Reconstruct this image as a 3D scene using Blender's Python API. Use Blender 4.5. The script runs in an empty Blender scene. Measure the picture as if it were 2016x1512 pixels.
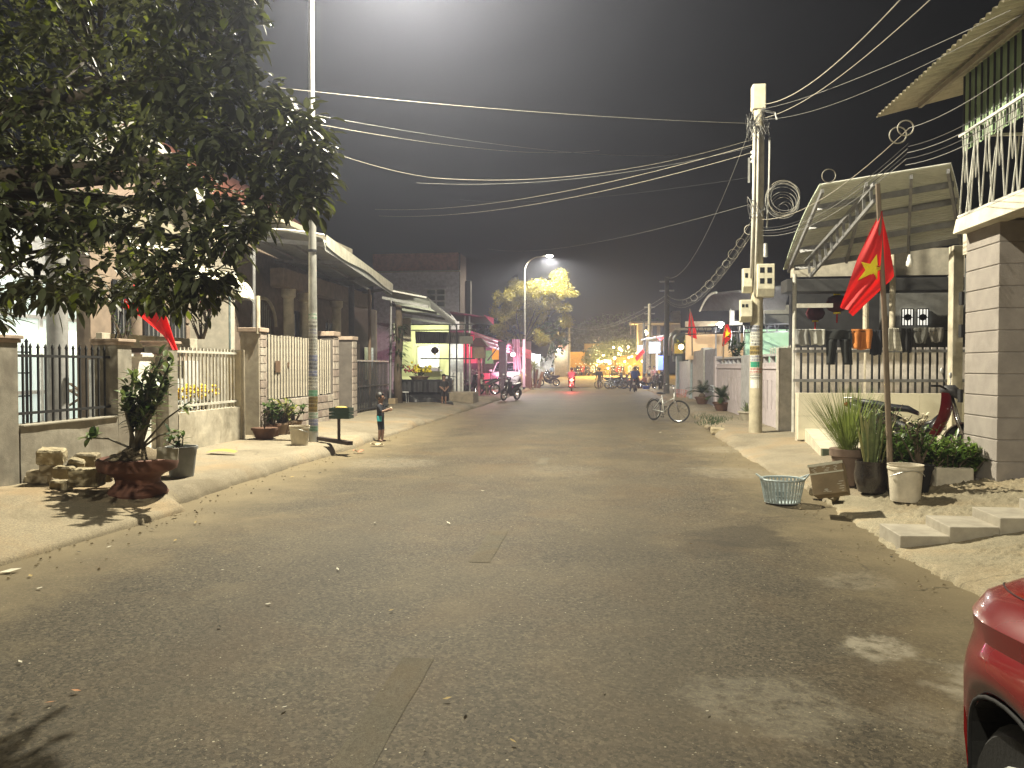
import bpy, math, random
import numpy as np
from mathutils import Vector, Matrix, Euler
random.seed(7)
SC = bpy.context.scene
COL = SC.collection
R = math.radians
# ------------------------------------------------------------------ camera
F_PX, CX, CY = 1514.0, 1008.0, 756.0
EYE = Vector((0, 0, 1.62))
YAW, PITCH = math.atan(179 / 1514), -math.atan(34 / 1514)
cam = bpy.data.cameras.new('camera'); camo = bpy.data.objects.new('camera', cam); COL.objects.link(camo)
camo.location = EYE
camo.rotation_euler = (R(90) + PITCH, 0, YAW)
cam.sensor_width = 36; cam.lens = 36 * F_PX / 2016; cam.clip_start = .05; cam.clip_end = 600
SC.camera = camo
RC = camo.rotation_euler.to_matrix()
# ------------------------------------------------------------------ world, exposure
W = bpy.data.worlds.new('World'); SC.world = W; W.use_nodes = True
bg = W.node_tree.nodes['Background']
bg.inputs[0].default_value = (.92, .97, 1, 1); bg.inputs[1].default_value = .003
SC.view_settings.view_transform = 'Standard'; SC.view_settings.look = 'None'
SC.view_settings.exposure = 0; SC.view_settings.gamma = 1; SC.view_settings.use_curve_mapping = False
SC.cycles.use_denoising = True
SC.cycles.max_bounces = 6; SC.cycles.volume_bounces = 0
SC.cycles.sample_clamp_indirect = 4; SC.cycles.caustics_reflective = False; SC.cycles.caustics_refractive = False
LAMP_W, LAMP_C = 19500, (1, .92, .71)

def at(u, v, Y):                       # photo pixel -> point at distance Y along the street
    d = RC @ Vector(((u - CX) / F_PX, -(v - CY) / F_PX, -1))
    return EYE + d * (Y / d.y)
def gd(u, v, z=0.):                    # photo pixel -> point on the level z
    d = RC @ Vector(((u - CX) / F_PX, -(v - CY) / F_PX, -1))
    return EYE + d * ((z - EYE.z) / d.z)
def on_x(u, v, X):                     # photo pixel -> point on a wall plane x = X
    d = RC @ Vector(((u - CX) / F_PX, -(v - CY) / F_PX, -1))
    return EYE + d * (X / d.x)
# ------------------------------------------------------------------ mesh builder
class MB:
    def __init__(s): s.v = []; s.f = []; s.m = []
    def add(s, vs, fs, mi=0):
        b = len(s.v); s.v += [tuple(p) for p in vs]
        s.f += [tuple(b + i for i in f) for f in fs]; s.m += [mi] * len(fs); return s
    def box(s, x0, x1, y0, y1, z0, z1, mi=0):
        return s.add([(x, y, z) for z in (z0, z1) for y in (y0, y1) for x in (x0, x1)],
                     [(0, 2, 3, 1), (4, 5, 7, 6), (0, 1, 5, 4), (2, 6, 7, 3), (0, 4, 6, 2), (1, 3, 7, 5)], mi)
    def obox(s, c, size, rot=(0, 0, 0), mi=0):
        m = Euler(rot).to_matrix(); c = Vector(c); h = Vector(size) / 2
        return s.add([c + m @ Vector((x * h.x, y * h.y, z * h.z)) for z in (-1, 1) for y in (-1, 1) for x in (-1, 1)],
                     [(0, 2, 3, 1), (4, 5, 7, 6), (0, 1, 5, 4), (2, 6, 7, 3), (0, 4, 6, 2), (1, 3, 7, 5)], mi)
    def bar(s, p, q, w, d=None, mi=0):
        p = Vector(p); q = Vector(q); t = (q - p).normalized(); d = d or w
        up = Vector((0, 0, 1)) if abs(t.z) < .9 else Vector((0, 1, 0))
        a = t.cross(up).normalized() * w / 2; b = a.cross(t).normalized() * d / 2
        vs = [e + i * a + j * b for e in (p, q) for i, j in ((-1, -1), (1, -1), (1, 1), (-1, 1))]
        return s.add(vs, [(3, 2, 1, 0), (4, 5, 6, 7), (0, 1, 5, 4), (1, 2, 6, 5), (2, 3, 7, 6), (3, 0, 4, 7)], mi)
    def tube(s, pts, r, n=8, mi=0, closed=False):
        pts = [Vector(p) for p in pts]; N = len(pts)
        rs = r if isinstance(r, (list, tuple)) else [r] * N
        vs = []; prev = None
        for i, p in enumerate(pts):
            if closed: t = pts[(i + 1) % N] - pts[i - 1]
            else: t = pts[min(i + 1, N - 1)] - pts[max(i - 1, 0)]
            t.normalize()
            if prev is None:
                up = Vector((0, 0, 1)) if abs(t.z) < .9 else Vector((1, 0, 0))
                a = t.cross(up).normalized()
            else:
                a = (prev - t * prev.dot(t)).normalized()
            prev = a; b = t.cross(a)
            for k in range(n):
                an = 2 * math.pi * k / n
                vs.append(p + (a * math.cos(an) + b * math.sin(an)) * rs[i])
        fs = []
        for i in range(N if closed else N - 1):
            j = (i + 1) % N
            for k in range(n):
                fs.append((i * n + k, i * n + (k + 1) % n, j * n + (k + 1) % n, j * n + k))
        if not closed:
            fs.append(tuple(range(n))[::-1]); fs.append(tuple((N - 1) * n + k for k in range(n)))
        return s.add(vs, fs, mi)
    def ring(s, c, r, t, axis='x', n=24, m=6, mi=0, sq=1):
        c = Vector(c); pts = []
        for k in range(n):
            a = 2 * math.pi * k / n; p, q = math.cos(a) * r, math.sin(a) * r * sq
            pts.append(c + Vector({'x': (0, p, q), 'y': (p, 0, q), 'z': (p, q, 0)}[axis]))
        return s.tube(pts, t, m, mi, closed=True)
    def lathe(s, prof, c=(0, 0, 0), n=20, mi=0):
        vs = []; c = Vector(c)
        for r, z in prof:
            for k in range(n):
                a = 2 * math.pi * k / n; vs.append(c + Vector((r * math.cos(a), r * math.sin(a), z)))
        fs = [(i * n + k, i * n + (k + 1) % n, (i + 1) * n + (k + 1) % n, (i + 1) * n + k)
              for i in range(len(prof) - 1) for k in range(n)]
        if prof[0][0] > .002: fs.append(tuple(range(n))[::-1])
        if prof[-1][0] > .002: fs.append(tuple((len(prof) - 1) * n + k for k in range(n)))
        return s.add(vs, fs, mi)
    def ball(s, c, r, nu=10, nv=7, mi=0):
        if not hasattr(r, '__len__'): r = (r, r, r)
        vs = []; c = Vector(c)
        for i in range(nv + 1):
            th = math.pi * i / nv
            for k in range(nu):
                a = 2 * math.pi * k / nu
                vs.append(c + Vector((r[0] * math.sin(th) * math.cos(a), r[1] * math.sin(th) * math.sin(a), r[2] * math.cos(th))))
        fs = [(i * nu + k, (i + 1) * nu + k, (i + 1) * nu + (k + 1) % nu, i * nu + (k + 1) % nu) for i in range(nv) for k in range(nu)]
        return s.add(vs, fs, mi)
    def grid(s, fn, nu, nv, mi=0):
        vs = [fn(i / nu, j / nv) for j in range(nv + 1) for i in range(nu + 1)]
        w = nu + 1
        return s.add(vs, [(j * w + i, j * w + i + 1, (j + 1) * w + i + 1, (j + 1) * w + i) for j in range(nv) for i in range(nu)], mi)
    def prism(s, poly, d, mi=0):
        poly = [Vector(p) for p in poly]; d = Vector(d); n = len(poly)
        fs = [tuple(range(n))[::-1], tuple(range(n, 2 * n))] + [(i, (i + 1) % n, n + (i + 1) % n, n + i) for i in range(n)]
        return s.add(poly + [p + d for p in poly], fs, mi)
    def loft(s, secs, n=14, e=2.6, mi=0):      # superellipse rings (cx, cy, cz, half width, half height) along y
        vs = []
        for cx, cy, cz, w, h in secs:
            for k in range(n):
                a = 2 * math.pi * k / n; c_, s_ = math.cos(a), math.sin(a)
                vs.append((cx + w * math.copysign(abs(c_) ** (2 / e), c_), cy, cz + h * math.copysign(abs(s_) ** (2 / e), s_)))
        fs = [(i * n + k, i * n + (k + 1) % n, (i + 1) * n + (k + 1) % n, (i + 1) * n + k) for i in range(len(secs) - 1) for k in range(n)]
        fs.append(tuple(range(n))[::-1]); fs.append(tuple((len(secs) - 1) * n + k for k in range(n)))
        return s.add(vs, fs, mi)
    def build(s, name, mats, parent=None, smooth=False, bev=0, local=False):
        me = bpy.data.meshes.new(name)
        off = Vector((0, 0, 0))
        if parent is not None and not local:
            q = parent
            while q is not None: off += q.location; q = q.parent
        vs = [(p[0] - off.x, p[1] - off.y, p[2] - off.z) for p in s.v]
        me.from_pydata(vs, [], s.f)
        ms = mats if isinstance(mats, (list, tuple)) else [mats]
        for m in ms: me.materials.append(m)
        if len(ms) > 1: me.polygons.foreach_set('material_index', s.m)
        if smooth: me.polygons.foreach_set('use_smooth', [True] * len(me.polygons))
        me.update()
        o = bpy.data.objects.new(name, me); COL.objects.link(o)
        if parent is not None: o.parent = parent
        if smooth == 'auto':
            md = o.modifiers.new('es', 'EDGE_SPLIT'); md.split_angle = R(40)
        if bev:
            md = o.modifiers.new('bv', 'BEVEL'); md.width = bev; md.segments = 2; md.limit_method = 'ANGLE'
        return o
def tag(o, label, cat, group=None, kind=None):
    o['label'] = label; o['category'] = cat
    if group: o['group'] = group
    if kind: o['kind'] = kind
    return o
def thing(name, label, cat, loc=(0, 0, 0), group=None, rz=0):
    o = bpy.data.objects.new(name, None); o.empty_display_size = .1; COL.objects.link(o)
    o.location = loc; o.rotation_euler = (0, 0, rz)
    return tag(o, label, cat, group)
def struct(o): o['kind'] = 'structure'; return o
def stuff(o): o['kind'] = 'stuff'; return o
def copy_tree(o, parent=None, swap=None):
    c = o.copy(); COL.objects.link(c); c.parent = parent
    if swap and c.type == 'MESH':
        for sl_old, sl_new in swap.items():
            for i, m in enumerate(c.data.materials):
                if m is sl_old:
                    c.material_slots[i].link = 'OBJECT'; c.material_slots[i].material = sl_new
    for ch in list(o.children): copy_tree(ch, c, swap)
    return c
def put(o, loc, rz=0, label=None, group=None, scale=None):
    o.location = loc; o.rotation_euler = (0, 0, rz)
    if label: o['label'] = label
    if group: o['group'] = group
    if scale: o.scale = (scale,) * 3
    return o
# ------------------------------------------------------------------ materials
_M = {}
class NT:
    def __init__(s, m): s.t = m.node_tree; s.n = s.t.nodes; s.l = s.t.links
    def new(s, ty, **kw):
        n = s.n.new(ty)
        for k, v in kw.items(): setattr(n, k, v)
        return n
    def val(s, sock, v):
        if hasattr(v, 'links') or isinstance(v, bpy.types.NodeSocket): s.l.new(v, sock)
        else: sock.default_value = v
    def noise(s, co, scale, detail=4, rough=.55, dist=0):
        n = s.new('ShaderNodeTexNoise'); s.l.new(co, n.inputs['Vector'])
        n.inputs['Scale'].default_value = scale; n.inputs['Detail'].default_value = detail
        n.inputs['Roughness'].default_value = rough; n.inputs['Distortion'].default_value = dist
        return n.outputs[0]
    def ramp(s, f, a, b):
        n = s.new('ShaderNodeMapRange'); n.interpolation_type = 'SMOOTHSTEP'; s.l.new(f, n.inputs[0])
        n.inputs[1].default_value = a; n.inputs[2].default_value = b
        return n.outputs[0]
    def mix(s, f, a, b, mode='MIX'):
        n = s.new('ShaderNodeMix', data_type='RGBA', blend_type=mode)
        s.val(n.inputs[0], f); s.val(n.inputs[6], a if not isinstance(a, tuple) else (*a[:3], 1)); s.val(n.inputs[7], b if not isinstance(b, tuple) else (*b[:3], 1))
        return n.outputs[2]
    def math(s, op, a, b=0.):
        n = s.new('ShaderNodeMath', operation=op); s.val(n.inputs[0], a); s.val(n.inputs[1], b); return n.outputs[0]
    def bump(s, h, st, dist=.02):
        n = s.new('ShaderNodeBump'); s.l.new(h, n.inputs['Height']); n.inputs['Strength'].default_value = st; n.inputs['Distance'].default_value = dist
        return n.outputs[0]
def c3(c, k=1.): return tuple(min(1, max(0, x * k)) for x in c[:3])
def M(name, col=(.5, .5, .5), rough=.8, metal=0, var=.22, scale=5, bump=.12, bscale=60, stain=0, stain_col=(.09, .07, .045), emit=0, ecol=None, trans=0, coat=0, alpha=1):
    if name in _M: return _M[name]
    m = bpy.data.materials.new(name); m.use_nodes = True; _M[name] = m
    g = NT(m); b = g.n['Principled BSDF']
    tc = g.new('ShaderNodeTexCoord'); co = tc.outputs['Object']
    f = g.ramp(g.noise(co, scale, 6, .65), .25, .75)
    c = g.mix(f, c3(col, 1 - var), c3(col, 1 + var))
    if stain:
        sf = g.ramp(g.noise(co, 1.3, 8, .68, .4), .62 - .2 * stain, .8)
        c = g.mix(g.math('MULTIPLY', sf, min(1., stain * 1.2)), c, stain_col)
        mp = g.new('ShaderNodeMapping'); g.l.new(co, mp.inputs[0]); mp.inputs['Scale'].default_value = (7, 7, .55)
        st = g.math('MULTIPLY', g.ramp(g.noise(mp.outputs[0], 1, 5, .6), .56, .8), g.ramp(g.noise(co, .9, 3), .4, .65))
        c = g.mix(g.math('MULTIPLY', st, min(.75, stain * .7)), c, stain_col)
    g.l.new(c, b.inputs['Base Color'])
    b.inputs['Roughness'].default_value = rough; b.inputs['Metallic'].default_value = metal
    if coat: b.inputs['Coat Weight'].default_value = coat; b.inputs['Coat Roughness'].default_value = .05
    if bump: g.l.new(g.bump(g.noise(co, bscale, 5, .6), bump), b.inputs['Normal'])
    if emit:
        b.inputs['Emission Color'].default_value = (*(ecol or col)[:3], 1); b.inputs['Emission Strength'].default_value = emit
    if trans:
        t = g.new('ShaderNodeBsdfTranslucent'); g.l.new(g.mix(.5, c, c3((col[0] * 1.9, col[1] * 1.7, col[2]))), t.inputs[0])
        mx = g.new('ShaderNodeMixShader'); mx.inputs[0].default_value = trans
        g.l.new(b.outputs[0], mx.inputs[1]); g.l.new(t.outputs[0], mx.inputs[2])
        g.l.new(mx.outputs[0], g.n['Material Output'].inputs[0])
    if alpha < 1:
        t = g.new('ShaderNodeBsdfTransparent'); mx = g.new('ShaderNodeMixShader'); mx.inputs[0].default_value = alpha
        g.l.new(t.outputs[0], mx.inputs[1]); g.l.new(b.outputs[0], mx.inputs[2]); g.l.new(mx.outputs[0], g.n['Material Output'].inputs[0])
    return m
def lamp(name, loc, power, col, kind='POINT', r=.08, parent=None, spot=None, rot=None):
    l = bpy.data.lights.new(name, kind); l.energy = power; l.color = col[:3]
    l.shadow_soft_size = r
    if kind == 'SPOT': l.spot_size = spot or R(160); l.spot_blend = .25
    o = bpy.data.objects.new(name, l); COL.objects.link(o)
    if parent is not None:
        o.parent = parent; loc = Vector(loc) - parent.location
    o.location = loc
    if rot: o.rotation_euler = rot
    return o
white = M('white_paint', (.72, .71, .67), .6, stain=.25)
offwhite = M('old_white_paint', (.52, .5, .44), .75, stain=.5, stain_col=(.2, .17, .11))
cream = M('cream_plaster', (.52, .47, .36), .85, stain=.5, stain_col=(.16, .13, .09))
concrete = M('concrete', (.36, .33, .26), .9, var=.3, bump=.3, stain=.4)
greypl = M('grey_plaster', (.30, .285, .25), .9, var=.3, stain=.55)
black = M('black_paint', (.008, .008, .009), .8, var=.1)
darkmet = M('dark_metal', (.04, .04, .042), .5, .5)
greymet = M('grey_metal', (.28, .28, .28), .5, .6, stain=.4)
galv = M('galvanised', (.45, .46, .45), .45, .7, stain=.3)
rubber = M('rubber', (.012, .012, .012), .75)
chrome = M('chrome', (.6, .6, .6), .18, 1, var=.05, bump=0)
terra = M('terracotta', (.10, .05, .03), .85, stain=.55, stain_col=(.07, .035, .025))
soil = M('soil', (.05, .035, .022), .95, bump=.6, bscale=30)
wood = M('weathered_wood', (.16, .11, .07), .8, stain=.4)
redcloth = M('flag_red', (.62, .012, .014), .75, var=.12, trans=.28)
yelcloth = M('flag_yellow', (.9, .72, .02), .7, var=.03, bump=0)
leafm = M('leaf_green', (.045, .085, .018), .38, var=.45, scale=3, bump=0, trans=.3)
leafd = M('leaf_dark', (.03, .06, .018), .4, var=.4, scale=3, bump=0, trans=.22)
leafy = M('leaf_yellow_green', (.16, .17, .03), .6, var=.4, scale=1.5, bump=0, trans=.3)
bark = M('bark', (.10, .075, .05), .9, var=.35, bump=.6, bscale=25)
skin = M('skin', (.18, .10, .065), .55, var=.06, bump=0)
hairm = M('hair', (.012, .01, .009), .5, bump=.1)
lampglass = M('lamp_glow', (1, .93, .78), .5, emit=60, bump=0, var=0)
bulb_white = M('white_bulb', (1, .98, .93), .5, emit=35, bump=0, var=0)
bulb_warm = M('warm_bulb', (1, .78, .38), .5, emit=16, bump=0, var=0)
pane = M('window_glass', (.35, .4, .4), .1, alpha=.18, bump=0, var=0)
darkpane = M('dark_glass', (.02, .022, .025), .12, bump=0)
redlens = M('tail_light', (1, .02, .02), .3, emit=90, ecol=(1, .05, .03), bump=0)
clearlens = M('clear_lens', (.75, .77, .78), .12, coat=1, bump=0)
# ------------------------------------------------------------------ ground, road, pavements
def nz(x, y, s=1.0):                   # cheap smooth pseudo noise
    return (math.sin(x * 1.7 * s + 1.3 * math.sin(y * 1.1 * s)) + math.sin(y * 2.3 * s + 1.7 * math.sin(x * 1.9 * s + 2)) + .5 * math.sin(5.1 * s * y + 3.3 * s * x)) / 2.5
def ground_mat(name, base, dust, kind):
    m = bpy.data.materials.new(name); m.use_nodes = True; g = NT(m); b = g.n['Principled BSDF']
    co = g.new('ShaderNodeTexCoord').outputs['Object']
    sep = g.new('ShaderNodeSeparateXYZ'); g.l.new(co, sep.inputs[0]); X, Yc = sep.outputs[0], sep.outputs[1]
    big = g.noise(co, .35, 7, .6, .5); mid = g.noise(co, 1.6, 8, .65, .3); fine = g.noise(co, 55, 4, .7); grit = g.noise(co, 190, 2, .6)
    c = g.mix(g.ramp(fine, .3, .75), c3(base, .62), c3(base, 1.35))
    c = g.mix(g.ramp(grit, .45, .8), c, c3(base, 2.0))
    vo = g.new('ShaderNodeTexVoronoi'); g.l.new(co, vo.inputs['Vector']); vo.inputs['Scale'].default_value = 85
    vr = g.new('ShaderNodeTexVoronoi'); g.l.new(co, vr.inputs['Vector']); vr.inputs['Scale'].default_value = 60
    cell = g.new('ShaderNodeSeparateXYZ'); g.l.new(vr.outputs['Color'], cell.inputs[0])
    kc = .75 if kind == 'road' else .1; c = g.mix(g.math('MULTIPLY', g.ramp(cell.outputs[0], .45, 1.), kc * .8), c, c3(base, 2.6)); c = g.mix(g.math('MULTIPLY', g.ramp(cell.outputs[1], .45, 1.), kc), c, c3(base, .25))
    hue = g.noise(co, .8, 6, .62, .6); c = g.mix(g.math('MULTIPLY', g.ramp(hue, .45, .7), .38), c, (base[0] * 1.5, base[1] * 1.12, base[2] * .75)); c = g.mix(g.math('MULTIPLY', g.ramp(hue, .5, .3), .35), c, c3(base, .6))
    if kind == 'road':
        sp = g.math('MULTIPLY', g.ramp(vo.outputs['Distance'], .42, .12), g.ramp(g.noise(co, 30, 3), .52, .62))
        c = g.mix(g.math('MULTIPLY', sp, .7), c, c3(dust, 1.15))
        v3 = g.new('ShaderNodeTexVoronoi'); g.l.new(co, v3.inputs['Vector']); v3.inputs['Scale'].default_value = 13
        sp2 = g.math('MULTIPLY', g.ramp(v3.outputs['Distance'], .085, .06), g.ramp(g.noise(co, 4, 3), .5, .56)); c = g.mix(sp2, c, (.42, .38, .28))
    c = g.mix(g.math('MULTIPLY', g.ramp(big, .42, .72), .5), c, c3(dust, .62))
    c = g.mix(g.math('MULTIPLY', g.ramp(mid, .5, .8), .45), c, c3(dust, .75))
    h = g.math('ADD', g.math('MULTIPLY', fine, .7), g.math('MULTIPLY', grit, .5))
    if kind == 'road':
        wob = g.math('MULTIPLY', g.math('SUBTRACT', mid, .5), 1.6)
        e = g.math('ADD', g.math('ABSOLUTE', g.math('ADD', X, 1.05)), wob)
        c = g.mix(g.math('MULTIPLY', g.ramp(e, 2.2, 4.1), .85), c, dust)
        # tyre-polished darker tracks and the trodden-in dust
        tr = g.ramp(g.math('ABSOLUTE', g.math('SUBTRACT', g.math('ABSOLUTE', g.math('ADD', X, 1.0)), 1.3)), .0, .55)
        c = g.mix(g.math('MULTIPLY', g.math('SUBTRACT', 1, tr), .22), c, c3(base, .6))
        for (px, py, r, k) in ((1.62, 4.62, .28, .65), (.75, 3.75, .5, .22), (2.05, 4.1, .45, .5), (1.6, 3.7, .4, .2), (-3.6, 12.6, 1.0, .2), (2.0, 12.2, .9, .22), (1.9, 6.1, .35, .2), (-.7, 12, .9, .1), (2.3, 15.5, .7, .25), (2.3, 3.5, .5, .5), (2.25, 2.9, .45, .6)):
            d = g.new('ShaderNodeVectorMath', operation='DISTANCE'); g.l.new(co, d.inputs[0]); d.inputs[1].default_value = (px, py, 0)
            f = g.ramp(g.math('ADD', d.outputs['Value'], g.math('MULTIPLY', g.math('SUBTRACT', mid, .5), 1.1)), r, r * .45)
            f = g.math('MULTIPLY', f, g.ramp(g.noise(co, 9, 6, .7), .3, .6))
            c = g.mix(g.math('MULTIPLY', f, k), c, (.34, .31, .24))
        for (px, py, r, k) in ((1.35, 7.6, .55, .55), (.95, 7.1, .4, .4), (.6, 14.0, .8, .35)):
            d = g.new('ShaderNodeVectorMath', operation='DISTANCE'); g.l.new(co, d.inputs[0]); d.inputs[1].default_value = (px, py, 0)
            f = g.ramp(g.math('ADD', d.outputs['Value'], g.math('MULTIPLY', g.math('SUBTRACT', mid, .5), .9)), r, r * .7)
            c = g.mix(g.math('MULTIPLY', f, k), c, c3(base, .5))
    else:
        st = g.ramp(g.noise(co, .9, 8, .7, .8), .52, .75)
        c = g.mix(g.math('MULTIPLY', st, .5), c, c3(dust, .45))
    wv = g.new('ShaderNodeVectorMath', operation='ADD'); nzv = g.new('ShaderNodeTexNoise'); g.l.new(co, nzv.inputs['Vector']); nzv.inputs['Scale'].default_value = 1.1; nzv.inputs['Detail'].default_value = 6
    g.l.new(co, wv.inputs[0]); g.l.new(nzv.outputs['Color'], wv.inputs[1])
    ck = g.new('ShaderNodeTexVoronoi', feature='DISTANCE_TO_EDGE'); g.l.new(wv.outputs[0], ck.inputs['Vector']); ck.inputs['Scale'].default_value = .42
    ckf = g.math('MULTIPLY', g.ramp(ck.outputs[0], .006, .001), g.ramp(g.noise(co, .5, 3), .48, .6))
    c = g.mix(g.math('MULTIPLY', ckf, .55), c, c3(base, .3))
    g.l.new(c, b.inputs['Base Color'])
    b.inputs['Roughness'].default_value = .7 if kind == 'road' else .9; b.inputs['Specular IOR Level'].default_value = .2
    g.l.new(g.bump(h, .5 if kind == 'road' else .4, .01), b.inputs['Normal'])
    return m
road_m = ground_mat('asphalt', (.053, .0445, .030), (.185, .15, .09), 'road')
pave_m = ground_mat('dusty_concrete', (.225, .197, .145), (.19, .155, .10), 'pave')
ramp_m = ground_mat('screed_concrete', (.27, .24, .17), (.17, .145, .09), 'screed')
dirt_m = ground_mat('dirt', (.10, .08, .05), (.13, .1, .06), 'pave')
yard_m = M('yard_tiles', (.3, .28, .24), .6, stain=.5)

def rise(y): return .7 * min(1, max(0, (y - 64) / 15)) ** 1.2
g = MB(); g.add([(-110, -32, -.05), (110, -32, -.05), (110, 110, -.05), (-110, 110, -.05)], [(0, 1, 2, 3)])
struct(g.build('ground', dirt_m))
g = MB(); g.grid(lambda s, t: (-5.6 + 9.2 * s, -30 + 92 * t, .012 * nz(s * 9, t * 90, .35) - .012), 24, 180)
struct(g.build('road', road_m, smooth=True))
g = MB(); g.grid(lambda s, t: (-50 + 100 * s, 62 + 34 * t, rise(62 + 34 * t) - .012), 20, 60)
struct(g.build('side_road', M('side_road_dust', (.45, .34, .17), .85, var=.3, bump=.3, stain=.3), smooth=True))

def left_edge(y):
    e = -4.98 + .05 * nz(3, y, 1.3) + .03 * nz(9, y, 4) + .018 * math.sin(23 * y + 3 * math.sin(7 * y))
    if y < 8.5: e = max(e, -4.9 + .22 * min(1, max(0, (y - 5.5) / 2.6)) - .35 * max(0, (y - 8.15) / .35))
    return e
def bump_gap(y, a, b, w=.7):           # 1 inside a driveway, easing out over w
    return max(0., min(1, (y - a) / w + 1, (b - y) / w + 1))
def zl(x, y):
    d = left_edge(y) - x
    if d <= 0: return -.03
    k = max(bump_gap(y, -30, 7.9, .5), bump_gap(y, 17.2, 19.6), bump_gap(y, 22, 26.5), bump_gap(y, 30.5, 34), bump_gap(y, 38, 47))
    steep = .165 * min(1, (d / .16)) ** .6
    soft = .045 * min(1, d / .04) + .16 * min(1, d / 1.5)
    z = steep * (1 - k) + soft * k + .018 * max(0, d - .3)
    return z + .008 * nz(x, y, 1.7) * min(1, d * 3)
def ys(a, b, n): return [a + (b - a) * i / n for i in range(n + 1)]
def strip(name, edge, far, z, ylist, nx, mat):
    b = MB(); vs = []; fs = []
    for y in ylist:
        e = edge(y)
        for i in range(nx + 1):
            s = (i / nx) ** 1.8; x = e + (far - e) * s - math.copysign(.004, far - e) * (i == 0)
            vs.append((x, y, z(x, y)))
    w = nx + 1
    fs = [(j * w + i, j * w + i + 1, (j + 1) * w + i + 1, (j + 1) * w + i) for j in range(len(ylist) - 1) for i in range(nx)]
    if far < edge(0): fs = [f[::-1] for f in fs]
    b.add(vs, fs); return struct(b.build(name, mat, smooth=True))
yl1 = ys(-30, 4, 30) + ys(4.1, 8.6, 60)
yl2 = ys(8.6, 40, 330) + ys(40.2, 62, 60)
strip('driveway_apron', left_edge, -7.9, zl, yl1, 26, ground_mat('smooth_screed', (.225, .193, .135), (.19, .155, .10), 'screed'))
strip('pavement', left_edge, -8.1, zl, yl2, 24, pave_m)
def right_edge(y):
    e = 2.58 + .04 * nz(5, y, 1.5) + .03 * nz(2, y, 4) + .018 * math.sin(21 * y + 3 * math.sin(8 * y))
    if y > 17: e += .5 * min(1, (y - 17) / 12)
    if y < 6.6: e += .10 * (6.6 - y) ** 1.5
    if 8.9 < y < 12: e += .12 * math.sin((y - 8.9) / 3.1 * math.pi)
    return e
def zr(x, y):
    d = x - right_edge(y)
    if d <= 0: return -.03
    k = bump_gap(y, -30, 9.4, .8)
    k2 = bump_gap(y, 10.6, 16.2, .6)
    z = .13 * min(1, d / .22) ** .55 + .012 * d
    z2 = .02 * min(1, d / .05) + .15 * min(1, d / 1.2)
    r = .02 * min(1, d / .05) + .185 * min(d, 2.1) - .02 * min(1, d * 2)
    zz = z * (1 - k2) + z2 * k2
    return zz * (1 - k) + r * k + .008 * nz(x, y, 1.9) * min(1, d * 3)
strip('pavement', right_edge, 6.2, zr, ys(9.6, 40, 300) + ys(40.2, 62, 60), 24, pave_m)
# scored concrete ramp: rough raked surface in real relief
def rough_ramp():
    b = MB(); yl = ys(-30, 3, 20) + ys(3.1, 9.6, 240); nx = 110; vs = []
    for y in yl:
        e = right_edge(y)
        for i in range(nx + 1):
            x = e + (5.2 - e) * i / nx
            z = zr(x, y)
            if y > 3 and i > 1:
                z += (.010 * max(-.25, math.sin(61 * x + 9 * math.sin(3.1 * y + 2 * x)) * math.sin(47 * y + 5 * math.sin(4 * x))) + .03 * max(-.2, random.uniform(-1, 1)) * (random.random() < .5)) * min(1, max(0, (x - e - .12) * 2.2)) * (.35 + .65 * (abs(y - 7.34) > .55))
            vs.append((x, y, z))
    w = nx + 1
    b.add(vs, [(j * w + i, j * w + i + 1, (j + 1) * w + i + 1, (j + 1) * w + i) for j in range(len(yl) - 1) for i in range(nx)])
    return struct(b.build('concrete_ramp', ramp_m, smooth=True))
rough_ramp()
# worn centre dashes
dash_m2 = ground_mat('worn_paint', (.088, .080, .062), (.13, .115, .08), 'screed')
dash_m = M('worn_lane_paint', (.048, .044, .034), .6, var=.25, scale=14, bump=.15, stain=.5, stain_col=(.07, .065, .05))
for y0, y1 in ((2.4, 4.17), (6.3, 7.55), (12.7, 13.6), (18.6, 19.6), (24.6, 25.6)):
    b = MB(); b.grid(lambda s, t: (-1.11 + .18 * s + .006 * nz(s * 3, t * 9, 3), y0 + (y1 - y0) * t, .012 * nz((4.49 + .18 * s) / 9.2 * 9, (y0 + (y1 - y0) * t + 30) / 92 * 90, .35) - .012 + .0028), 2, 12)
    struct(b.build('lane_marking', dash_m2))
# steps laid on the ramp
stepm = M('step_concrete', (.34, .31, .25), .85, var=.2, bump=.25, stain=.25)
for k in range(5):
    b = MB(); x0 = 2.6 + .41 * k; zt = .14 + .088 * k
    b.add([(x0, 7.08, zt - .3), (x0 + .55, 7.08, zt - .3), (x0 + .55, 7.60, zt - .3), (x0, 7.60, zt - .3),
           (x0, 7.08, zt - .006), (x0 + .55, 7.10, zt), (x0 + .55, 7.60, zt), (x0, 7.60, zt)],
          [(3, 2, 1, 0), (4, 5, 6, 7), (0, 1, 5, 4), (1, 2, 6, 5), (2, 3, 7, 6), (3, 0, 4, 7)])
    o = b.build('concrete_step', stepm, bev=.008)
    tag(o, ['lowest grey concrete step at the road edge of the rough ramp', 'second concrete step up the rough ramp', 'third concrete step up the rough ramp', 'fourth concrete step up the rough ramp near the pillar', 'topmost concrete step up the rough ramp'][k], 'step', 'steps cast on the ramp')
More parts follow.
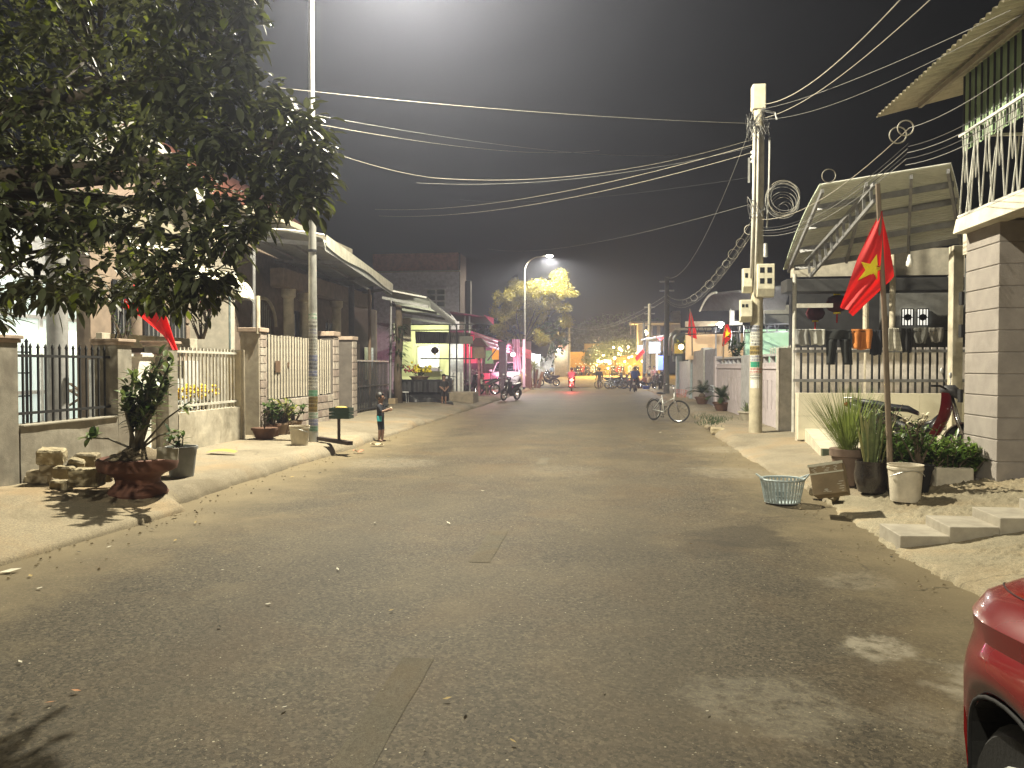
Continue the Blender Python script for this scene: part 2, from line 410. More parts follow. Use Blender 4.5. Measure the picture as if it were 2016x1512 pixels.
# ------------------------------------------------------------------ thin haze, also standing in for lens glare round the lamps
hz = bpy.data.materials.new('night_haze'); hz.use_nodes = True
g = NT(hz); g.n.remove(g.n['Principled BSDF'])
pv = g.new('ShaderNodeVolumePrincipled'); pv.inputs['Color'].default_value = (.72, .77, 1, 1); pv.inputs['Density'].default_value = .0027; pv.inputs['Anisotropy'].default_value = .74
g.l.new(pv.outputs[0], g.n['Material Output'].inputs['Volume'])
b = MB(); b.box(-115, 115, -36, 115, -1.1, 14.5); stuff(b.build('haze', hz))
# ------------------------------------------------------------------ street lamps
lamp_m = M('lamp_pole_steel', (.42, .42, .39), .5, .4, stain=.35)
def street_lamp(Y, label, X=-5.58, zb=.13, dz=0., pw=1.):
    t = thing('street_lamp', label, 'street lamp', (X, Y, zb), 'street lamps')
    b = MB(); b.tube([(X, Y, zb - .1), (X, Y, zb + .03), (X, Y, 3.2), (X, Y, 6), (X, Y, 8.6 + dz)], [.095, .093, .078, .062, .05], 14); b.build('pole', lamp_m, t, smooth='auto')
    b = MB(); pts = [(X + 1.75 * (1 - math.cos(a)) * .62, Y, 8.6 + dz + 1.05 * math.sin(a)) for a in [R(9 * i) for i in range(11)]] + [(X + 1.45, Y, 9.72 + dz)]
    b.tube(pts, [.048] * 4 + [.04] * 8, 10); b.build('arm', lamp_m, t, smooth=True)
    b = MB(); hx = X + 1.72
    b.loft([(hx - .34, Y, 0, 0, 0)], 3) if 0 else None
    prof = [(-.36, .03, .03), (-.3, .055, .05), (0, .12, .075), (.26, .13, .07), (.36, .05, .04)]
    vs = []
    for dx, w, h in prof:
        for k in range(12):
            a = 2 * math.pi * k / 12; vs.append((hx + dx, Y + w * math.cos(a), 9.74 + dz + max(-.35, math.sin(a)) * h))
    b.add(vs, [(i * 12 + k, i * 12 + (k + 1) % 12, (i + 1) * 12 + (k + 1) % 12, (i + 1) * 12 + k) for i in range(4) for k in range(12)] + [tuple(range(12)), tuple(48 + k for k in range(12))])
    b.build('lamp_head', lamp_m, t, smooth=True)
    b = MB(); b.ball((hx + .06, Y, 9.70 + dz), (.24, .15, .10), 12, 8); b.build('lamp_glass', lampglass, t, smooth=True)
    lamp('lamp_light', (hx + .06, Y, 9.56 + dz), LAMP_W * pw, LAMP_C, 'SPOT', .10, t, R(168))
    b = MB(); b.tube([(X, Y, 3.83), (X, Y, 3.88)], .086, 14); b.build('band', darkmet, t)
    return t
lamp1 = street_lamp(14.36, 'grey street lamp pole plastered with advert stickers beside the white bucket', dz=.75)
lamp2 = street_lamp(54.8, 'distant lit street lamp with curved arm in front of the big tree', zb=.1, dz=-.2, pw=.5)
lamp3 = street_lamp(-10, 'lit street lamp behind the photographer', dz=.75, pw=.6)
# stickers, printed notices round the first lamp pole
ink = {'k': M('ink_black', (.03, .03, .03), .8), 'b': M('ink_blue', (.05, .06, .22), .8), 'g': M('ink_green', (.03, .2, .1), .8), 'r': M('ink_red', (.4, .03, .03), .8)}
paper = {'w': M('paper_white', (.6, .6, .56), .8, stain=.5, stain_col=(.3, .27, .2)), 'g': M('paper_green', (.22, .38, .28), .8, stain=.4), 'y': M('paper_ochre', (.3, .22, .07), .8, stain=.4), 'v': M('paper_blue_grey', (.36, .38, .45), .8, stain=.4), 't': M('paper_teal', (.03, .3, .2), .8, stain=.3)}
def sticker(t, cx, cy, r, z0, z1, a0, a1, pk, ik, seed, label=None, lines=2):
    rd = random.Random(seed)
    b = MB(); b.grid(lambda s, q: (cx + (r + .002) * math.cos(a0 + (a1 - a0) * s), cy + (r + .002) * math.sin(a0 + (a1 - a0) * s), z0 + (z1 - z0) * q), 8, 1)
    o = b.build('sticker', paper[pk], t)
    if ik:
        b = MB(); rr = r + .0035; hh = (z1 - z0) / lines
        for L in range(lines):
            zc0 = z0 + hh * (L + .18); zc1 = z0 + hh * (L + .82); a = a0 + .1
            while a < a1 - .12:
                w = rd.uniform(.07, .13)
                P = lambda an, zz: (cx + rr * math.cos(an), cy + rr * math.sin(an), zz)
                for (s0, s1, q0, q1) in rd.sample([(0, .28, 0, 1), (.72, 1, 0, 1), (0, 1, .8, 1), (0, 1, 0, .2), (0, 1, .4, .6), (.36, .64, 0, 1)], 3):
                    b.add([P(a + w * s0, zc0 + (zc1 - zc0) * q0), P(a + w * s1, zc0 + (zc1 - zc0) * q0), P(a + w * s1, zc0 + (zc1 - zc0) * q1), P(a + w * s0, zc0 + (zc1 - zc0) * q1)], [(0, 1, 2, 3)])
                a += w + .04
        stuff(b.build('print', ink[ik], o))
    return o
seq = [('w', 'g'), ('w', 'k'), ('w', 'b'), ('w', 'k'), ('w', 'k'), ('w', 'k'), ('v', 'b'), ('v', 'k'), ('v', 'b'), ('w', 'k'), ('w', 'k'), ('g', 'g'), ('y', 'k'), ('y', 'k'), ('w', 'g'), ('v', 'b'), ('g', 'k')]
zt = 2.66
for i, (p, k) in enumerate(seq):
    h = [.14, .16, .13, .14, .11, .13][i % 6]
    rr = .095 - .0055 * zt
    sticker(lamp1, -5.58, 14.36, rr, zt - h + .012, zt, R(-165) + .1 * math.sin(i * 3.1), R(-8) + .1 * math.sin(i * 2.3), p, k, 40 + i)
    zt -= h
# ------------------------------------------------------------------ LEFT SIDE: first yard
WX = -7.3
_before = set(bpy.data.objects)
wall_m = M('yard_wall_plaster', (.265, .245, .20), .9, var=.25, bump=.25, stain=1.1, stain_col=(.13, .11, .085))
cap_m = M('wall_cap', (.40, .31, .24), .85, stain=.4)
def spear(b, x, y, z0, z1, w=.022):
    b.box(x - w / 2, x + w / 2, y - w / 2, y + w / 2, z0, z1 - .07)
    b.add([(x - w * .8, y - w * .8, z1 - .07), (x + w * .8, y - w * .8, z1 - .07), (x + w * .8, y + w * .8, z1 - .07), (x - w * .8, y + w * .8, z1 - .07), (x, y, z1)], [(0, 1, 4), (1, 2, 4), (2, 3, 4), (3, 0, 4), (3, 2, 1, 0)])
def pillar(t, x0, x1, y0, y1, z1, z0=0., m=None, cap=True, name='pillar'):
    b = MB(); b.box(x0, x1, y0, y1, z0, z1 - (.09 if cap else 0)); o = b.build(name, m or wall_m, t, bev=.008)
    if cap:
        b = MB(); b.box(x0 - .025, x1 + .025, y0 - .025, y1 + .025, z1 - .09, z1 - .045); b.box(x0 - .045, x1 + .045, y0 - .045, y1 + .045, z1 - .043, z1); b.build('pillar_cap', cap_m, t, bev=.006)
    return o
gw = thing('garden_wall', 'low stained plaster wall with spiked black iron bars in front of the lit yard', 'wall', (WX, 10.5, .1))
b = MB(); b.grid(lambda s, t: (WX + .012 * nz(s * 4, t * 2, 1), 9.72 + 1.9 * s, .02 + .86 * t), 14, 6); b.box(WX - .2, WX - .012, 9.72, 11.63, .0, .88); b.build('wall', wall_m, gw)
b = MB(); b.box(WX - .24, WX + .03, 9.74, 11.62, .882, .905); b.build('coping', wall_m, gw, bev=.005)
pillar(gw, WX - .37, WX, 9.33, 9.70, 2.0)
pillar(gw, WX - .37, WX, 11.63, 11.97, 2.03)
for i in range(14):
    b = MB(); spear(b, WX - .13, 9.80 + i * .132, .905, 1.93); b.build('bar', black, gw)
for z in (1.02, 1.74):
    b = MB(); b.box(WX - .145, WX - .115, 9.70, 11.63, z, z + .035); b.build('rail', black, gw)
gate = thing('yard_gate', 'small white sheet metal gate between two plaster pillars', 'gate', (WX - .2, 12.45, .1))
b = MB(); b.box(WX - .24, WX - .21, 11.99, 12.93, .2, 1.84); b.build('gate_leaf', white, gate, bev=.006)
for z in (.25, 1.0, 1.78):
    b = MB(); b.box(WX - .207, WX - .18, 11.99, 12.93, z, z + .04); b.build('rail', white, gate)
# second wall stretch with thin pale bars
gw2 = thing('garden_wall', 'stained plaster wall with thin pale vertical bars and yellow flowers behind', 'wall', (WX, 14.3, .1))
b = MB(); b.grid(lambda s, t: (WX + .012 * nz(s * 4 + 7, t * 2, 1), 13.25 + 2.2 * s, .02 + .82 * t), 14, 6); b.box(WX - .2, WX - .012, 13.25, 15.45, 0, .84)
b.build('wall', M('peeling_plaster', (.50, .46, .37), .9, var=.2, bump=.2, stain=1.35, stain_col=(.15, .13, .09)), gw2)
pillar(gw2, WX - .42, WX, 12.95, 13.23, 2.04)
pillar(gw2, WX - .25, WX + .02, 15.45, 15.62, 1.95, cap=False, m=cream)
for i in range(17):
    b = MB(); b.box(WX - .11, WX - .085, 13.33 + i * .127, 13.355 + i * .127, .84, 1.955); b.build('bar', offwhite, gw2)
for z in (.93, 1.86):
    b = MB(); b.box(WX - .083, WX - .06, 13.23, 15.45, z, z + .04); b.build('rail', offwhite, gw2)
# yards floor
b = MB(); b.box(-16, WX - .2, 7, 16.3, -.02, .16); struct(b.build('yard_floor', yard_m))
b = MB(); b.box(-16, WX - .2, 16.31, 47.5, -.02, .17); struct(b.build('yard_floor', yard_m))
# lit house behind the first wall
ha = thing('house', 'brightly lit single storey house with white framed glass doors behind the black bars', 'house', (-12.4, 14, .1))
mintw = M('pale_mint_wall', (.62, .72, .66), .8, var=.05, stain=.15)
plA = M('porch_plaster', (.44, .41, .34), .9, var=.2, stain=.7, stain_col=(.22, .19, .15))
b = MB(); b.box(-15.6, -15.4, 9, 18, 0, 4.2); b.build('room_wall', mintw, ha)
for y in (8.8, 17.62):
    b = MB(); b.box(-15.4, -12.1, y, y + .18, 0, 4.2); b.build('room_wall', mintw, ha)
b = MB(); b.box(-15.6, -10.2, 8.8, 18, 4.2, 4.35); b.build('ceiling', white, ha)
b = MB(); b.box(-12.1, -8.6, 17.62, 17.85, 0, 4.2); b.build('side_wall', plA, ha)
b = MB(); b.box(-12.1, -11.95, 9, 17.6, 3.5, 4.2); b.box(-12.1, -11.95, 9, 11.9, 0, 3.5); b.build('front_wall', white, ha)
for i, y in enumerate((11.95, 13.3, 14.65, 16.0, 17.5)):
    b = MB(); b.box(-12.08, -11.97, y, y + .09, .18, 3.5); b.build('door_frame', white, ha)
for z in (2.62, 3.42, 1.05):
    b = MB(); b.box(-12.07, -11.98, 11.95, 17.6, z, z + .08); b.build('door_rail', white, ha)
frost = M('frosted_pane', (.75, .86, .8), .35, var=.03, bump=.02, emit=.55, ecol=(.80, .95, .88))
for y in (12.04, 13.39, 14.74, 16.09):
    for z0, z1 in ((.2, 1.05), (1.13, 2.62), (2.7, 3.42)):
        b = MB(); b.box(-12.03, -12.015, y, y + 1.25, z0, z1); b.build('pane', frost, ha)
b = MB(); b.tube([(-9.75, 13.6, 0), (-9.75, 13.6, 4.2)], .17, 18); b.build('porch_column', M('column_grey', (.22, .22, .22), .7, stain=.3), ha, smooth='auto')
b = MB(); b.box(-12.3, -10.85, 17.36, 17.6, 0, 2.55); b.build('white_partition', white, ha, bev=.01)
lamp('porch_light', (-10.6, 14.6, 3.9), 150, (1, .98, .9), r=.15, parent=ha)
b = MB(); b.ball((-10.6, 14.6, 4.08), (.16, .16, .08), 12, 6); b.build('ceiling_lamp', bulb_white, ha, smooth=True)
# porch railing deeper inside
pr = thing('porch_railing', 'tall black spiked railing on the porch behind the front bars', 'railing', (-10.2, 12.6, .1))
for i in range(9):
    b = MB(); spear(b, -10.2, 11.5 + i * .24, .2, 2.12 + (.05 if i % 2 else 0), .034); b.build('bar', black, pr)
for z in (.5, 1.1, 1.5, 1.86):
    b = MB(); b.box(-10.22, -10.19, 11.4, 13.5, z, z + .025); b.build('rail', black, pr)
# small altar cabinet, folding bed on the porch
cb = thing('cabinet', 'orange varnished low cabinet on the lit porch behind the bars', 'cabinet', (-10.9, 12.9, .16))
om = M('orange_varnish', (.48, .19, .05), .4)
b = MB(); b.box(-11.2, -10.6, 12.4, 13.2, .2, .95); b.build('body', om, cb, bev=.02)
b = MB(); b.box(-11.24, -10.56, 12.36, 13.24, .952, 1.0); b.build('top', wood, cb, bev=.01)
b = MB(); b.lathe([(.09, 0), (.13, .1), (.06, .26), (.09, .32)], (-10.9, 12.7, 1.0)); o = b.build('vase', M('orange_vase', (.6, .25, .05), .3), None, smooth=True); tag(o, 'round orange vase standing on the varnished cabinet', 'vase')
fb = thing('deck_chair', 'folded wooden deck chair leaning inside the lit yard beside the column', 'deck chair', (-9, 14.2, .16))
for k in range(2):
    b = MB(); b.bar(at(134 + 4, 755 + 14 * k, 14.2 + .5 * k), at(205, 806 + 6 * k, 13.6 + .5 * k), .05, .03); b.build('side_rail', wood, fb)
    b = MB(); b.bar(at(134, 800, 14.2 + .5 * k), at(190, 762, 13.8 + .5 * k), .04, .03); b.build('leg', wood, fb)
b = MB(); b.grid(lambda s, t: at(138 + 62 * s, 762 + 44 * s + 10 * math.sin(s * 3.1), 14.2 - .6 * s + .5 * t), 10, 3); b.build('sling', M('canvas_grey', (.16, .17, .18), .9), fb)
b = MB(); b.lathe([(.001, 0), (.20, .02), (.26, .3), (.22, .55), (.12, .62), (.001, .62)], (-8.75, 12.0, .16), 14); o = b.build('sack', M('sack_cloth', (.12, .13, .15), .95, bump=.5, bscale=20), smooth=True); tag(o, 'dark stuffed sack leaning behind the bars near the gate pillar', 'sack')
# pots on the inner wall by the gate
def simple_pot(name, c, r, h, m, label, cat='pot', group=None):
    t = thing(name, label, cat, c, group)
    b = MB(); b.lathe([(r * .7, 0), (r, h * .85), (r * 1.1, h * .86), (r * 1.1, h), (r * .92, h), (r * .9, h * .85)], c, 18); b.build('pot', m, t, smooth='auto')
    b = MB(); b.lathe([(r * .9, h * .86), (.001, h * .9)], c, 18); b.build('soil', soil, t)
    return t
def blade_leaf(b, base, dirv, L, w, droop, n=5, mi=0, fold=.25, rd=random):
    d = Vector(dirv).normalized(); side = d.cross(Vector((0, 0, 1)))
    if side.length < .05: side = Vector((1, 0, 0))
    side.normalize(); up = side.cross(d)
    P = Vector(base); vs = []
    for i in range(n + 1):
        s = i / n
        ww = w * (math.sin(math.pi * min(1, (s * .92 + .08))) ** .7) * .5 if i < n else 0
        vs += [P - side * ww + up * ww * fold, P + Vector((0, 0, 0)), P + side * ww + up * ww * fold]
        dd = (d + Vector((0, 0, -droop * (s + .1)))).normalized(); P = P + dd * (L / n)
    fs = []
    for i in range(n):
        a = i * 3; fs += [(a, a + 1, a + 4, a + 3), (a + 1, a + 2, a + 5, a + 4)]
    b.add(vs, fs, mi)
def rdir(rd, zmin=-.2, zmax=1):
    while True:
        v = Vector((rd.uniform(-1, 1), rd.uniform(-1, 1), rd.uniform(zmin, zmax)))
        if .1 < v.length < 1: return v.normalized()
def bushy(t, c, r, h, n, L, w, seed, m=None, stems=7, droop=.5, name='leaf', as_parts=0):
    """stems with leaves up them; returns nothing"""
    rd = random.Random(seed); c = Vector(c); b = MB(); s = MB()
    for k in range(stems):
        d = rdir(rd, .3, 1); tip = c + Vector((d.x * r, d.y * r, h * rd.uniform(.6, 1)))
        mid = (c + tip) / 2 + Vector((rd.uniform(-.1, .1) * r, rd.uniform(-.1, .1) * r, 0))
        s.tube([c + Vector((d.x * r * .12, d.y * r * .12, 0)), mid, tip], [.012 * (1 + h), .009, .004], 5)
        for i in range(n // stems):
            q = rd.uniform(.25, 1.0); P = c.lerp(mid, q * 2) if q < .5 else mid.lerp(tip, q * 2 - 1)
            dd = rdir(rd, -.2, .8); blade_leaf(b, P, dd, L * rd.uniform(.6, 1.15), w * rd.uniform(.7, 1.1), droop, 3, rd=rd)
    s.build('stem', bark, t); o = b.build('foliage', m or leafm, t); stuff(o)
pp = simple_pot('potted_plant', tuple(Vector((WX - .22, 12.1, 1.845))), .1, .17, white, 'small white pot with wispy plant on top of the white gate')
bushy(pp, (WX - .22, 12.1, 2.0), .28, .55, 40, .09, .03, 3, stems=5)
bt = MB(); bt.lathe([(.035, 0), (.035, .14), (.014, .19), (.014, .24), (.001, .24)], (WX - .1, 13.1, 2.04), 12); tag(bt.build('bottle', darkpane, smooth='auto'), 'dark glass bottle standing on the gate pillar', 'bottle')
# marigolds behind the pale bars
for i, y in enumerate((13.55, 14.0, 14.55, 15.05)):
    t = simple_pot('potted_flowers', (WX - .55, y, .55), .17, .25, terra, ['yellow marigold pot behind the pale bars nearest the gate pillar', 'yellow marigold pot second from the gate pillar behind the bars', 'yellow marigold pot third from the gate pillar behind the bars', 'yellow marigold pot behind the bars nearest the blue post'][i], 'flower pot', 'marigolds behind the bars')
    bushy(t, (WX - .55, y, .78), .26, .36, 90, .08, .03, 20 + i, leafd, 8)
    rd = random.Random(i); 
    for k in range(16):
        a = rd.uniform(0, 6.28); q = rd.uniform(.05, .3)
        b = MB(); b.ball((WX - .55 + q * math.cos(a), y + q * math.sin(a), 1.16 + rd.uniform(-.12, .12)), (.055, .055, .034), 8, 5); b.build('blossom', M('marigold', (.75, .52, .02), .7, var=.2, bscale=90, bump=.4), t, smooth=True)
bsh = MB(); bsh.box(WX - .9, WX - .25, 13.3, 15.35, .16, .53); tag(bsh.build('bench_ledge', concrete, bev=.01), 'low concrete ledge carrying the marigold pots', 'ledge')
# inner grey-white wall of that yard and plank beam
hb = thing('side_house', 'brown plastered house with dark shuttered windows and cladding behind the thin pale bars', 'house', (-9.9, 15.5, .1))
b = MB(); b.box(-9.6, -9.35, 14.2, 17.6, .1, 1.75); b.build('yard_partition', M('pale_grey_wall', (.45, .46, .46), .8, stain=.4), hb, bev=.01)
plB = M('brown_plaster', (.19, .145, .11), .9, stain=.4)
b = MB(); b.box(-9.9, -9.62, 14.3, 18.2, 0, 4.1); b.build('wall', plB, hb)
for y in (14.9, 15.9, 16.9):
    b = MB(); b.box(-9.6, -9.57, y, y + .55, 1.9, 3.3); f = b.build('window', darkpane, hb)
    for k in range(3):
        bb = MB(); bb.box(-9.565, -9.545, y + .1 + k * .16, y + .13 + k * .16, 1.9, 3.3); bb.build('bar', greymet, f)
for z in (2.15, 2.6, 3.05, 3.5, 3.9):
    b = MB(); b.box(-9.6, -9.56, 17.5, 18.15, z, z + .4); b.build('cladding_panel', plB, hb, bev=.015)
b = MB(); b.box(-9.1, -8.98, 13.7, 16.9, 1.98, 2.22); b.build('lintel', concrete, hb, bev=.01)
# gable of the tall cream house seen through the tree
hc = thing('gabled_house', 'cream two storey house with a pale gable seen through the tree', 'house', (-11, 22, .1))
b = MB(); b.box(-14.5, -10.7, 20.2, 27.5, 0, 6.0); b.build('wall', cream, hc)
b = MB(); b.prism([(-14.6, 20.0, 6.0), (-10.4, 20.0, 6.0), (-12.4, 20.0, 7.6)], (0, 7.6, 0)); b.build('gable', M('pale_pink_plaster', (.55, .42, .35), .85), hc)
b = MB(); b.bar((-10.2, 19.7, 5.95), (-12.4, 19.7, 7.72), .14, .5); b.bar((-14.8, 19.7, 5.95), (-12.4, 19.7, 7.72), .14, .5); b.build('barge_board', white, hc)
b = MB(); b.add([(-10.1, 19.6, 6.0), (-10.1, 27.8, 6.0), (-12.4, 27.8, 7.85), (-12.4, 19.6, 7.85)], [(0, 1, 2, 3)]); b.add([(-14.9, 19.6, 6.0), (-14.9, 27.8, 6.0), (-12.4, 27.8, 7.85), (-12.4, 19.6, 7.85)], [(3, 2, 1, 0)]); b.build('roof', M('red_roof_tiles', (.2, .07, .045), .85, bump=.5, bscale=14), hc)
b = MB(); b.prism([(-10.7, 20.6, 6.0), (-8.9, 20.6, 5.55), (-8.9, 20.6, 5.7), (-10.7, 20.6, 6.15)], (0, 6.5, 0)); b.build('side_eave', cream, hc)
# ------------------------------------------------------------------ corrugated sheets
tin_m = M('corrugated_tin', (.34, .35, .33), .55, .35, var=.12, stain=.55, stain_col=(.16, .12, .08))
tin_g = M('pale_tin', (.52, .56, .50), .5, .2, var=.1, stain=.35, stain_col=(.25, .22, .15))
tin_d = M('dark_tin', (.12, .12, .115), .6, .3, var=.2, stain=.5)
def sheet(name, P, n, amp, parent, m, nu=10, per=6, th=0):
    """P(s,t): surface; ridges follow s, waves run across t"""
    b = MB(); e = 1e-3; nv = n * per
    def f(s, t):
        p = Vector(P(s, t)); du = Vector(P(min(1, s + e), t)) - Vector(P(max(0, s - e), t)); dv = Vector(P(s, min(1, t + e))) - Vector(P(s, max(0, t - e)))
        nn = du.cross(dv).normalized()
        return p + nn * amp * math.sin(2 * math.pi * n * t)
    b.grid(f, nu, nv)
    return b.build(name, m, parent, smooth=True)
def bil(a, b_, c, d):                   # a b_ along s at t=0 ; d c at t=1
    a, b_, c, d = map(Vector, (a, b_, c, d))
    return lambda s, t: a.lerp(b_, s).lerp(d.lerp(c, s), t)
# small curved white awning over the side yard
aw = thing('awning', 'small curved white corrugated awning on thin posts beside the tree', 'awning', (-8.4, 15.6, .1))
def awp(s, t):
    a = R(90 * s); return (-8.6 + 1.15 * math.sin(a), 14.2 + 2.2 * t, 3.02 + .62 * math.cos(a) ** .9 if s < 1 else 3.02)
sheet('awning_sheet', awp, 16, .022, aw, M('ivory_tin', (.66, .63, .50), .5, stain=.4, stain_col=(.3, .27, .2)), 12)
b = MB(); b.tube([(WX + .02 - .2, 15.4, 1.9), (WX - .18, 15.4, 3.05)], .022, 8); b.build('post', M('pale_blue_post', (.35, .47, .5), .5, stain=.3), aw)
b = MB(); b.tube([(WX - .02, 16.3, 2.3), (WX - .02, 16.3, 3.08)], .045, 8); b.build('post', cream, aw)
for y in (14.2, 16.33):
    b = MB(); b.box(-8.6, -7.48, y, y + .05, 3.0, 3.06); b.build('beam', greymet, aw)
# hanging red flowers beside it
fl = thing('potted_flowers', 'red bougainvillea spilling over the wall beside the blue post', 'flowers', (WX - .6, 15.0, 2.2))
bushy(fl, (WX - .55, 15.0, 2.15), .4, .9, 160, .09, .035, 61, leafd, 9)
bushy(fl, (WX - .5, 15.1, 2.5), .42, .75, 90, .06, .05, 62, M('bougainvillea', (.3, .02, .06), .7, bump=0, trans=.3), 6)

for o in set(bpy.data.objects) - _before:                  # the left frontage as one block, set to the wall line
    if o.parent is None and o.get('kind') != 'structure' and not o.name.startswith('deck_chair'): o.location += Vector((.25, -1.13, 0))
WX = -7.05
# ------------------------------------------------------------------ second yard: brick gate wall, arched house, big awning
brick_m = [M('cladding_brick_a', (.33, .28, .24), .85, bump=.4), M('cladding_brick_b', (.27, .22, .19), .85, bump=.4), M('cladding_brick_c', (.38, .34, .29), .85, bump=.4)]
mort = M('mortar', (.12, .105, .09), .95)
_bk = {}
def bricks(parent, X, y0, y1, z0, z1, bl, bh, seed, face=1):
    rd = random.Random(seed); r = 0; z = z0
    while z < z1 - .02:
        hh = min(bh, z1 - z); y = y0 - (bl / 2 if r % 2 and y1 - y0 > bl else 0)
        while y < y1 - .02:
            a, e = max(y, y0), min(y + bl, y1)
            if e - a > .03:
                key = (round(e - a, 2), round(hh, 2), rd.randrange(3))
                if key not in _bk:
                    b = MB(); w = key[0] / 2 - .006; h = key[1] / 2 - .006; j = rd.uniform(0, .006)
                    b.add([(-.012, -w, -h), (.012 + j, -w + .006, -h + .005), (.014, w - .006, -h + .006), (-.012, w, -h), (-.012, -w, h), (.013, -w + .006, h - .006), (.012 + j, w - .006, h - .006), (-.012, w, h)],
                          [(0, 1, 5, 4), (1, 2, 6, 5), (2, 3, 7, 6), (4, 5, 6, 7), (3, 2, 1, 0)])
                    o = b.build('brick', brick_m[key[2]]); _bk[key] = o; first = True
                else: o = _bk[key].copy(); COL.objects.link(o)
                o.parent = parent; o.location = Vector((X, (a + e) / 2, z + hh / 2)) - parent.location
            y += bl
        z += bh; r += 1
g2 = thing('gate_wall', 'brick clad gate wall with a tall gate of pale vertical slats behind the lamp pole', 'wall', (-7.35, 18.7, .1))
GX = -7.35
b = MB(); b.box(GX - .42, GX - .012, 16.48, 16.82, 0, 2.34); b.build('pillar', M('gate_pillar_plaster', (.36, .32, .25), .9, stain=.7, stain_col=(.13, .10, .07)), g2, bev=.008)
b = MB(); b.box(GX - .47, GX + .04, 16.43, 16.87, 2.342, 2.43); b.build('pillar_cap', cap_m, g2, bev=.01)
bricks(g2, GX, 16.5, 16.82, .15, 2.33, .32, .17, 1)
b = MB(); b.box(GX - .2, GX - .012, 16.83, 20.84, 0, .9); b.build('wall', mort, g2)
bricks(g2, GX, 16.85, 20.83, .16, .9, .42, .185, 2)
b = MB(); b.box(GX - .35, GX - .012, 20.85, 21.28, 0, 2.42); b.build('pillar', mort, g2)
bricks(g2, GX, 20.86, 21.27, .15, 2.4, .41, .2, 3)
b = MB(); b.box(GX - .4, GX + .04, 20.8, 21.33, 2.43, 2.55); b.build('pillar_cap', cap_m, g2, bev=.01)
b = MB(); b.box(GX - .55, GX - .012, 22.4, 22.8, 0, 2.38); b.build('pillar', mort, g2)
bricks(g2, GX, 22.41, 22.79, .15, 2.36, .38, .2, 4)
b = MB(); b.box(GX - .6, GX + .03, 22.35, 22.85, 2.38, 2.48); b.build('pillar_cap', cap_m, g2, bev=.01)
b = MB(); b.box(GX - .17, GX - .13, 16.85, 20.83, .92, 2.26); b.build('gap_shade_sheet', M('gate_gap_shade', (.06, .05, .04), .9), g2)  # dark sheet added so the slat gaps read as the shaded yard
slat_m = M('gate_slat_paint', (.46, .42, .34), .6, .1, stain=.45, stain_col=(.2, .15, .09))
sl = None
for i in range(25):
    y = 16.92 + i * .16
    if sl is None:
        b = MB(); b.add([(-.004, -.04, .92), (.012, -.028, .92), (.012, .028, .92), (-.004, .04, .92), (-.004, -.04, 2.31), (.012, -.028, 2.31), (.012, .028, 2.31), (-.004, .04, 2.31)], [(0, 1, 5, 4), (1, 2, 6, 5), (2, 3, 7, 6), (4, 5, 6, 7), (3, 2, 1, 0), (3, 0, 4, 7)])
        sl = b.build('slat', slat_m); o = sl
    else: o = sl.copy(); COL.objects.link(o)
    o.parent = g2; o.location = Vector((GX - .06, y, random.uniform(-.012, .012))) - g2.location
for z in (.93, 2.15):
    b = MB(); b.box(GX - .12, GX - .085, 16.83, 20.84, z, z + .05); b.build('rail', darkmet, g2)
b = MB(); b.box(GX - .045, GX - .03, 17.35, 17.6, 1.5, 1.75); b.box(GX - .045, GX - .03, 18.0, 18.08, 1.62, 1.72); b.build('lock_plate', M('rusty_iron', (.12, .07, .04), .9), g2)
for o in (g2,): o.location += Vector((.3, -1.3, 0))
# arched house
h2 = thing('house', 'dim brown house with an arched grille window and round porch columns under the large awning', 'house', (-9.2, 20, .1))
b = MB(); HX = -9.2
b.box(HX - .3, HX, 18.3, 19.35, 0, 5.0); b.box(HX - .3, HX, 20.75, 27.4, 0, 5.0); b.box(HX - .3, HX, 19.35, 20.75, 3.45, 5.0); b.box(HX - .3, HX, 19.35, 20.75, 0, .9)
for k in range(10):                    # arch haunches
    a0, a1 = math.pi * k / 10, math.pi * (k + 1) / 10; y0, y1 = 20.05 - .7 * math.cos(a0), 20.05 - .7 * math.cos(a1); z0, z1 = 2.75 + .7 * math.sin(a0), 2.75 + .7 * math.sin(a1)
    b.add([(HX, y0, z0), (HX, y1, z1), (HX, y1, 3.45), (HX, y0, 3.45), (HX - .3, y0, z0), (HX - .3, y1, z1)], [(0, 1, 2, 3), (1, 0, 4, 5)])
b.build('wall', plB, h2)
b = MB(); b.box(HX - .6, HX - .32, 19.2, 20.9, .8, 3.5); b.build('window_recess', black, h2)
b = MB(); b.tube([(HX + .03, 20.05 - .74 * math.cos(math.pi * k / 12), 2.75 + .74 * math.sin(math.pi * k / 12)) for k in range(13)], .05, 6); b.build('arch_trim', cream, h2)
for k in range(11):
    y = 19.42 + k * .127
    b = MB(); b.box(HX - .1, HX - .07, y, y + .025, .9, 2.75 + math.sqrt(max(.01, .49 - (y - 20.05) ** 2))); b.build('grille_bar', offwhite, h2)
for y in (20.35, 21.5, 24.2):
    b = MB(); b.lathe([(.2, .15), (.2, .3), (.16, .34), (.14, 3.5), (.2, 3.56), (.2, 3.75)], (HX + .6, y, 0), 16); b.build('column', cream, h2, smooth='auto')
b = MB(); b.box(HX + .4, HX + .8, 19.6, 27.4, 3.75, 4.25); b.build('porch_beam', plB, h2, bev=.02)
for y in (22.1, 22.6, 23.1, 25, 25.5):
    b = MB(); b.box(HX + .005, HX + .03, y, y + .05, 1.2, 3.2); b.build('window_bar', offwhite, h2)
b = MB(); b.box(HX, HX + .004 , 22.0, 23.4, 1.1, 3.3); b.box(HX, HX + .004, 24.8, 25.8, .2, 3.1); b.build('dark_opening', darkpane, h2)
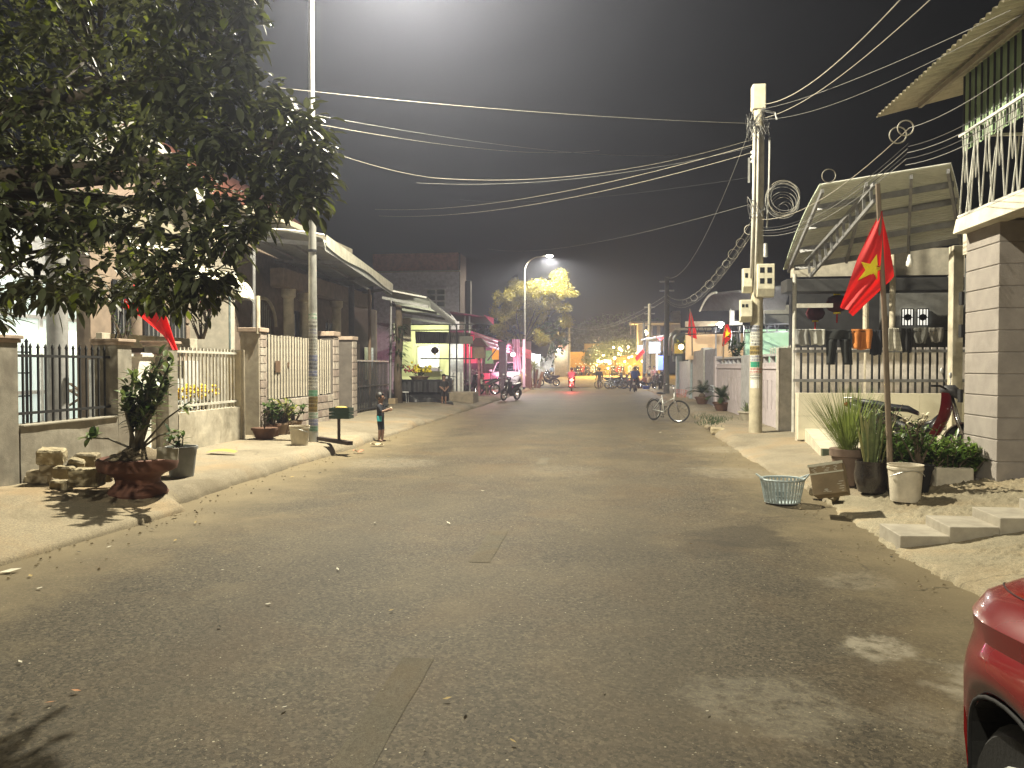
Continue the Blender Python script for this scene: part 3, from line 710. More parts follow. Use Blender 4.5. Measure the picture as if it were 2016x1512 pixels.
# big awning over it
a2 = thing('awning', 'large tin awning with bright curled edge over the arched house', 'awning', (-7.4, 23, .1))
Ea, Eb = at(640, 468, 17.4), at(772, 563, 25.6)      # street edge, near and far
Ia, Ib = at(430, 450, 17.4), Vector((-9.4, 27.5, 4.35))
def a2p(s, t):
    e = Ea.lerp(Eb, t); i = Ia.lerp(Ib, t)
    if s < .8: p = i.lerp(e, s / .8 * .95); p.z += .10 * math.sin(math.pi * s / .8); return p
    q = (s - .8) / .2; p = i.lerp(e, .95 + .05 * math.sin(q * 1.57)); p.z -= .30 * (1 - math.cos(q * 1.57)); return p
sheet('awning_sheet', a2p, 60, .014, a2, tin_m, 22, 4)
b = MB(); b.grid(lambda s, t: Ea.lerp(Eb, t) + Vector((.03, 0, .07 - .25 * s - .05 * s * math.sin(t * 9))), 3, 24); b.build('fascia', M('bright_fascia', (.5, .49, .40), .6, stain=.35), a2)
b = MB(); b.tube([Ea + Vector((0, -.04, .06)), Ea.lerp(Ia, .3) + Vector((0, -.04, .1)), Ia + Vector((0, -.04, .06))], .025, 6); b.build('edge_trim', white, a2)
for t in (.02, .33, .66, .97):
    b = MB(); b.bar(Ia.lerp(Ib, t) + Vector((0, .1, -.12)), Ea.lerp(Eb, t) + Vector((-.1, .1, -.12)), .06, .1); b.build('rafter', greymet, a2)
for k in range(3):
    b = MB(); b.bar(Ia.lerp(Ea, .25 + .3 * k) + Vector((0, .1, -.05)), Ib.lerp(Eb, .25 + .3 * k) + Vector((0, -.1, -.05)), .05, .07); b.build('purlin', greymet, a2)
b = MB(); b.tube([at(500, 660, 17.6), at(500, 478, 17.6)], .04, 8); b.build('post', greymet, a2)
b = MB(); b.tube([(-7.9, 23.6, .1), (-7.9, 23.6, 4.2)], .09, 10); b.build('post', M('dark_post', (.05, .05, .06), .7), a2)
b = MB(); b.tube([(-7.75, 25.0, .1), (-7.75, 25.0, 4.2)], .05, 10); b.build('post', wood, a2)
# dark gate and house behind
dg = thing('gate', 'dark barred gate with pale top rail beside the brick pillar', 'gate', (-7.5, 24.8, .1))
for k in range(24):
    b = MB(); b.box(-7.52, -7.49, 22.95 + k * .16, 22.98 + k * .16, .25, 1.78); b.build('bar', darkmet, dg)
for z, m in ((.3, darkmet), (1.0, darkmet), (1.78, galv)):
    b = MB(); b.box(-7.53, -7.48, 22.85, 26.8, z, z + .045); b.build('rail', m, dg)
dg.location += Vector((.25, -1.3, 0))
h3 = thing('house', 'dark fronted house with deep shaded porch between the arched house and the plant covered trunk', 'house', (-9.6, 25, .1))
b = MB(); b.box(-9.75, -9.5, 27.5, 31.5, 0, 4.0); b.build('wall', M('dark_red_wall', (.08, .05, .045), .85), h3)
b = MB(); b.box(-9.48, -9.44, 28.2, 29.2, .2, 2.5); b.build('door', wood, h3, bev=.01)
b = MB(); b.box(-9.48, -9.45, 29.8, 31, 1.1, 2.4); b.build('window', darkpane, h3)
b = MB(); b.box(-10.2, -9.5, 31.5, 31.7, 0, 4.0); b.box(-14, -9.76, 27.5, 31.7, 4.0, 4.2); b.build('roof_slab', plB, h3)
# third awning
a3 = thing('awning', 'weathered tin awning with curved near end beyond the big awning', 'awning', (-7.2, 30, .1))
Fa, Fb = at(848, 592, 28.5), at(898, 632, 35.5); Ja, Jb = at(752, 577, 28.5), Vector((-9.4, 36.0, 4.1))
def a3p(s, t):
    e = Fa.lerp(Fb, t); i = Ja.lerp(Jb, t)
    if s < .78: p = i.lerp(e, s / .78 * .93); p.z += .12 * math.sin(math.pi * s / .78) + .1; return p
    q = (s - .78) / .22; p = i.lerp(e, .93 + .07 * math.sin(q * 1.57)); p.z += .1 - .38 * (1 - math.cos(q * 1.57)); return p
sheet('awning_sheet', a3p, 50, .014, a3, tin_m, 20, 4)
for k, t in enumerate((.01, .3, .6, .95)):
    b = MB(); b.bar(Ja.lerp(Jb, t) + Vector((0, 0, -.16)), Fa.lerp(Fb, t) + Vector((-.1, 0, -.22)), .06, .1); b.build('rafter', galv if k == 0 else greymet, a3)
b = MB(); b.bar(Ja + Vector((0, -.05, .16)), Fa + Vector((-.15, -.05, .12)), .05, .06); b.build('edge_trim', white, a3)
b = MB(); b.tube([at(768, 790, 29), at(770, 585, 29)], .05, 8); b.build('post', greymet, a3)
b = MB(); b.box(-8.9, -8.2, 32.3, 32.36, 2.7, 3.7); b.build('hanging_panel', cream, a3)
# plant covered trunk
tk = thing('tree', 'dark trunk wrapped in hanging epiphyte plants beside the lit yellow front', 'tree', (-7.9, 29.2, .15))
b = MB(); b.tube([(-7.9, 29.2, .1), (-7.93, 29.2, 1.4), (-7.85, 29.2, 2.8), (-7.9, 29.25, 4.0)], [.17, .15, .14, .12], 10); b.build('trunk', bark, tk, smooth=True)
b = MB(); rd = random.Random(4)
for k in range(150):
    z = rd.uniform(1.6, 3.3); a = rd.uniform(0, 6.28)
    blade_leaf(b, (-7.9 + .13 * math.cos(a), 29.2 + .13 * math.sin(a), z), (math.cos(a), math.sin(a), .3), rd.uniform(.15, .5), .06, 1.2, 4, rd=rd)
stuff(b.build('foliage', leafd, tk))
# ------------------------------------------------------------------ lit yellow front, pergola
h4 = thing('house', 'pale yellow green lit house front with a white lattice window', 'house', (-8.3, 36, .1))
YF = 36.0; limy = M('lime_plaster', (.62, .66, .36), .8, var=.06, stain=.1)
def fx(u): return at(u, 700, YF).x
def fz(v): return at(850, v, YF).z
zs = lambda a: fz(a)
b = MB(); b.box(fx(783), fx(822), YF, YF + .2, .1, fz(640)); b.box(fx(822), fx(884), YF, YF + .2, .1, fz(724)); b.box(fx(822), fx(884), YF, YF + .2, fz(682), fz(640)); b.box(fx(866), fx(884), YF, YF + .2, fz(724), fz(682)); b.build('wall', limy, h4)
b = MB(); b.box(fx(791), fx(815), YF - .04, YF - .001, .9, fz(668)); b.build('wall_panel', limy, h4, bev=.015)
wf = None
b = MB()
for (x0, x1, z0, z1) in ((822, 866, 682, 684), (822, 866, 722, 724), (822, 825, 682, 724), (863, 866, 682, 724)): b.box(fx(x0), fx(x1), YF - .06, YF - .001, fz(z1), fz(z0))
wf = b.build('window', white, h4)
b = MB(); b.box(fx(822), fx(866), YF + .12, YF + .14, fz(722), fz(684)); b.build('pane', M('lit_window', (.8, .85, .9), .4, emit=1.6, ecol=(.85, .92, 1), bump=0), wf)
lat = MB()
for i in range(1, 6): lat.box(fx(825 + 6.6 * i) - .025, fx(825 + 6.6 * i) + .025, YF + .02, YF + .06, fz(710), fz(684))
for j in range(1, 4): lat.box(fx(825), fx(863), YF + .025, YF + .055, fz(684 + 7 * j) - .03, fz(684 + 7 * j) + .03)
lat.build('lattice', white, wf)
b = MB(); b.box(fx(866), fx(903), YF + 1.2, YF + 1.3, .1, 3.0); b.build('rear_wall', M('white_lit_wall', (.75, .75, .7), .8), h4)
b = MB(); b.box(fx(822), fx(866), YF - .35, YF - .07, fz(731), fz(725)); b.build('sill', M('mauve_sill', (.3, .27, .33), .8), h4, bev=.02)
b = MB(); b.box(fx(784), fx(818), YF - .9, YF - .85, fz(658), fz(638)); b.build('upper_grille_backing', M('pale_glow_wall', (.75, .75, .6), .8), h4)
for k in range(6):
    b = MB(); b.box(fx(785 + 6 * k), fx(786 + 6 * k), YF - .95, YF - .92, fz(660), fz(640)); b.build('grille_bar', darkmet, h4)
for v in (642, 650, 659):
    b = MB(); b.box(fx(784), fx(818), YF - .96, YF - .93, fz(v + 1), fz(v)); b.build('grille_rail', darkmet, h4)
pg = thing('pergola', 'thin dark metal frame with a tin valance in front of the yellow front', 'pergola', (-7, 34, .1))
for u, y in ((885, 33.2), (899, 33.2), (917, 33.2), (925, 35.2)):
    p = gd(u, 777, .2); x = at(u, 700, y).x
    b = MB(); b.tube([(x, y, .1), (x, y, 3.5)], .035, 8); b.build('post', darkmet if u != 925 else galv, pg)
x0, x1 = at(780, 650, 33.2).x, at(936, 650, 33.2).x
for z in (3.45, 3.2, 1.95):
    b = MB(); b.box(x0 if z > 2 else at(828, 700, 33.2).x, x1, 33.15, 33.2, z, z + .05); b.build('rail', darkmet, pg)
V0, V1 = at(817, 652, 33.8), at(926, 655, 33.8)
sheet('valance', bil(V0, V0 + Vector((0, .1, -.55)), V1 + Vector((0, .1, -.5)), V1), 26, .018, pg, M('valance_tin', (.10, .09, .085), .7, .2), 3)
b = MB(); b.box(at(905, 662, 33).x, at(931, 662, 33).x, 33.0, 33.05, 2.62, 2.95); b.build('sign_board', M('blank_board', (.14, .14, .12), .8), pg)
ld = None
def lantern(c, r, label, m):
    t = thing('lantern', label, 'lantern', c, 'paper lanterns')
    b = MB(); b.lathe([(r * .3, -r * .75), (r * .75, -r * .55), (r, 0), (r * .75, r * .55), (r * .3, r * .75)], c, 16); b.build('shade', m, t, smooth=True)
    for s_ in (.75, -.9):
        b = MB(); b.lathe([(r * .32, r * s_), (r * .32, r * (s_ + .15))], c, 10); b.build('cap', yelcloth, t)
    b = MB(); b.tube([Vector(c) + Vector((0, 0, -r * .9)), Vector(c) + Vector((0, 0, -r * 1.7))], .02, 6); b.build('tassel', redcloth, t)
    b = MB(); b.tube([Vector(c) + Vector((0, 0, r * .9)), Vector(c) + Vector((0, 0, r * 1.6))], .004, 4); b.build('string', black, t)
lantern(at(856, 690, 33.4), .19, 'dark round lantern hanging in front of the lit lattice window', M('lantern_dark_red', (.09, .02, .02), .8))
lamp('front_light', at(850, 672, 34.9), 130, (1, .97, .72), r=.1)
lamp('front_light', at(803, 680, 34.2), 100, (1, .97, .7), r=.1)
lamp('room_light', at(893, 690, 36.6), 22, (1, .98, .95), r=.1)
# table, chair, tarp, flowers in front of it
tb = thing('stall_table', 'long black counter with tarpaulin skirt in front of the yellow front', 'counter', (-8, 31, .1))
tx0, tx1 = at(779, 760, 30.5).x, at(880, 760, 30.5).x
b = MB(); b.box(tx0, tx1, 30.2, 31.0, 1.02, 1.1); b.build('top', black, tb, bev=.01)
b = MB(); b.grid(lambda s, t: (tx0 + (tx1 - tx0) * s, 30.16 + .03 * math.sin(s * 25) + .02 * math.sin(s * 61), 1.03 - .42 * t), 40, 4); b.build('skirt', M('black_tarp', (.018, .018, .02), .45, bump=.3, bscale=8), tb, smooth=True)
for x in (tx0 + .06, tx1 - .06):
    for y in (30.3, 30.9):
        b = MB(); b.box(x - .03, x + .03, y - .03, y + .03, .1, 1.02); b.build('leg', black, tb)
b = MB(); b.box(tx0 + .1, tx1 - .1, 30.35, 30.95, .3, .6); b.build('lower_box', black, tb)
tp = MB(); tp.grid(lambda s, t: Vector(gd(762 + 132 * s, 786 + 16 * s ** .7 + 3 * math.sin(6 * s), .12)).lerp(Vector((-8.6 + 2.6 * s, 30.1, .16)), t) + Vector((0, 0, .42 * math.sin(math.pi * min(1, .08 + .95 * t)) * (1 - .75 * s) + .03 * math.sin(17 * s + 6 * t))), 30, 12)
tag(tp.build('tarp', M('black_tarp', (.018, .018, .02), .45), smooth=True), 'crumpled black tarpaulin spread on the pavement below the counter', 'tarp')
ch = thing('chair', 'pale folding chair standing at the black counter', 'chair', (at(790, 780, 29.6).x, 29.6, .15))
cx, cy = at(790, 780, 29.6).x, 29.6
b = MB(); b.obox((cx + .08, cy, .62), (.44, .4, .04), (0, 0, .2)); b.build('seat', galv, ch, bev=.01)
b = MB(); b.obox((cx - .16, cy, .92), (.05, .4, .45), (0, -.25, .2)); b.build('backrest', M('chair_grey', (.2, .21, .2), .6), ch, bev=.01)
for dx, dy in ((-.12, -.15), (.25, -.15), (-.12, .17), (.25, .17)):
    b = MB(); b.tube([(cx + dx, cy + dy, .14), (cx + dx * .9, cy + dy, .61)], .014, 6); b.build('leg', galv, ch)
fp = thing('flower_display', 'mass of yellow and pink flowers on the black counter', 'flowers', (at(826, 740, 30.6).x, 30.6, 1.1))
fc = Vector((at(826, 740, 30.6).x, 30.6, 1.1))
b = MB(); b.lathe([(.3, 0), (.42, .12), (.42, .14)], fc, 16); b.build('basket', wood, fp)
bushy(fp, fc + Vector((0, 0, .08)), .5, .5, 170, .12, .05, 71, leafd, 14)
rd = random.Random(72)
for mm_, nb_, dx_, cnt in ((M('yellow_petal', (.65, .55, .03), .7, bump=0), 'yellow_blossoms', .12, 60), (M('pink_petal', (.42, .11, .10), .7, bump=0), 'pink_blossoms', -.28, 34)):
    b = MB()
    for k in range(cnt): b.ball(fc + Vector((dx_ + rd.gauss(0, .24), rd.uniform(-.25, .1), .3 + abs(rd.gauss(0, .14)))), rd.uniform(.035, .06), 6, 4)
    stuff(b.build(nb_, mm_, fp, smooth=True))
# two storey house behind
h5 = thing('house', 'tall mauve grey two storey house with a dark brick parapet and small window', 'house', (-11, 49, .1))
mauve = M('mauve_plaster', (.78, .76, .82), .9, stain=.3)
p0, p1 = at(735, 500, 48), at(904, 500, 48); zpar = at(850, 534, 48).z; ztop = p0.z
b = MB(); b.box(p0.x, p1.x, 48, 50.2, 0, zpar); b.build('wall', mauve, h5)
b = MB(); b.box(p0.x - .05, p1.x - .1, 48.05, 50.1, zpar, ztop); b.build('parapet', M('brick_parapet', (.50, .23, .14), .9, bump=.5, bscale=18, stain=.6), h5)
b = MB(); b.box(p0.x - 1, p1.x + .06, 47.9, 48.0, zpar - .06, zpar + .04); b.build('string_course', cream, h5)
w0, w1 = at(841, 605, 48), at(877, 569, 48)
b = MB(); b.box(w0.x, w1.x, 47.93, 47.99, w0.z, w1.z); wn = b.build('window', M('grey_frame', (.8, .8, .78), .7), h5)
for i in range(2):
    for j in range(3):
        pw, ph = (w1.x - w0.x) / 2, (w1.z - w0.z) / 3
        b = MB(); b.box(w0.x + pw * i + .07, w0.x + pw * (i + 1) - .05, 47.9, 47.925, w0.z + ph * j + .05, w0.z + ph * (j + 1) - .05); b.build('pane', M('dim_pane', (.12, .13, .10), .4), wn)
b = MB(); b.box(w0.x - .12, w1.x + .12, 47.8, 47.99, w1.z + .02, w1.z + .12); b.build('lintel', mauve, h5)
q0, q1 = at(904, 640, 50), at(926, 553, 50)
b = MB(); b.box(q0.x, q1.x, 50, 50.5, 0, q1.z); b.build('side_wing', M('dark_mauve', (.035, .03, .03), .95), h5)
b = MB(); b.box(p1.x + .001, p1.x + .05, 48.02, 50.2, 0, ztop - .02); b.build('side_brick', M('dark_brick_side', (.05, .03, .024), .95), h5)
b = MB(); l0 = at(820, 610, 46); b.box(l0.x, at(893, 610, 46).x, 45.2, 47.9, 3.4, at(850, 622, 46).z); b.build('lower_block', mauve, h5)
# ------------------------------------------------------------------ motorbikes
bike_red = M('bike_paint_red', (.30, .015, .02), .3, coat=.6, bump=0)
bike_blk = M('bike_paint_black', (.015, .015, .018), .3, coat=.6, bump=0)
bike_blu = M('bike_paint_blue', (.02, .04, .16), .3, coat=.6, bump=0)
bike_wht = M('bike_paint_white', (.5, .5, .5), .3, coat=.5, bump=0)
bike_gry = M('bike_plastic_grey', (.05, .05, .055), .45, bump=0)
vinyl = M('vinyl_seat', (.02, .022, .03), .45, bump=.05)
paint_slot = M('bike_paint_base', (.03, .03, .032), .3, coat=.6, bump=0)
def make_motorbike():
    t = thing('motorbike', 'x', 'motorbike')
    for nm, y in (('wheel', .62), ('wheel', -.6)):
        b = MB(); b.ring((0, y, .29), .245, .042, 'x', 22, 8); w = b.build(nm, rubber, t, smooth=True, local=True)
        b = MB(); b.ring((0, y, .29), .2, .014, 'x', 22, 5); b.tube([(-.06, y, .29), (.06, y, .29)], .05, 10)
        for k in range(9):
            a = k * 6.283 / 9; b.bar((0, y + .03 * math.cos(a), .29 + .03 * math.sin(a)), (0, y + .2 * math.cos(a), .29 + .2 * math.sin(a)), .012)
        b.build('rim', chrome, w, local=True)
        b = MB(); a0, a1 = (20, 170) if y > 0 else (60, 190)
        b.grid(lambda s, q: ((q - .5) * .13, y + .305 * math.cos(R(a0 + (a1 - a0) * s)), .29 + (.305 - .03 * abs(q - .5) * 2) * math.sin(R(a0 + (a1 - a0) * s))), 12, 4); b.build('mudguard', paint_slot if y > 0 else bike_gry, t, smooth=True, local=True)
    for sx in (-.085, .085):
        b = MB(); b.tube([(sx, .62, .29), (sx * .9, .5, .62), (sx * .6, .42, .92)], .022, 7); b.build('fork', chrome, t, smooth=True, local=True)
        b = MB(); b.tube([(sx * 1.2, -.6, .29), (sx * 1.3, -.48, .62)], .028, 7); b.build('shock_absorber', chrome, t, local=True)
    b = MB()                            # leg shield
    def shield(s, q):
        x = (q - .5) * 2; z = .40 + .55 * s; w = .19 + .05 * math.sin(s * 2.6); y = .30 + .14 * s - .10 * abs(x) ** 2 + .05 * math.sin(s * 3.1)
        return (x * w, y, z)
    b.grid(shield, 10, 8); b.build('leg_shield', paint_slot, t, smooth=True, local=True)
    b = MB(); b.loft([(0, .34, .62, .05, .12), (0, .2, .5, .06, .1), (0, 0, .44, .07, .09), (0, -.15, .5, .09, .12), (0, -.4, .62, .11, .11), (0, -.7, .72, .09, .07), (0, -.88, .78, .04, .035)], 14); b.build('body', paint_slot, t, smooth=True, local=True)
    b = MB(); b.loft([(0, .04, .68, .07, .03), (0, -.08, .735, .115, .045), (0, -.3, .75, .13, .05), (0, -.45, .785, .125, .05), (0, -.72, .82, .10, .04), (0, -.78, .82, .05, .025)], 14); b.build('seat', vinyl, t, smooth=True, local=True)
    b = MB(); b.loft([(0, .02, .3, .09, .08), (0, -.1, .32, .13, .12), (0, -.3, .3, .11, .1)], 12); b.tube([(0, .25, .42), (0, .05, .3)], .06, 8); b.build('engine', bike_gry, t, smooth=True, local=True)
    b = MB(); b.tube([(.13, .0, .22), (.14, -.25, .24), (.15, -.5, .33), (.15, -.85, .42)], [.02, .03, .05, .045], 9); b.build('exhaust', galv, t, smooth=True, local=True)
    b = MB(); b.loft([(0, .52, .93, .07, .07), (0, .46, .98, .12, .085), (0, .36, 1.0, .13, .06), (0, .3, .99, .08, .04)], 14); b.build('handlebar_cowl', paint_slot, t, smooth=True, local=True)
    b = MB(); b.ball((0, .51, .95), (.075, .04, .06), 10, 6); b.build('headlight', clearlens, t, smooth=True, local=True)
    for sx in (-1, 1):
        b = MB(); b.tube([(sx * .1, .38, 1.0), (sx * .26, .33, 1.03), (sx * .36, .24, 1.02)], .015, 7); b.build('handlebar', rubber, t, local=True)
        b = MB(); b.tube([(sx * .2, .36, 1.02), (sx * .25, .37, 1.13), (sx * .29, .36, 1.2)], .007, 5); m_ = b.build('mirror', bike_gry, t, local=True)
        b = MB(); b.ball((sx * .31, .355, 1.22), (.065, .018, .042), 10, 6); b.build('mirror_glass', clearlens, m_, smooth=True, local=True)
        b = MB(); b.tube([(sx * .1, -.05, .24), (sx * .28, -.05, .25)], .016, 6); b.build('footpeg', rubber, t, local=True)
    b = MB(); b.ball((0, -.86, .77), (.07, .035, .035), 10, 6); b.build('tail_light', M('tail_lens_off', (.25, .01, .01), .25, bump=0), t, smooth=True, local=True)
    b = MB(); b.obox((0, -.9, .55), (.17, .012, .13), (.25, 0, 0)); b.build('number_plate', white, t, local=True)
    b = MB(); b.tube([(-.08, -.1, .22), (-.2, -.18, .01)], .012, 6); b.build('side_stand', darkmet, t, local=True)
    for sx in (-1, 1):
        b = MB(); b.tube([(sx * .06, -.5, .78), (sx * .11, -.75, .86), (sx * .05, -.9, .86)], .012, 6); b.build('grab_rail', chrome, t, local=True)
    return t
MOTO = make_motorbike(); _first = [True]
def moto(x, y, z, heading, paint, label, group='parked motorbikes', lean=R(7)):
    """heading: direction of the front wheel, degrees from +y towards +x"""
    o = copy_tree(MOTO, None, {paint_slot: paint})
    put(o, (x, y, z), -R(heading), label, group); o.rotation_euler.y = lean * -1
    return o
# left side bikes
moto(-4.42, 36.7, .0, 205, bike_blk, 'black motorbike with a bag on its front parked alone at the road edge')
bx = at(905, 780, 38).x
moto(bx - .55, 37.6, .2, 245, bike_blk, 'dark motorbike parked behind the thin pergola post nearest the counter')
moto(bx + .35, 38.2, .2, 100, bike_gry, 'dark motorbike parked behind the stone planter')
moto(bx + 1.1, 38.6, .2, 265, bike_blk, 'dark motorbike parked between the pergola and the squatting figure')
moto(at(873, 770, 33).x, 33.6, .2, 180, bike_gry, 'dark motorbike behind the boy, beside the black counter')
moto(at(1080, 760, 60).x, 60, .1, 265, bike_gry, 'grey motorbike parked by the old planks past the pink house')
moto(at(1078, 735, 71).x, 71, .33, 200, bike_blk, 'motorbike standing in front of the bright white shop')
# cluster at the right junction
for i, (u, y, hd, p, lb) in enumerate(((1213, 56.6, 75, bike_blk, 'black motorbike nearest the bicycle in the roadside cluster'), (1224, 57.2, 80, bike_gry, 'grey motorbike in the middle of the roadside cluster'), (1236, 57.8, 70, bike_blk, 'black motorbike at the kerb end of the roadside cluster'), (1244, 58.6, 95, bike_red, 'red motorbike half hidden behind the roadside cluster'))):
    moto(at(u, 760, y).x, y, 0, hd, p, lb)
# row before the yellow wall
row = [1134, 1144, 1155, 1163, 1171, 1207, 1214, 1222, 1240, 1250]
nm = ['leftmost', 'second', 'third', 'fourth', 'fifth', 'sixth', 'seventh', 'eighth', 'ninth', 'last']
for i, u in enumerate(row):
    y = 79.5 + (i % 3) * .5
    moto(at(u, 738, y).x, y, rise(y), 175 + 17 * ((i * 7) % 3 - 1), [bike_blk, bike_red, bike_gry, bike_wht, bike_blk][i % 5], f'{nm[i]} motorbike from the orange gate in the row before the yellow lattice wall')
moto(at(1295, 757, 52).x, 52.5, .14, 200, bike_gry, 'dark motorbike parked beside the blue lit sign', lean=R(5))
moto(at(1301, 757, 50).x, 50.6, .14, 190, bike_blk, 'dark motorbike parked close behind the far utility pole', lean=R(5))
# scooter on the near porch, right side, front to the right
scoot = moto(4.42, 11.6, .22, 122, bike_blk, 'dark red motorbike parked on the tiled porch beside the rusticated pillar', 'parked motorbikes', R(6))
for ch in scoot.children:
    if ch.name.startswith('handlebar_cowl'): ch.material_slots[0].link = 'OBJECT'; ch.material_slots[0].material = bike_gry
    if ch.name.startswith(('leg_shield', 'mudguard')) and ch.material_slots[0].material is not bike_gry: ch.material_slots[0].link = 'OBJECT'; ch.material_slots[0].material = M('bike_paint_maroon', (.15, .008, .014), .3, coat=.6, bump=0)
scoot.scale = (1.08,) * 3
# ------------------------------------------------------------------ bicycles
def make_bicycle(name, label, white_=True):
    t = thing(name, label, 'bicycle', group='bicycles'); fm = M('bicycle_silver', (.55, .55, .52), .35, .5, stain=.2)
    Rw = .325; yr, yf = -.52, .53
    for nm, y in (('wheel', yf), ('wheel', yr)):
        b = MB(); b.ring((0, y, Rw), Rw - .018, .018, 'x', 36, 6); w = b.build(nm, rubber, t, smooth=True, local=True)
        b = MB(); b.ring((0, y, Rw), Rw - .045, .011, 'x', 36, 5); b.tube([(-.05, y, Rw), (.05, y, Rw)], .022, 8)
        b.build('rim', chrome, w, local=True)
        b = MB()
        for k in range(18):
            a = k * 6.283 / 18; b.bar((.018 * (-1) ** k, y, Rw), (0, y + (Rw - .05) * math.cos(a), Rw + (Rw - .05) * math.sin(a)), .0055)
        stuff(b.build('spokes', chrome, w, local=True))
        b = MB(); b.grid(lambda s, q: ((q - .5) * .05, y + (Rw + .03) * math.cos(R(25 + 150 * s)), Rw + (Rw + .03) * math.sin(R(25 + 150 * s))), 14, 2); b.build('mudguard', chrome, t, smooth=True, local=True)
    b = MB(); bb = (0, -.06, .28); seat = (0, -.2, .78); head = (0, .36, .82)
    b.tube([bb, seat], .017, 8); b.tube([bb, (0, .38, .6)], .018, 8); b.tube([(0, -.13, .52), (0, .37, .7)], .014, 8)
    for sx in (-.05, .05): b.tube([(sx, yr, Rw), (sx * .4, -.17, .68)], .009, 6); b.tube([(sx, yr, Rw), (sx * .3, -.06, .28)], .01, 6)
    b.tube([(0, .39, .56), (0, .35, .88)], .022, 8)
    b.build('frame', fm, t, smooth=True, local=True)
    b = MB()
    for sx in (-.05, .05): b.tube([(sx, yf, Rw), (sx, .43, .6), (0, .39, .66)], .012, 6)
    b.build('fork', chrome, t, smooth=True, local=True)
    b = MB(); b.tube([(0, .35, .86), (0, .33, 1.06)], .013, 8); b.tube([(-.27, .12, 1.1), (-.24, .27, 1.09), (0, .36, 1.06), (.24, .27, 1.09), (.27, .12, 1.1)], .012, 8); b.build('handlebar', chrome, t, smooth=True, local=True)
    b = MB(); b.loft([(0, -.36, .83, .08, .03), (0, -.26, .83, .095, .035), (0, -.12, .82, .03, .022), (0, -.05, .82, .012, .012)], 12); b.build('saddle', vinyl, t, smooth=True, local=True)
    b = MB(); b.ring(bb, .085, .008, 'x', 18, 5); b.tube([(.07, -.06, .28), (.08, .03, .14)], .01, 6); b.tube([(-.07, -.06, .28), (-.08, -.15, .42)], .01, 6); b.build('crank', chrome, t, local=True)
    for sx, y, z in ((.12, .03, .13), (-.12, -.15, .43)):
        b = MB(); b.box(sx - .045, sx + .045, y - .03, y + .03, z - .01, z + .012); b.build('pedal', rubber, t, local=True)
    b = MB()                            # wire basket
    wires = lambda p, q: b.bar(p, q, .005)
    for zz, w, d in ((.74, .13, .10), (.84, .15, .12), (.96, .17, .14)):
        y0 = .58
        c = [(-w, y0 - d, zz), (w, y0 - d, zz), (w, y0 + d, zz), (-w, y0 + d, zz)]
        for k in range(4): wires(c[k], c[(k + 1) % 4])
    for k in range(6):
        x = -1 + .4 * k
        for sy in (-1, 1): wires((x * .13, .58 + sy * .10, .74), (x * .17, .58 + sy * .14, .96))
        for sx in (-1, 1): wires((sx * .13, .58 + x * .10, .74), (sx * .17, .58 + x * .14, .96))
        wires((x * .13, .48, .74), (x * .13, .68, .74))
    b.build('basket', M('red_wire', (.3, .08, .06), .5), t, local=True)
    b = MB(); b.tube([(-.06, -.42, .02), (-.09, -.5, .32)], .01, 6); b.build('kickstand', chrome, t, local=True)
    return t
BI = make_bicycle('bicycle', 'silver city bicycle with wire basket parked at the right kerb')
put(BI, (1.82, 23.15, .0), -R(145)); BI.rotation_euler.y = R(-4)
for ch in BI.children:                  # front end steered
    if ch.name.startswith(('fork', 'handlebar', 'basket')) or (ch.name.startswith(('wheel', 'mudguard')) and max(v.co.y for v in ch.data.vertices) > .6):
        ch.matrix_local = Matrix.Translation((0, .39, 0)) @ Matrix.Rotation(R(38), 4, 'Z') @ Matrix.Translation((0, -.39, 0))
b2 = copy_tree(BI); put(b2, (at(1192, 758, 56).x, 56, 0), R(-70), 'bicycle standing beside the parked motorbike cluster', 'bicycles')
b3 = copy_tree(BI); put(b3, (at(1195, 745, 76).x, 76, rise(76)), R(-40), 'bicycle near the yellow lattice wall and string lights', 'bicycles')
bag = MB(); bag.grid(lambda s, t: ((s - .5) * .28, .52 + .06 * math.sin(6 * s) + .05 * t, .62 + .36 * t), 8, 6)
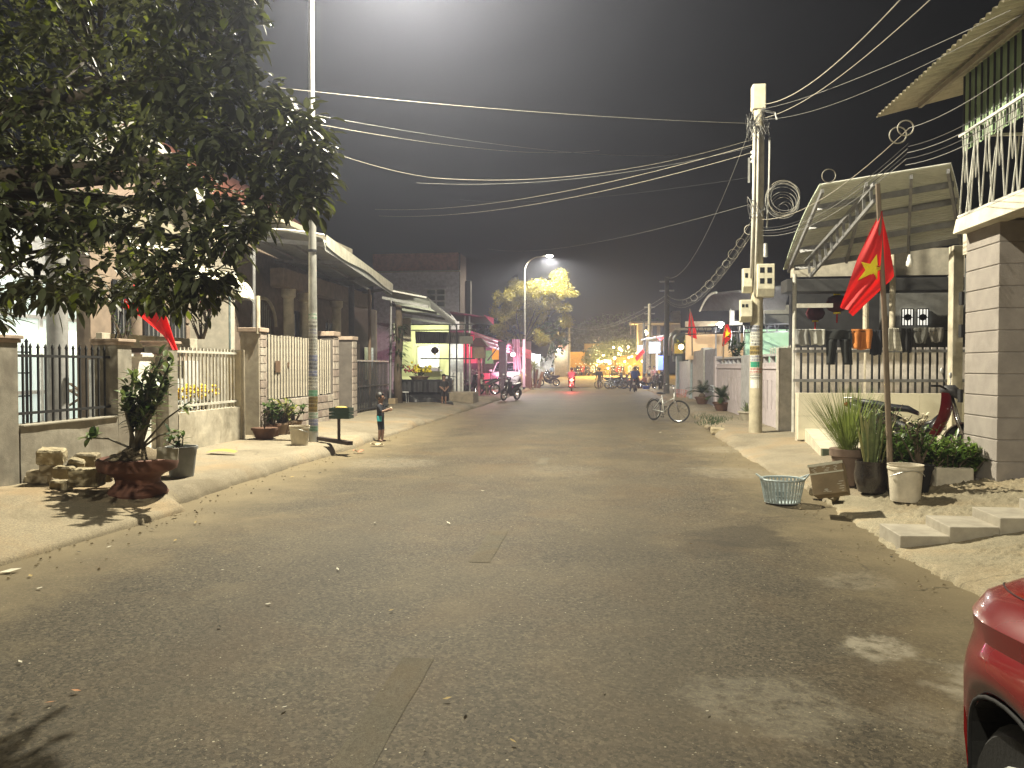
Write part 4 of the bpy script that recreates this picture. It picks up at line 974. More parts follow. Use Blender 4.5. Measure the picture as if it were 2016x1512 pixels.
# ------------------------------------------------------------------ people
def person(name, label, loc, rz, H, pose, top, legs, hair=hairm, shoes=None, sleeve='short', trousers='long', headk=1., heavy=1., group=None):
    t = thing(name, label, 'person', loc, group, rz)
    V = []; E = []; Rr = []
    def j(p, r, par=None):
        V.append(Vector(p) * H); Rr.append(r * H * heavy if par is not None else r * H); i = len(V) - 1
        if par is not None: E.append((par, i))
        return i
    P = pose
    pel = j(P['pel'], .075); belly = j(P['belly'], .078, pel); chest = j(P['chest'], .085, belly); neck = j(P['neck'], .034, chest)
    hk = headk
    hd = Vector(P['neck']); up = Vector(P.get('up', (0, 0, 1)))
    h1 = j(hd + up * .045 * hk, .040 * hk, neck); h2 = j(hd + up * .085 * hk + Vector((0, .012, 0)), .056 * hk, h1); h3 = j(hd + up * .128 * hk, .052 * hk, h2)
    bones = [('top', pel, belly), ('top', belly, chest), ('skin', neck, h1), ('skin', h1, h2), ('skin', h2, h3)]
    for s in ('L', 'R'):
        sh = j(P['sh' + s], .042, chest); el = j(P['el' + s], .031, sh); wr = j(P['wr' + s], .022, el)
        wv = (Vector(P['wr' + s]) - Vector(P['el' + s])).normalized(); pa = j(Vector(P['wr' + s]) + wv * .035, .024, wr)
        bones += [('top', chest, sh), ('top', sh, el), ('top' if sleeve == 'long' else 'skin', el, wr), ('skin', wr, pa)]
        sd = wv.cross(Vector((0, 1, 0)) if abs(wv.y) < .8 else Vector((1, 0, 0))).normalized()
        for k, (o, L) in enumerate(((-.017, .030), (-.006, .040), (.006, .042), (.017, .034))):
            f1 = j(Vector(V[pa]) / H + wv * .022 + sd * o, .0065, pa); f2 = j(Vector(V[f1]) / H + wv * L * .8 + Vector((0, .010, 0)), .0055, f1); bones += [('skin', f1, f2)]
        th = j(Vector(V[wr]) / H + wv * .03 - sd * .03, .007, wr); bones += [('skin', wr, th)]
        hp = j(P['hp' + s], .062, pel); kn = j(P['kn' + s], .043, hp); an = j(P['an' + s], .026, kn); to = j(Vector(P['an' + s]) + Vector(P.get('toe' + s, (0, .085, -.022))), .022, an)
        bones += [('legs', pel, hp), ('legs', hp, kn), ('legs' if trousers == 'long' else 'skin', kn, an), ('shoe', an, to)]
    me = bpy.data.meshes.new('body'); me.from_pydata(V, E, []); o = bpy.data.objects.new('body', me); COL.objects.link(o)
    md = o.modifiers.new('skin', 'SKIN'); md.use_smooth_shade = True
    for i, r in enumerate(Rr):
        me.skin_vertices[0].data[i].radius = (r, r); me.skin_vertices[0].data[i].use_root = (i == 0)
    sb = o.modifiers.new('sub', 'SUBSURF'); sb.levels = sb.render_levels = 2
    dg_ = bpy.context.evaluated_depsgraph_get(); ev = o.evaluated_get(dg_); m2 = bpy.data.meshes.new_from_object(ev)
    o.modifiers.clear(); old = o.data; o.data = m2; bpy.data.meshes.remove(old)
    ms = {'skin': skin, 'top': top, 'legs': legs, 'shoe': shoes or skin}; keys = list(ms)
    m2.materials.clear()
    for k in keys: m2.materials.append(ms[k])
    segs = [(k, Vector(V[a]), Vector(V[b_])) for k, a, b_ in bones]
    for p in m2.polygons:
        c = p.center; best = None
        for k, a, b_ in segs:
            d = b_ - a; q = max(0, min(1, (c - a).dot(d) / max(1e-9, d.length_squared))); dist = (a + d * q - c).length
            if best is None or dist < best[0]: best = (dist, k, q)
        k = best[1]
        p.material_index = keys.index(k); p.use_smooth = True
    o.parent = t; m2.update()
    hc_ = (hd + up * .105 * hk) * H
    b = MB(); b.ball(hc_ + Vector((0, -.014, .008)) * H * hk, (.064 * H * hk, .070 * H * hk, .072 * H * hk), 14, 9)
    keep = [(v, ) for v in b.v]
    fr = hc_ + Vector((0, .03 * H * hk, -.01 * H * hk))
    b2_ = MB(); b2_.v = b.v; b2_.f = [f for f in b.f if not (sum(b.v[i][1] for i in f) / len(f) > hc_.y + .026 * H * hk and sum(b.v[i][2] for i in f) / len(f) < hc_.z + .04 * H * hk) and sum(b.v[i][2] for i in f) / len(f) > hc_.z - .055 * H * hk]; b2_.m = [0] * len(b2_.f)
    hobj = b2_.build('hair', hair, t, smooth=True, local=True)
    b = MB(); fz_ = hc_.z - .012 * H * hk; fy = hc_.y + .058 * H * hk
    for sx in (-1, 1): b.ball((hc_.x + sx * .02 * H * hk, fy - .004 * H, fz_), .006 * H * hk, 6, 4)
    b.build('eye', hairm, t, local=True)
    b = MB(); b.ball((hc_.x, fy + .004 * H, fz_ - .018 * H * hk), (.007 * H * hk, .012 * H * hk, .014 * H * hk), 6, 4); b.build('nose', skin, t, smooth=True, local=True)
    for sx in (-1, 1):
        b = MB(); b.ball((hc_.x + sx * .054 * H * hk, hc_.y, fz_ - .006 * H), (.007 * H * hk, .014 * H * hk, .02 * H * hk), 6, 5); b.build('ear', skin, t, smooth=True, local=True)
    return t
def stand(**kw):
    P = dict(pel=(0, 0, .52), belly=(0, .005, .62), chest=(0, 0, .73), neck=(0, .005, .83),
             shL=(-.115, 0, .79), elL=(-.15, -.01, .62), wrL=(-.155, .03, .48), shR=(.115, 0, .79), elR=(.15, -.01, .62), wrR=(.155, .03, .48),
             hpL=(-.055, 0, .49), knL=(-.06, .015, .275), anL=(-.06, -.01, .045), hpR=(.055, 0, .49), knR=(.06, .015, .275), anR=(.06, -.01, .045))
    P.update(kw); return P
def ride(fwd=.0, **kw):
    P = dict(pel=(0, -.1, .49), belly=(0, -.09, .58), chest=(0, -.05, .69), neck=(0, -.02, .78),
             shL=(-.115, -.03, .75), elL=(-.15, .1, .64), wrL=(-.15, .24, .63), shR=(.115, -.03, .75), elR=(.15, .1, .64), wrR=(.15, .24, .63),
             hpL=(-.06, -.08, .47), knL=(-.1, .14, .42), anL=(-.1, .04, .19), hpR=(.06, -.08, .47), knR=(.1, .14, .42), anR=(.1, .04, .19))
    P.update(kw); return P
sit = dict(pel=(0, 0, .25), belly=(0, .01, .34), chest=(0, .03, .45), neck=(0, .05, .55), shL=(-.115, .03, .51), elL=(-.15, .08, .38), wrL=(-.09, .2, .36), shR=(.115, .03, .51), elR=(.15, .08, .38), wrR=(.09, .2, .36),
           hpL=(-.06, .02, .24), knL=(-.09, .24, .3), anL=(-.09, .22, .045), hpR=(.06, .02, .24), knR=(.09, .24, .3), anR=(.09, .22, .045))
navy = M('navy_cloth', (.012, .014, .022), .9); tealc = M('teal_print', (.03, .3, .32), .8); blk = M('black_cloth', (.012, .012, .013), .9)
c1 = gd(749, 856, .13)
kid = person('person', 'small barefoot child in dark shirt and shorts standing on the kerb holding a snack', (c1.x, c1.y, zl(c1.x, c1.y)), R(-95), 1.02,
       stand(elR=(.13, .08, .66), wrR=(.08, .19, .70), elL=(-.14, .06, .65), wrL=(-.06, .18, .69), anL=(-.05, .02, .04), knL=(-.055, .03, .275)), navy, navy, trousers='short', headk=1.4)
b = MB(); b.obox((.1, .02, .52), (.05, .10, .12), (0, 0, .1)); b.build('shirt_print', tealc, kid, local=True, bev=.01)
b = MB(); b.ball((.01, .25, .73), (.03, .035, .045), 8, 6); o = b.build('snack', M('pale_snack', (.6, .42, .3), .7), None, smooth=True); o.matrix_world = kid.matrix_basis; o.location = kid.location; o.rotation_euler = kid.rotation_euler; tag(o, 'pale snack held in the hands of the small child', 'snack')
c2 = at(874, 803, 29.4)
person('person', 'boy in black with hands clasped standing beside the black counter', (c2.x, 29.4, .16), R(-160), 1.12,
       stand(elR=(.16, .05, .62), wrR=(.04, .15, .50), elL=(-.16, .05, .62), wrL=(-.04, .15, .50)), blk, blk, trousers='short', headk=1.25)
bluec = M('blue_shirt', (.035, .09, .30), .85)
jeans = M('dark_jeans', (.02, .022, .03), .9)
# rider with lit tail light
m = moto(at(1126, 770, 52).x, 51.5, 0, -2, bike_red, 'red scooter with glowing tail light riding away down the street', 'moving motorbikes', 0)
for ch in m.children:
    if ch.name.startswith('tail_light'): ch.material_slots[0].link = 'OBJECT'; ch.material_slots[0].material = redlens; ch.scale = (1.7, 1, 2.2); ch.location.z -= .95
lamp('tail_glow', (m.location.x, 51.5 - 1.0, .8), 230, (1, .05, .04), r=.06)
person('person', 'rider in a pale shirt on the red scooter seen from behind', (m.location.x, 51.5, .0), R(2), 1.6, ride(pel=(0, -.16, .5), belly=(0, -.14, .6), chest=(0, -.1, .71), neck=(0, -.08, .81), shL=(-.115, -.09, .77), shR=(.115, -.09, .77), hpL=(-.06, -.13, .48), hpR=(.06, -.13, .48)), M('mauve_shirt', (.3, .22, .3), .85), jeans, trousers='long', shoes=blk, heavy=1.15)
person('person', 'person in dark t-shirt and white shoes standing in the road near the junction', (at(1180, 765, 56).x, 56.5, 0), R(10), 1.55, stand(), blk, M('grey_shorts', (.10, .09, .09), .9), trousers='short', shoes=white, heavy=1.1)
m = moto(at(1251, 770, 50).x, 50.2, 0, 8, bike_blk, 'black motorbike carrying the man in the blue shirt', 'moving motorbikes', 0)
person('person', 'man in a blue shirt sitting astride a motorbike at the right kerb', (m.location.x, 50.2, .0), R(-8), 1.68, ride(pel=(0, -.16, .5), belly=(0, -.14, .6), chest=(0, -.11, .71), neck=(0, -.09, .81), shL=(-.115, -.1, .77), shR=(.115, -.1, .77), hpL=(-.06, -.13, .48), hpR=(.06, -.13, .48), knL=(-.16, .02, .3), anL=(-.2, .0, .045)), bluec, jeans, heavy=1.2, shoes=blk)
for i, (u, y, sh, lab) in enumerate(((1270, 53.5, M('peach_shirt', (.4, .16, .1), .85), 'squatting person in a peach top beside the blue tub'), (1277, 54.2, M('beige_shirt', (.4, .3, .2), .85), 'squatting person in a beige top behind the blue tub'))):
    person('person', lab, (at(u, 760, y).x, y, .1), R(60 - 90 * i), 1.5, sit, sh, jeans)
for i, (u, y, sh, lab) in enumerate(((1279, 57.5, M('olive_shirt', (.16, .13, .08), .85), 'person in olive standing under the bright shop awning'), (1288, 57.0, M('rose_shirt', (.3, .13, .12), .85), 'dark haired woman in rose standing beside the blue lit sign'))):
    person('person', lab, (at(u, 757, y).x, y, .12), R(150 + 40 * i), 1.55, stand(), sh, jeans)
person('person', 'distant figure in pale blue outside the bright white shop', (at(1087, 735, 72).x, 72, rise(72)), R(40), 1.5, stand(), M('pale_blue_shirt', (.3, .4, .5), .85), jeans)
sq = at(947, 783, 38.6)
person('person', 'person in a white top crouching beside the stone planter', (sq.x, 38.6, .18), R(-100), 1.5, sit, M('white_shirt', (.55, .53, .45), .85), M('khaki', (.22, .17, .1), .9), headk=1)
tub = MB(); tub.lathe([(.2, 0), (.27, .2), (.29, .2), (.29, .22), (.25, .21), (.2, .04), (.001, .03)], (at(1272, 762, 52.6).x, 52.6, .1), 16); tag(tub.build('washtub', M('blue_plastic', (.015, .05, .33), .5), smooth='auto'), 'blue plastic tub on the pavement before the squatting people', 'tub')
# ------------------------------------------------------------------ cars
def make_car(name, label, loc, rz, paint, L=3.95, Wd=1.72, hood=.92, roof=1.48, pickup=False, rw=.31):
    t = thing(name, label, 'pickup truck' if pickup else 'car', loc, None, rz)
    hw = Wd / 2; yF, yR = L / 2, -L / 2; yf, yr = yF - .80, yR + .72; ra = rw + .065
    cab0, cab1 = (yF - 1.15, yR + (1.75 if pickup else .25))
    st = sorted(set([round(yR + L * i / 60, 4) for i in range(61)] + [round(c + s * ra * math.cos(R(a)), 4) for c in (yf, yr) for s in (1, -1) for a in range(0, 91, 9)]))
    def plan(y):                       # half width, rounded at the ends
        d = min(yF - y, y - yR); k = max(0, 1 - d / .72)
        return hw * (1 - .50 * k ** 2.1) + (.02 * math.exp(-((y - yf) / .35) ** 2) + .02 * math.exp(-((y - yr) / .35) ** 2))
    def top(y):                        # deck line
        if y > cab0: q = (y - cab0) / (yF - cab0); return hood + (.10 if not pickup else .12) * (1 - q) - .20 * max(0, q - .62) ** 1.5 * 2.2
        return hood + .1
    def bot(y):
        b = .22 + .10 * max(0, (y - (yF - .5)) / .5)
        for c in (yf, yr):
            d = abs(y - c)
            if d < ra: b = max(b, rw + math.sqrt(ra * ra - d * d))
        return b
    b = MB(); ring = 13
    for y in st:
        w, zt, zb = plan(y), top(y), bot(y)
        zb = min(zb, zt - .12); zs = zt - .16
        half = []
        for k in range(6): 
            q = k / 5; z = zb + (zs - zb) * q; half.append((w * (.965 + .05 * math.sin(math.pi * min(1, q * .95)) ** .8), z))
        half += [(w * .985, zs + .06), (w * .93, zt - .045), (w * .8, zt - .008), (w * .45, zt + .018), (0, zt + .025)]
        full = [(-x, z) for x, z in half] + [(x, z) for x, z in half[:-1][::-1]]
        b.v += [(x, y, z) for x, z in full]
    n = 21
    for i in range(len(st) - 1):
        for k in range(n - 1):
            b.f.append((i * n + k, i * n + k + 1, (i + 1) * n + k + 1, (i + 1) * n + k)); b.m.append(0)
    b.f.append(tuple(range(n))); b.m.append(0); e = (len(st) - 1) * n; b.f.append(tuple(e + k for k in range(n))[::-1]); b.m.append(0)
    hl = {-1: MB(), 1: MB()}; keep = []
    for f in b.f:
        if len(f) == 4:
            cy = sum(b.v[i][1] for i in f) / 4; ks = sorted(i % n for i in f); kk = ks[0]; sgn = -1 if kk < 10 else 1; kk = kk if kk < 10 else 19 - kk
            if yF - .44 + (.12 if kk == 4 else 0) < cy < yF - .05 and kk in (3, 4, 5):
                h_ = hl[sgn]; q = len(h_.v); h_.v += [b.v[i] for i in f]; h_.f.append((q, q + 1, q + 2, q + 3)); h_.m.append(0); continue
        keep.append(f)
    b.f = keep; b.m = [0] * len(keep)
    b.build('body', paint, t, smooth='auto', local=True)
    for sgn in hl: hl[sgn].build('headlight', M('headlight_lens', (.6, .6, .58), .2, 0, coat=.5, bump=0), t, local=True)
    for sgn in (-1, 1):
        bb = MB(); bb.tube([(sgn * plan(y) * .87, y, top(y) - .026) for y in st if cab0 - .02 < y < yF - .16], .0022, 5); bb.build('hood_seam', black, t, local=True)
        bb = MB(); bb.tube([(sgn * (plan(cab0 - .1) + .002), cab0 - .1, z) for z in (.42, .6, .75, top(cab0 - .1) - .17)], .003, 5); bb.build('door_seam', black, t, local=True)
    # greenhouse
    cb = MB(); g_ = MB(); zb = hood + .09
    def cabin(f, yo=0):
        vs = []
        for (y, z, k) in ((cab0, zb, .90), (cab0 - .75, roof, .74), (cab1 + (.35 if not pickup else .12), roof - .02, .74), (cab1, zb, .90)):
            vs += [(-hw * k, y, z), (hw * k, y, z)]
        return vs
    vs = cabin(0)
    g_.add(vs, [(0, 1, 3, 2), (4, 5, 7, 6), (0, 2, 4, 6), (1, 7, 5, 3)]); g_.build('windows', darkpane, t, local=True)
    cb.add([(x, y, z + .012) for x, y, z in vs[2:6]] + [(x * .97, y, z + .06) for x, y, z in vs[2:6]], [(0, 1, 5, 4), (1, 3, 7, 5), (3, 2, 6, 7), (2, 0, 4, 6), (4, 5, 7, 6)])
    for a, c in ((0, 2), (1, 3), (6, 4), (7, 5)): cb.bar(vs[a], vs[c], .07, .07)
    ym = (vs[2][1] + vs[4][1]) / 2
    for s in (-1, 1): cb.bar((s * hw * .90, ym, zb), (s * hw * .745, ym, roof), .08, .05)
    cb.build('roof', paint, t, local=True, bev=.02)
    # wheels, arches
    for c in (yf, yr):
        for s in (-1, 1):
            b = MB(); pts = [(s * (plan(c + ra * math.cos(R(a))) - .014 - d), c + (ra - .004) * math.cos(R(a)), rw + (ra - .004) * math.sin(R(a))) for d in (0, .34) for a in range(-8, 189, 14)]
            m_ = len(pts) // 2; b.add(pts, [(k, k + 1, m_ + k + 1, m_ + k) for k in range(m_ - 1)] + [tuple(range(m_, 2 * m_))]); b.build('wheel_arch', rubber, t, local=True)
            b = MB(); b.tube([(s * (plan(c + ra * math.cos(R(a))) * .985), c + (ra + .004) * math.cos(R(a)), rw + (ra + .004) * math.sin(R(a))) for a in range(0, 181, 9)], .007, 6); b.build('arch_lip', black, t, smooth=True, local=True)
            b = MB(); b.lathe([(rw * .62, -.09), (rw * .9, -.1), (rw, -.07), (rw, .07), (rw * .9, .1), (rw * .62, .09)], (0, 0, 0), 28)
            b.v = [(s * (hw - .14) + v[2], c + v[0], rw + v[1]) for v in b.v]; w_ = b.build('wheel', rubber, t, smooth='auto', local=True)
            b = MB()
            b.ring((s * (hw - .06), c, rw), rw * .6, .02, 'x', 24, 6)
            for k in range(5): a = k * 1.2566; b.bar((s * (hw - .07), c, rw), (s * (hw - .06), c + rw * .6 * math.cos(a), rw + rw * .6 * math.sin(a)), .05, .03)
            b.build('rim', galv, w_, local=True)
    for s in (-1, 1):                   # lamps, mirrors, grille
        b = MB(); b.loft([(s * (hw + .11), cab0 - .22, hood + .17, .09, .07), (s * (hw + .10), cab0 - .33, hood + .17, .10, .08)], 10); b.build('mirror', paint, t, smooth=True, local=True)
    b = MB(); zc = hood - .3; b.loft([(0, yF - .12, zc, hw * .55, .13), (0, yF + .012, zc, hw * .5, .11)], 16, 5); b.build('grille', black, t, local=True)
    b = MB(); b.loft([(0, yF - .2, .36, hw * .8, .11), (0, yF + .03, .36, hw * .66, .09)], 16, 5); b.build('bumper', bike_gry if pickup else paint, t, smooth=True, local=True)
    b = MB(); b.box(-.25, .25, yF + .032, yF + .045, .38, .49); b.build('number_plate', white, t, local=True)
    return t
car_red = M('car_paint_red', (.17, .003, .004), .22, 0, var=.05, bump=0, coat=.3)
RCAR = make_car('car', 'glossy red car parked at the right road edge, front corner in view', (1.96, 1.04, 0), 0, car_red)
car_wht = M('truck_paint_white', (.6, .6, .6), .3, coat=.6, bump=0)
tx = at(991, 770, 46).x
make_car('pickup_truck', 'white pickup truck parked under the pink lit carport', (tx, 48.7, .12), R(180), car_wht, L=5.0, Wd=1.82, hood=1.08, roof=1.74, pickup=True, rw=.37)
# ------------------------------------------------------------------ pink lit house
h6 = thing('house', 'pink lit house with an open carport and grey pillar', 'house', (-7.5, 44, .1))
pinkw = M('pink_wall', (.75, .18, .25), .8, var=.08)
greyw = M('slate_grey_wall', (.14, .145, .16), .85, stain=.3)
A = lambda u, v, Y: at(u, v, Y)
def ubox(u0, u1, v0, v1, Y, d):        # wall facing the viewer at distance Y, d deep
    p, q = at(u0, v1, Y), at(u1, v0, Y); b = MB(); b.box(p.x, q.x, Y, Y + d, min(p.z, q.z), max(p.z, q.z)); return b
ubox(880, 947, 715, 775, 41, .25).build('low_wall', greyw, h6)
for u0, u1 in ((904, 911), (913, 922), (925, 938)): ubox(u0, u1, 668, 716, 42, .06).build('door_panel', pinkw, h6, bev=.01)
ubox(902, 940, 660, 716, 42.1, .2).build('wall', M('pink_wall_b', (.6, .12, .2), .8), h6)
ubox(938, 948, 690, 776, 43, .2).build('wall_pier', pinkw, h6)
ubox(948, 964, 735, 772, 46, .2).build('side_panel', pinkw, h6)
ubox(947, 1045, 672, 768, 53, .2).build('rear_wall', M('carport_rear', (.35, .3, .3), .8), h6)
ubox(982, 996, 676, 778, 43.4, .5).build('pillar', greyw, h6, bev=.02)
ubox(980, 998, 672, 680, 43.35, .6).build('pillar_cap', greyw, h6, bev=.02)
ubox(1029, 1034, 668, 762, 47, .3).build('pier', M('pink_grey_pier', (.45, .3, .33), .8), h6)
P0, P1 = at(933, 653, 40), at(1045, 690, 52)
b = MB(); b.grid(lambda s, t: P0.lerp(P1, s) + Vector((0, 0, -.62 * t + .06 * math.sin(9 * t))), 14, 6); b.v = [(x, y, z) for x, y, z in b.v]; b.build('fascia', M('pink_fascia', (.75, .15, .28), .6, stain=.3), h6)
for k in range(3):
    b = MB(); b.tube([P0 + Vector((.03, -.03, -.12 - .2 * k)), P1 + Vector((.03, -.03, -.12 - .2 * k))], .03, 6); b.build('gutter_pipe', M('pink_pipe', (.6, .2, .3), .5), h6)
b = MB(); b.add([P0, P1, P1 + Vector((-6, 0, .6)), P0 + Vector((-6, 0, .6))], [(0, 1, 2, 3)]); b.build('roof', tin_d, h6)
b = MB(); b.bar(at(960, 710, 44), at(983, 680, 44), .06); b.build('brace', darkmet, h6)
# shop sign panels (yellow and green) inside, given a glow of their own
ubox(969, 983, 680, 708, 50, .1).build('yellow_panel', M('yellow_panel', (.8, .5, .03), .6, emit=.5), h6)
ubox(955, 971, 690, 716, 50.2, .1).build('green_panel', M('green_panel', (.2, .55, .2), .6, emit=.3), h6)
cur = MB(); cur.grid(lambda s, t: at(1008 + 15 * s + 4 * t, 668 + 85 * t, 47.5) + Vector((0, .12 * math.sin(s * 16), 0)), 24, 8); tag(cur.build('curtain', M('pink_curtain', (.5, .25, .32), .85), smooth=True), 'pinkish curtain hanging at the side of the carport', 'curtain')
bl = thing('wall_lamp', 'bright bare bulb glowing above the white pickup truck', 'lamp', tuple(at(1010, 698, 46.2)))
b = MB(); b.ball(at(1010, 698, 46.2), .12, 10, 7); b.build('bulb', bulb_white, bl, smooth=True)
b = MB(); b.tube([at(1010, 676, 46.2), at(1010, 695, 46.2)], .012, 6); b.build('cord', black, bl)
lamp('bulb_light', at(1010, 700, 45.9), 420, (1, .86, .92), r=.12, parent=bl)
lamp('pink_light', at(962, 690, 45.5), 220, (1, .08, .35), r=.2)
lamp('pink_light', at(925, 685, 40.6), 110, (1, .12, .32), r=.2)
lamp('pink_light', at(975, 682, 45.8), 60, (1, .1, .4), r=.2)
# roofed spirit house on post
sh = thing('spirit_house', 'small shrine on a post with steep dark roof in front of the pink wall', 'shrine', (at(943, 770, 38).x, 38, .15))
c = at(943, 682, 38); s0 = .42
b = MB(); b.add([(c.x - .5, 37.5, c.z), (c.x + .5, 37.5, c.z), (c.x + .5, 38.5, c.z), (c.x - .5, 38.5, c.z), (c.x - .12, 37.85, c.z + .42), (c.x + .12, 37.85, c.z + .42), (c.x + .12, 38.15, c.z + .42), (c.x - .12, 38.15, c.z + .42)], [(0, 1, 5, 4), (1, 2, 6, 5), (2, 3, 7, 6), (3, 0, 4, 7), (4, 5, 6, 7), (3, 2, 1, 0)]); b.build('roof', M('maroon_roof', (.07, .025, .025), .8), sh)
b = MB(); b.box(c.x - .3, c.x + .3, 37.7, 38.3, c.z - .6, c.z - .01); b.build('chamber', wood, sh)
b = MB(); b.tube([(c.x, 38, .1), (c.x, 38, c.z - .6)], .07, 10); b.build('post', M('pink_post', (.4, .15, .17), .7), sh)
# stone planter
pl = MB(); p, q = gd(880, 800, .1), at(936, 772, 33); pl.box(at(881, 780, 32).x, at(935, 780, 32).x, 31.6, 33.0, .05, .55); tag(pl.build('stone_planter', M('rough_stone', (.24, .2, .14), .9, bump=.8, bscale=12, stain=.5), bev=.05), 'low rough stone kerb planter beneath the pergola posts', 'planter')
bk_ = MB(); bk_.box(at(767, 790, 28.6).x, at(781, 790, 28.6).x, 28.4, 28.8, .1, .42); tag(bk_.build('stone_block', M('tan_block', (.3, .23, .14), .9, bump=.5), bev=.02), 'tan stone block at the foot of the plant covered trunk', 'block')
# dark roof behind yellow front, pink glint painted on its end flap
rf = thing('awning', 'dark low awning roof with pink lit end above the pergola', 'awning', (-7.5, 40, .1))
sheet('awning_sheet', bil(at(885, 613, 38), at(960, 624, 39), at(972, 640, 45), at(900, 632, 45)), 20, .02, rf, tin_d, 6, 4)
b = MB(); b.grid(lambda s, t: at(952 + 20 * s, 620 + 6 * s + 14 * t * s, 39.1), 3, 3); b.build('pink_glint_flap', M('pink_fascia', (.75, .15, .28), .6), rf)
for u in (915, 924):
    b = MB(); b.tube([at(u, 668, 39.5), at(u, 622, 39.5)], .05, 8); b.build('post', galv, rf)
# ------------------------------------------------------------------ far end of the street
fw = thing('shop', 'brightly lit white open shop with dark awning at the far left corner', 'shop', (-6, 66, .1))
lw = M('shop_white', (.8, .8, .78), .8)
ubox(1046, 1062, 685, 745, 70, .3).build('wall', lw, fw)
ubox(1062, 1092, 690, 738, 74, .3).build('rear_wall', lw, fw)
b = MB(); b.bar(at(1040, 674, 66), at(1081, 686, 66), .25, 1.6); b.build('awning', darkmet, fw)
lamp('shop_light', at(1062, 700, 70), 800, (1, 1, .97), r=.2)
fc_ = thing('container', 'beige corrugated metal container with a lamp over it', 'container', (-6, 77, .3))
p, q = at(1090, 742, 77), at(1119, 690, 77); sheet('container_side', bil((p.x, 77, p.z), (p.x, 77, q.z), (q.x, 77, q.z), (q.x, 77, p.z)), 14, .03, fc_, M('beige_metal', (.42, .36, .24), .6, stain=.3), 2)
b = MB(); b.box(p.x, q.x, 77.05, 80, p.z, q.z); b.build('body', M('beige_metal', (.42, .36, .24), .6), fc_)
ubox(1078, 1121, 680, 692, 77.3, .5).build('header', M('salmon_beam', (.5, .26, .2), .8), fc_)
b = MB(); b.ball(at(1101, 689, 76.5), (.22, .1, .12), 10, 6); b.build('lamp', bulb_white, fc_, smooth=True)
lamp('container_light', at(1101, 690, 76.2), 260, (1, .93, .8), r=.15, parent=fc_)
og = thing('gate', 'orange lit metal gate beside the beige container', 'gate', (-4, 81, .6))
om2 = M('ochre_metal', (.55, .32, .06), .65, stain=.25)
for i in range(7): ubox(1122 + 4.2 * i, 1125.4 + 4.2 * i, 697, 742, 81, .08).build('slat', om2, og)
ubox(1120, 1153, 693, 698, 80.95, .2).build('header', om2, og)
ubox(1121, 1152, 697, 742, 81.2, .1).build('backing', om2, og)
yw = thing('lattice_wall', 'yellow restaurant wall with square lattice openings behind the string lights', 'wall', (0, 84.5, .7))
ylw = M('yellow_wall', (.62, .42, .09), .8, var=.12)
ubox(1150, 1300, 676, 745, 86, .2).build('rear_wall', ylw, yw)
for u0, u1 in ((1150, 1212), (1231, 1248), (1258, 1275)): ubox(u0, u1, 700, 742, 84.5, .2).build('wall', ylw, yw)
lat = MB()
for (u0, u1, v0, v1, nu_, nv_) in ((1196, 1212, 694, 722, 4, 6), (1212, 1231, 692, 728, 5, 8), (1247, 1259, 690, 724, 4, 8)):
    p, q = at(u0, v1, 84.4), at(u1, v0, 84.4); dx, dz = (q.x - p.x) / nu_, (q.z - p.z) / nv_
    for i in range(nu_ + 1): lat.box(p.x + dx * i - .06, p.x + dx * i + .06, 84.25, 84.45, p.z, q.z)
    for j in range(nv_ + 1): lat.box(p.x, q.x, 84.26, 84.44, p.z + dz * j - .06, p.z + dz * j + .06)
stuff(lat.build('lattice', M('yellow_lattice', (.7, .48, .1), .8), yw))
sl_ = thing('string_lights', 'festoon of round warm bulbs strung before the yellow wall', 'string lights', tuple(at(1200, 705, 80)))
spots = [(1178, 711), (1184, 712), (1180, 705), (1189, 708), (1192, 711), (1197, 711), (1201, 711), (1206, 711), (1200, 715), (1210, 705), (1218, 696), (1222, 698), (1220, 686), (1188, 700), (1238, 704), (1244, 702), (1237, 683), (1224, 690), (1261, 684), (1267, 708), (1264, 711), (1175, 717), (1197, 725), (1161, 700), (1208, 684), (1230, 712), (1254, 695), (1268, 718)]
for i, (u, v) in enumerate(spots):
    b = MB(); b.ball(at(u, v, 80 + (i % 4)), .15 if i < 14 else .11, 8, 6); b.build('bulb', bulb_warm, sl_, smooth=True)
    if i % 3 == 0: lamp('bulb_light', at(u, v + 2, 79.6 + (i % 4)), 75, (1, .66, .22), r=.15, parent=sl_)
for (a, c_) in (((1150, 690), (1275, 695)), ((1160, 700), (1270, 684))):
    b = MB(); pa, pb = at(*a, 80.5), at(*c_, 81.5); b.tube([pa.lerp(pb, k / 12) - Vector((0, 0, .5 * math.sin(math.pi * k / 12))) for k in range(13)], .015, 5); b.build('cable', black, sl_)
lamp('restaurant_light', at(1180, 690, 77), 1500, (1, .7, .25), r=.3)
lamp('restaurant_light', at(1235, 690, 78), 1500, (1, .7, .25), r=.3)
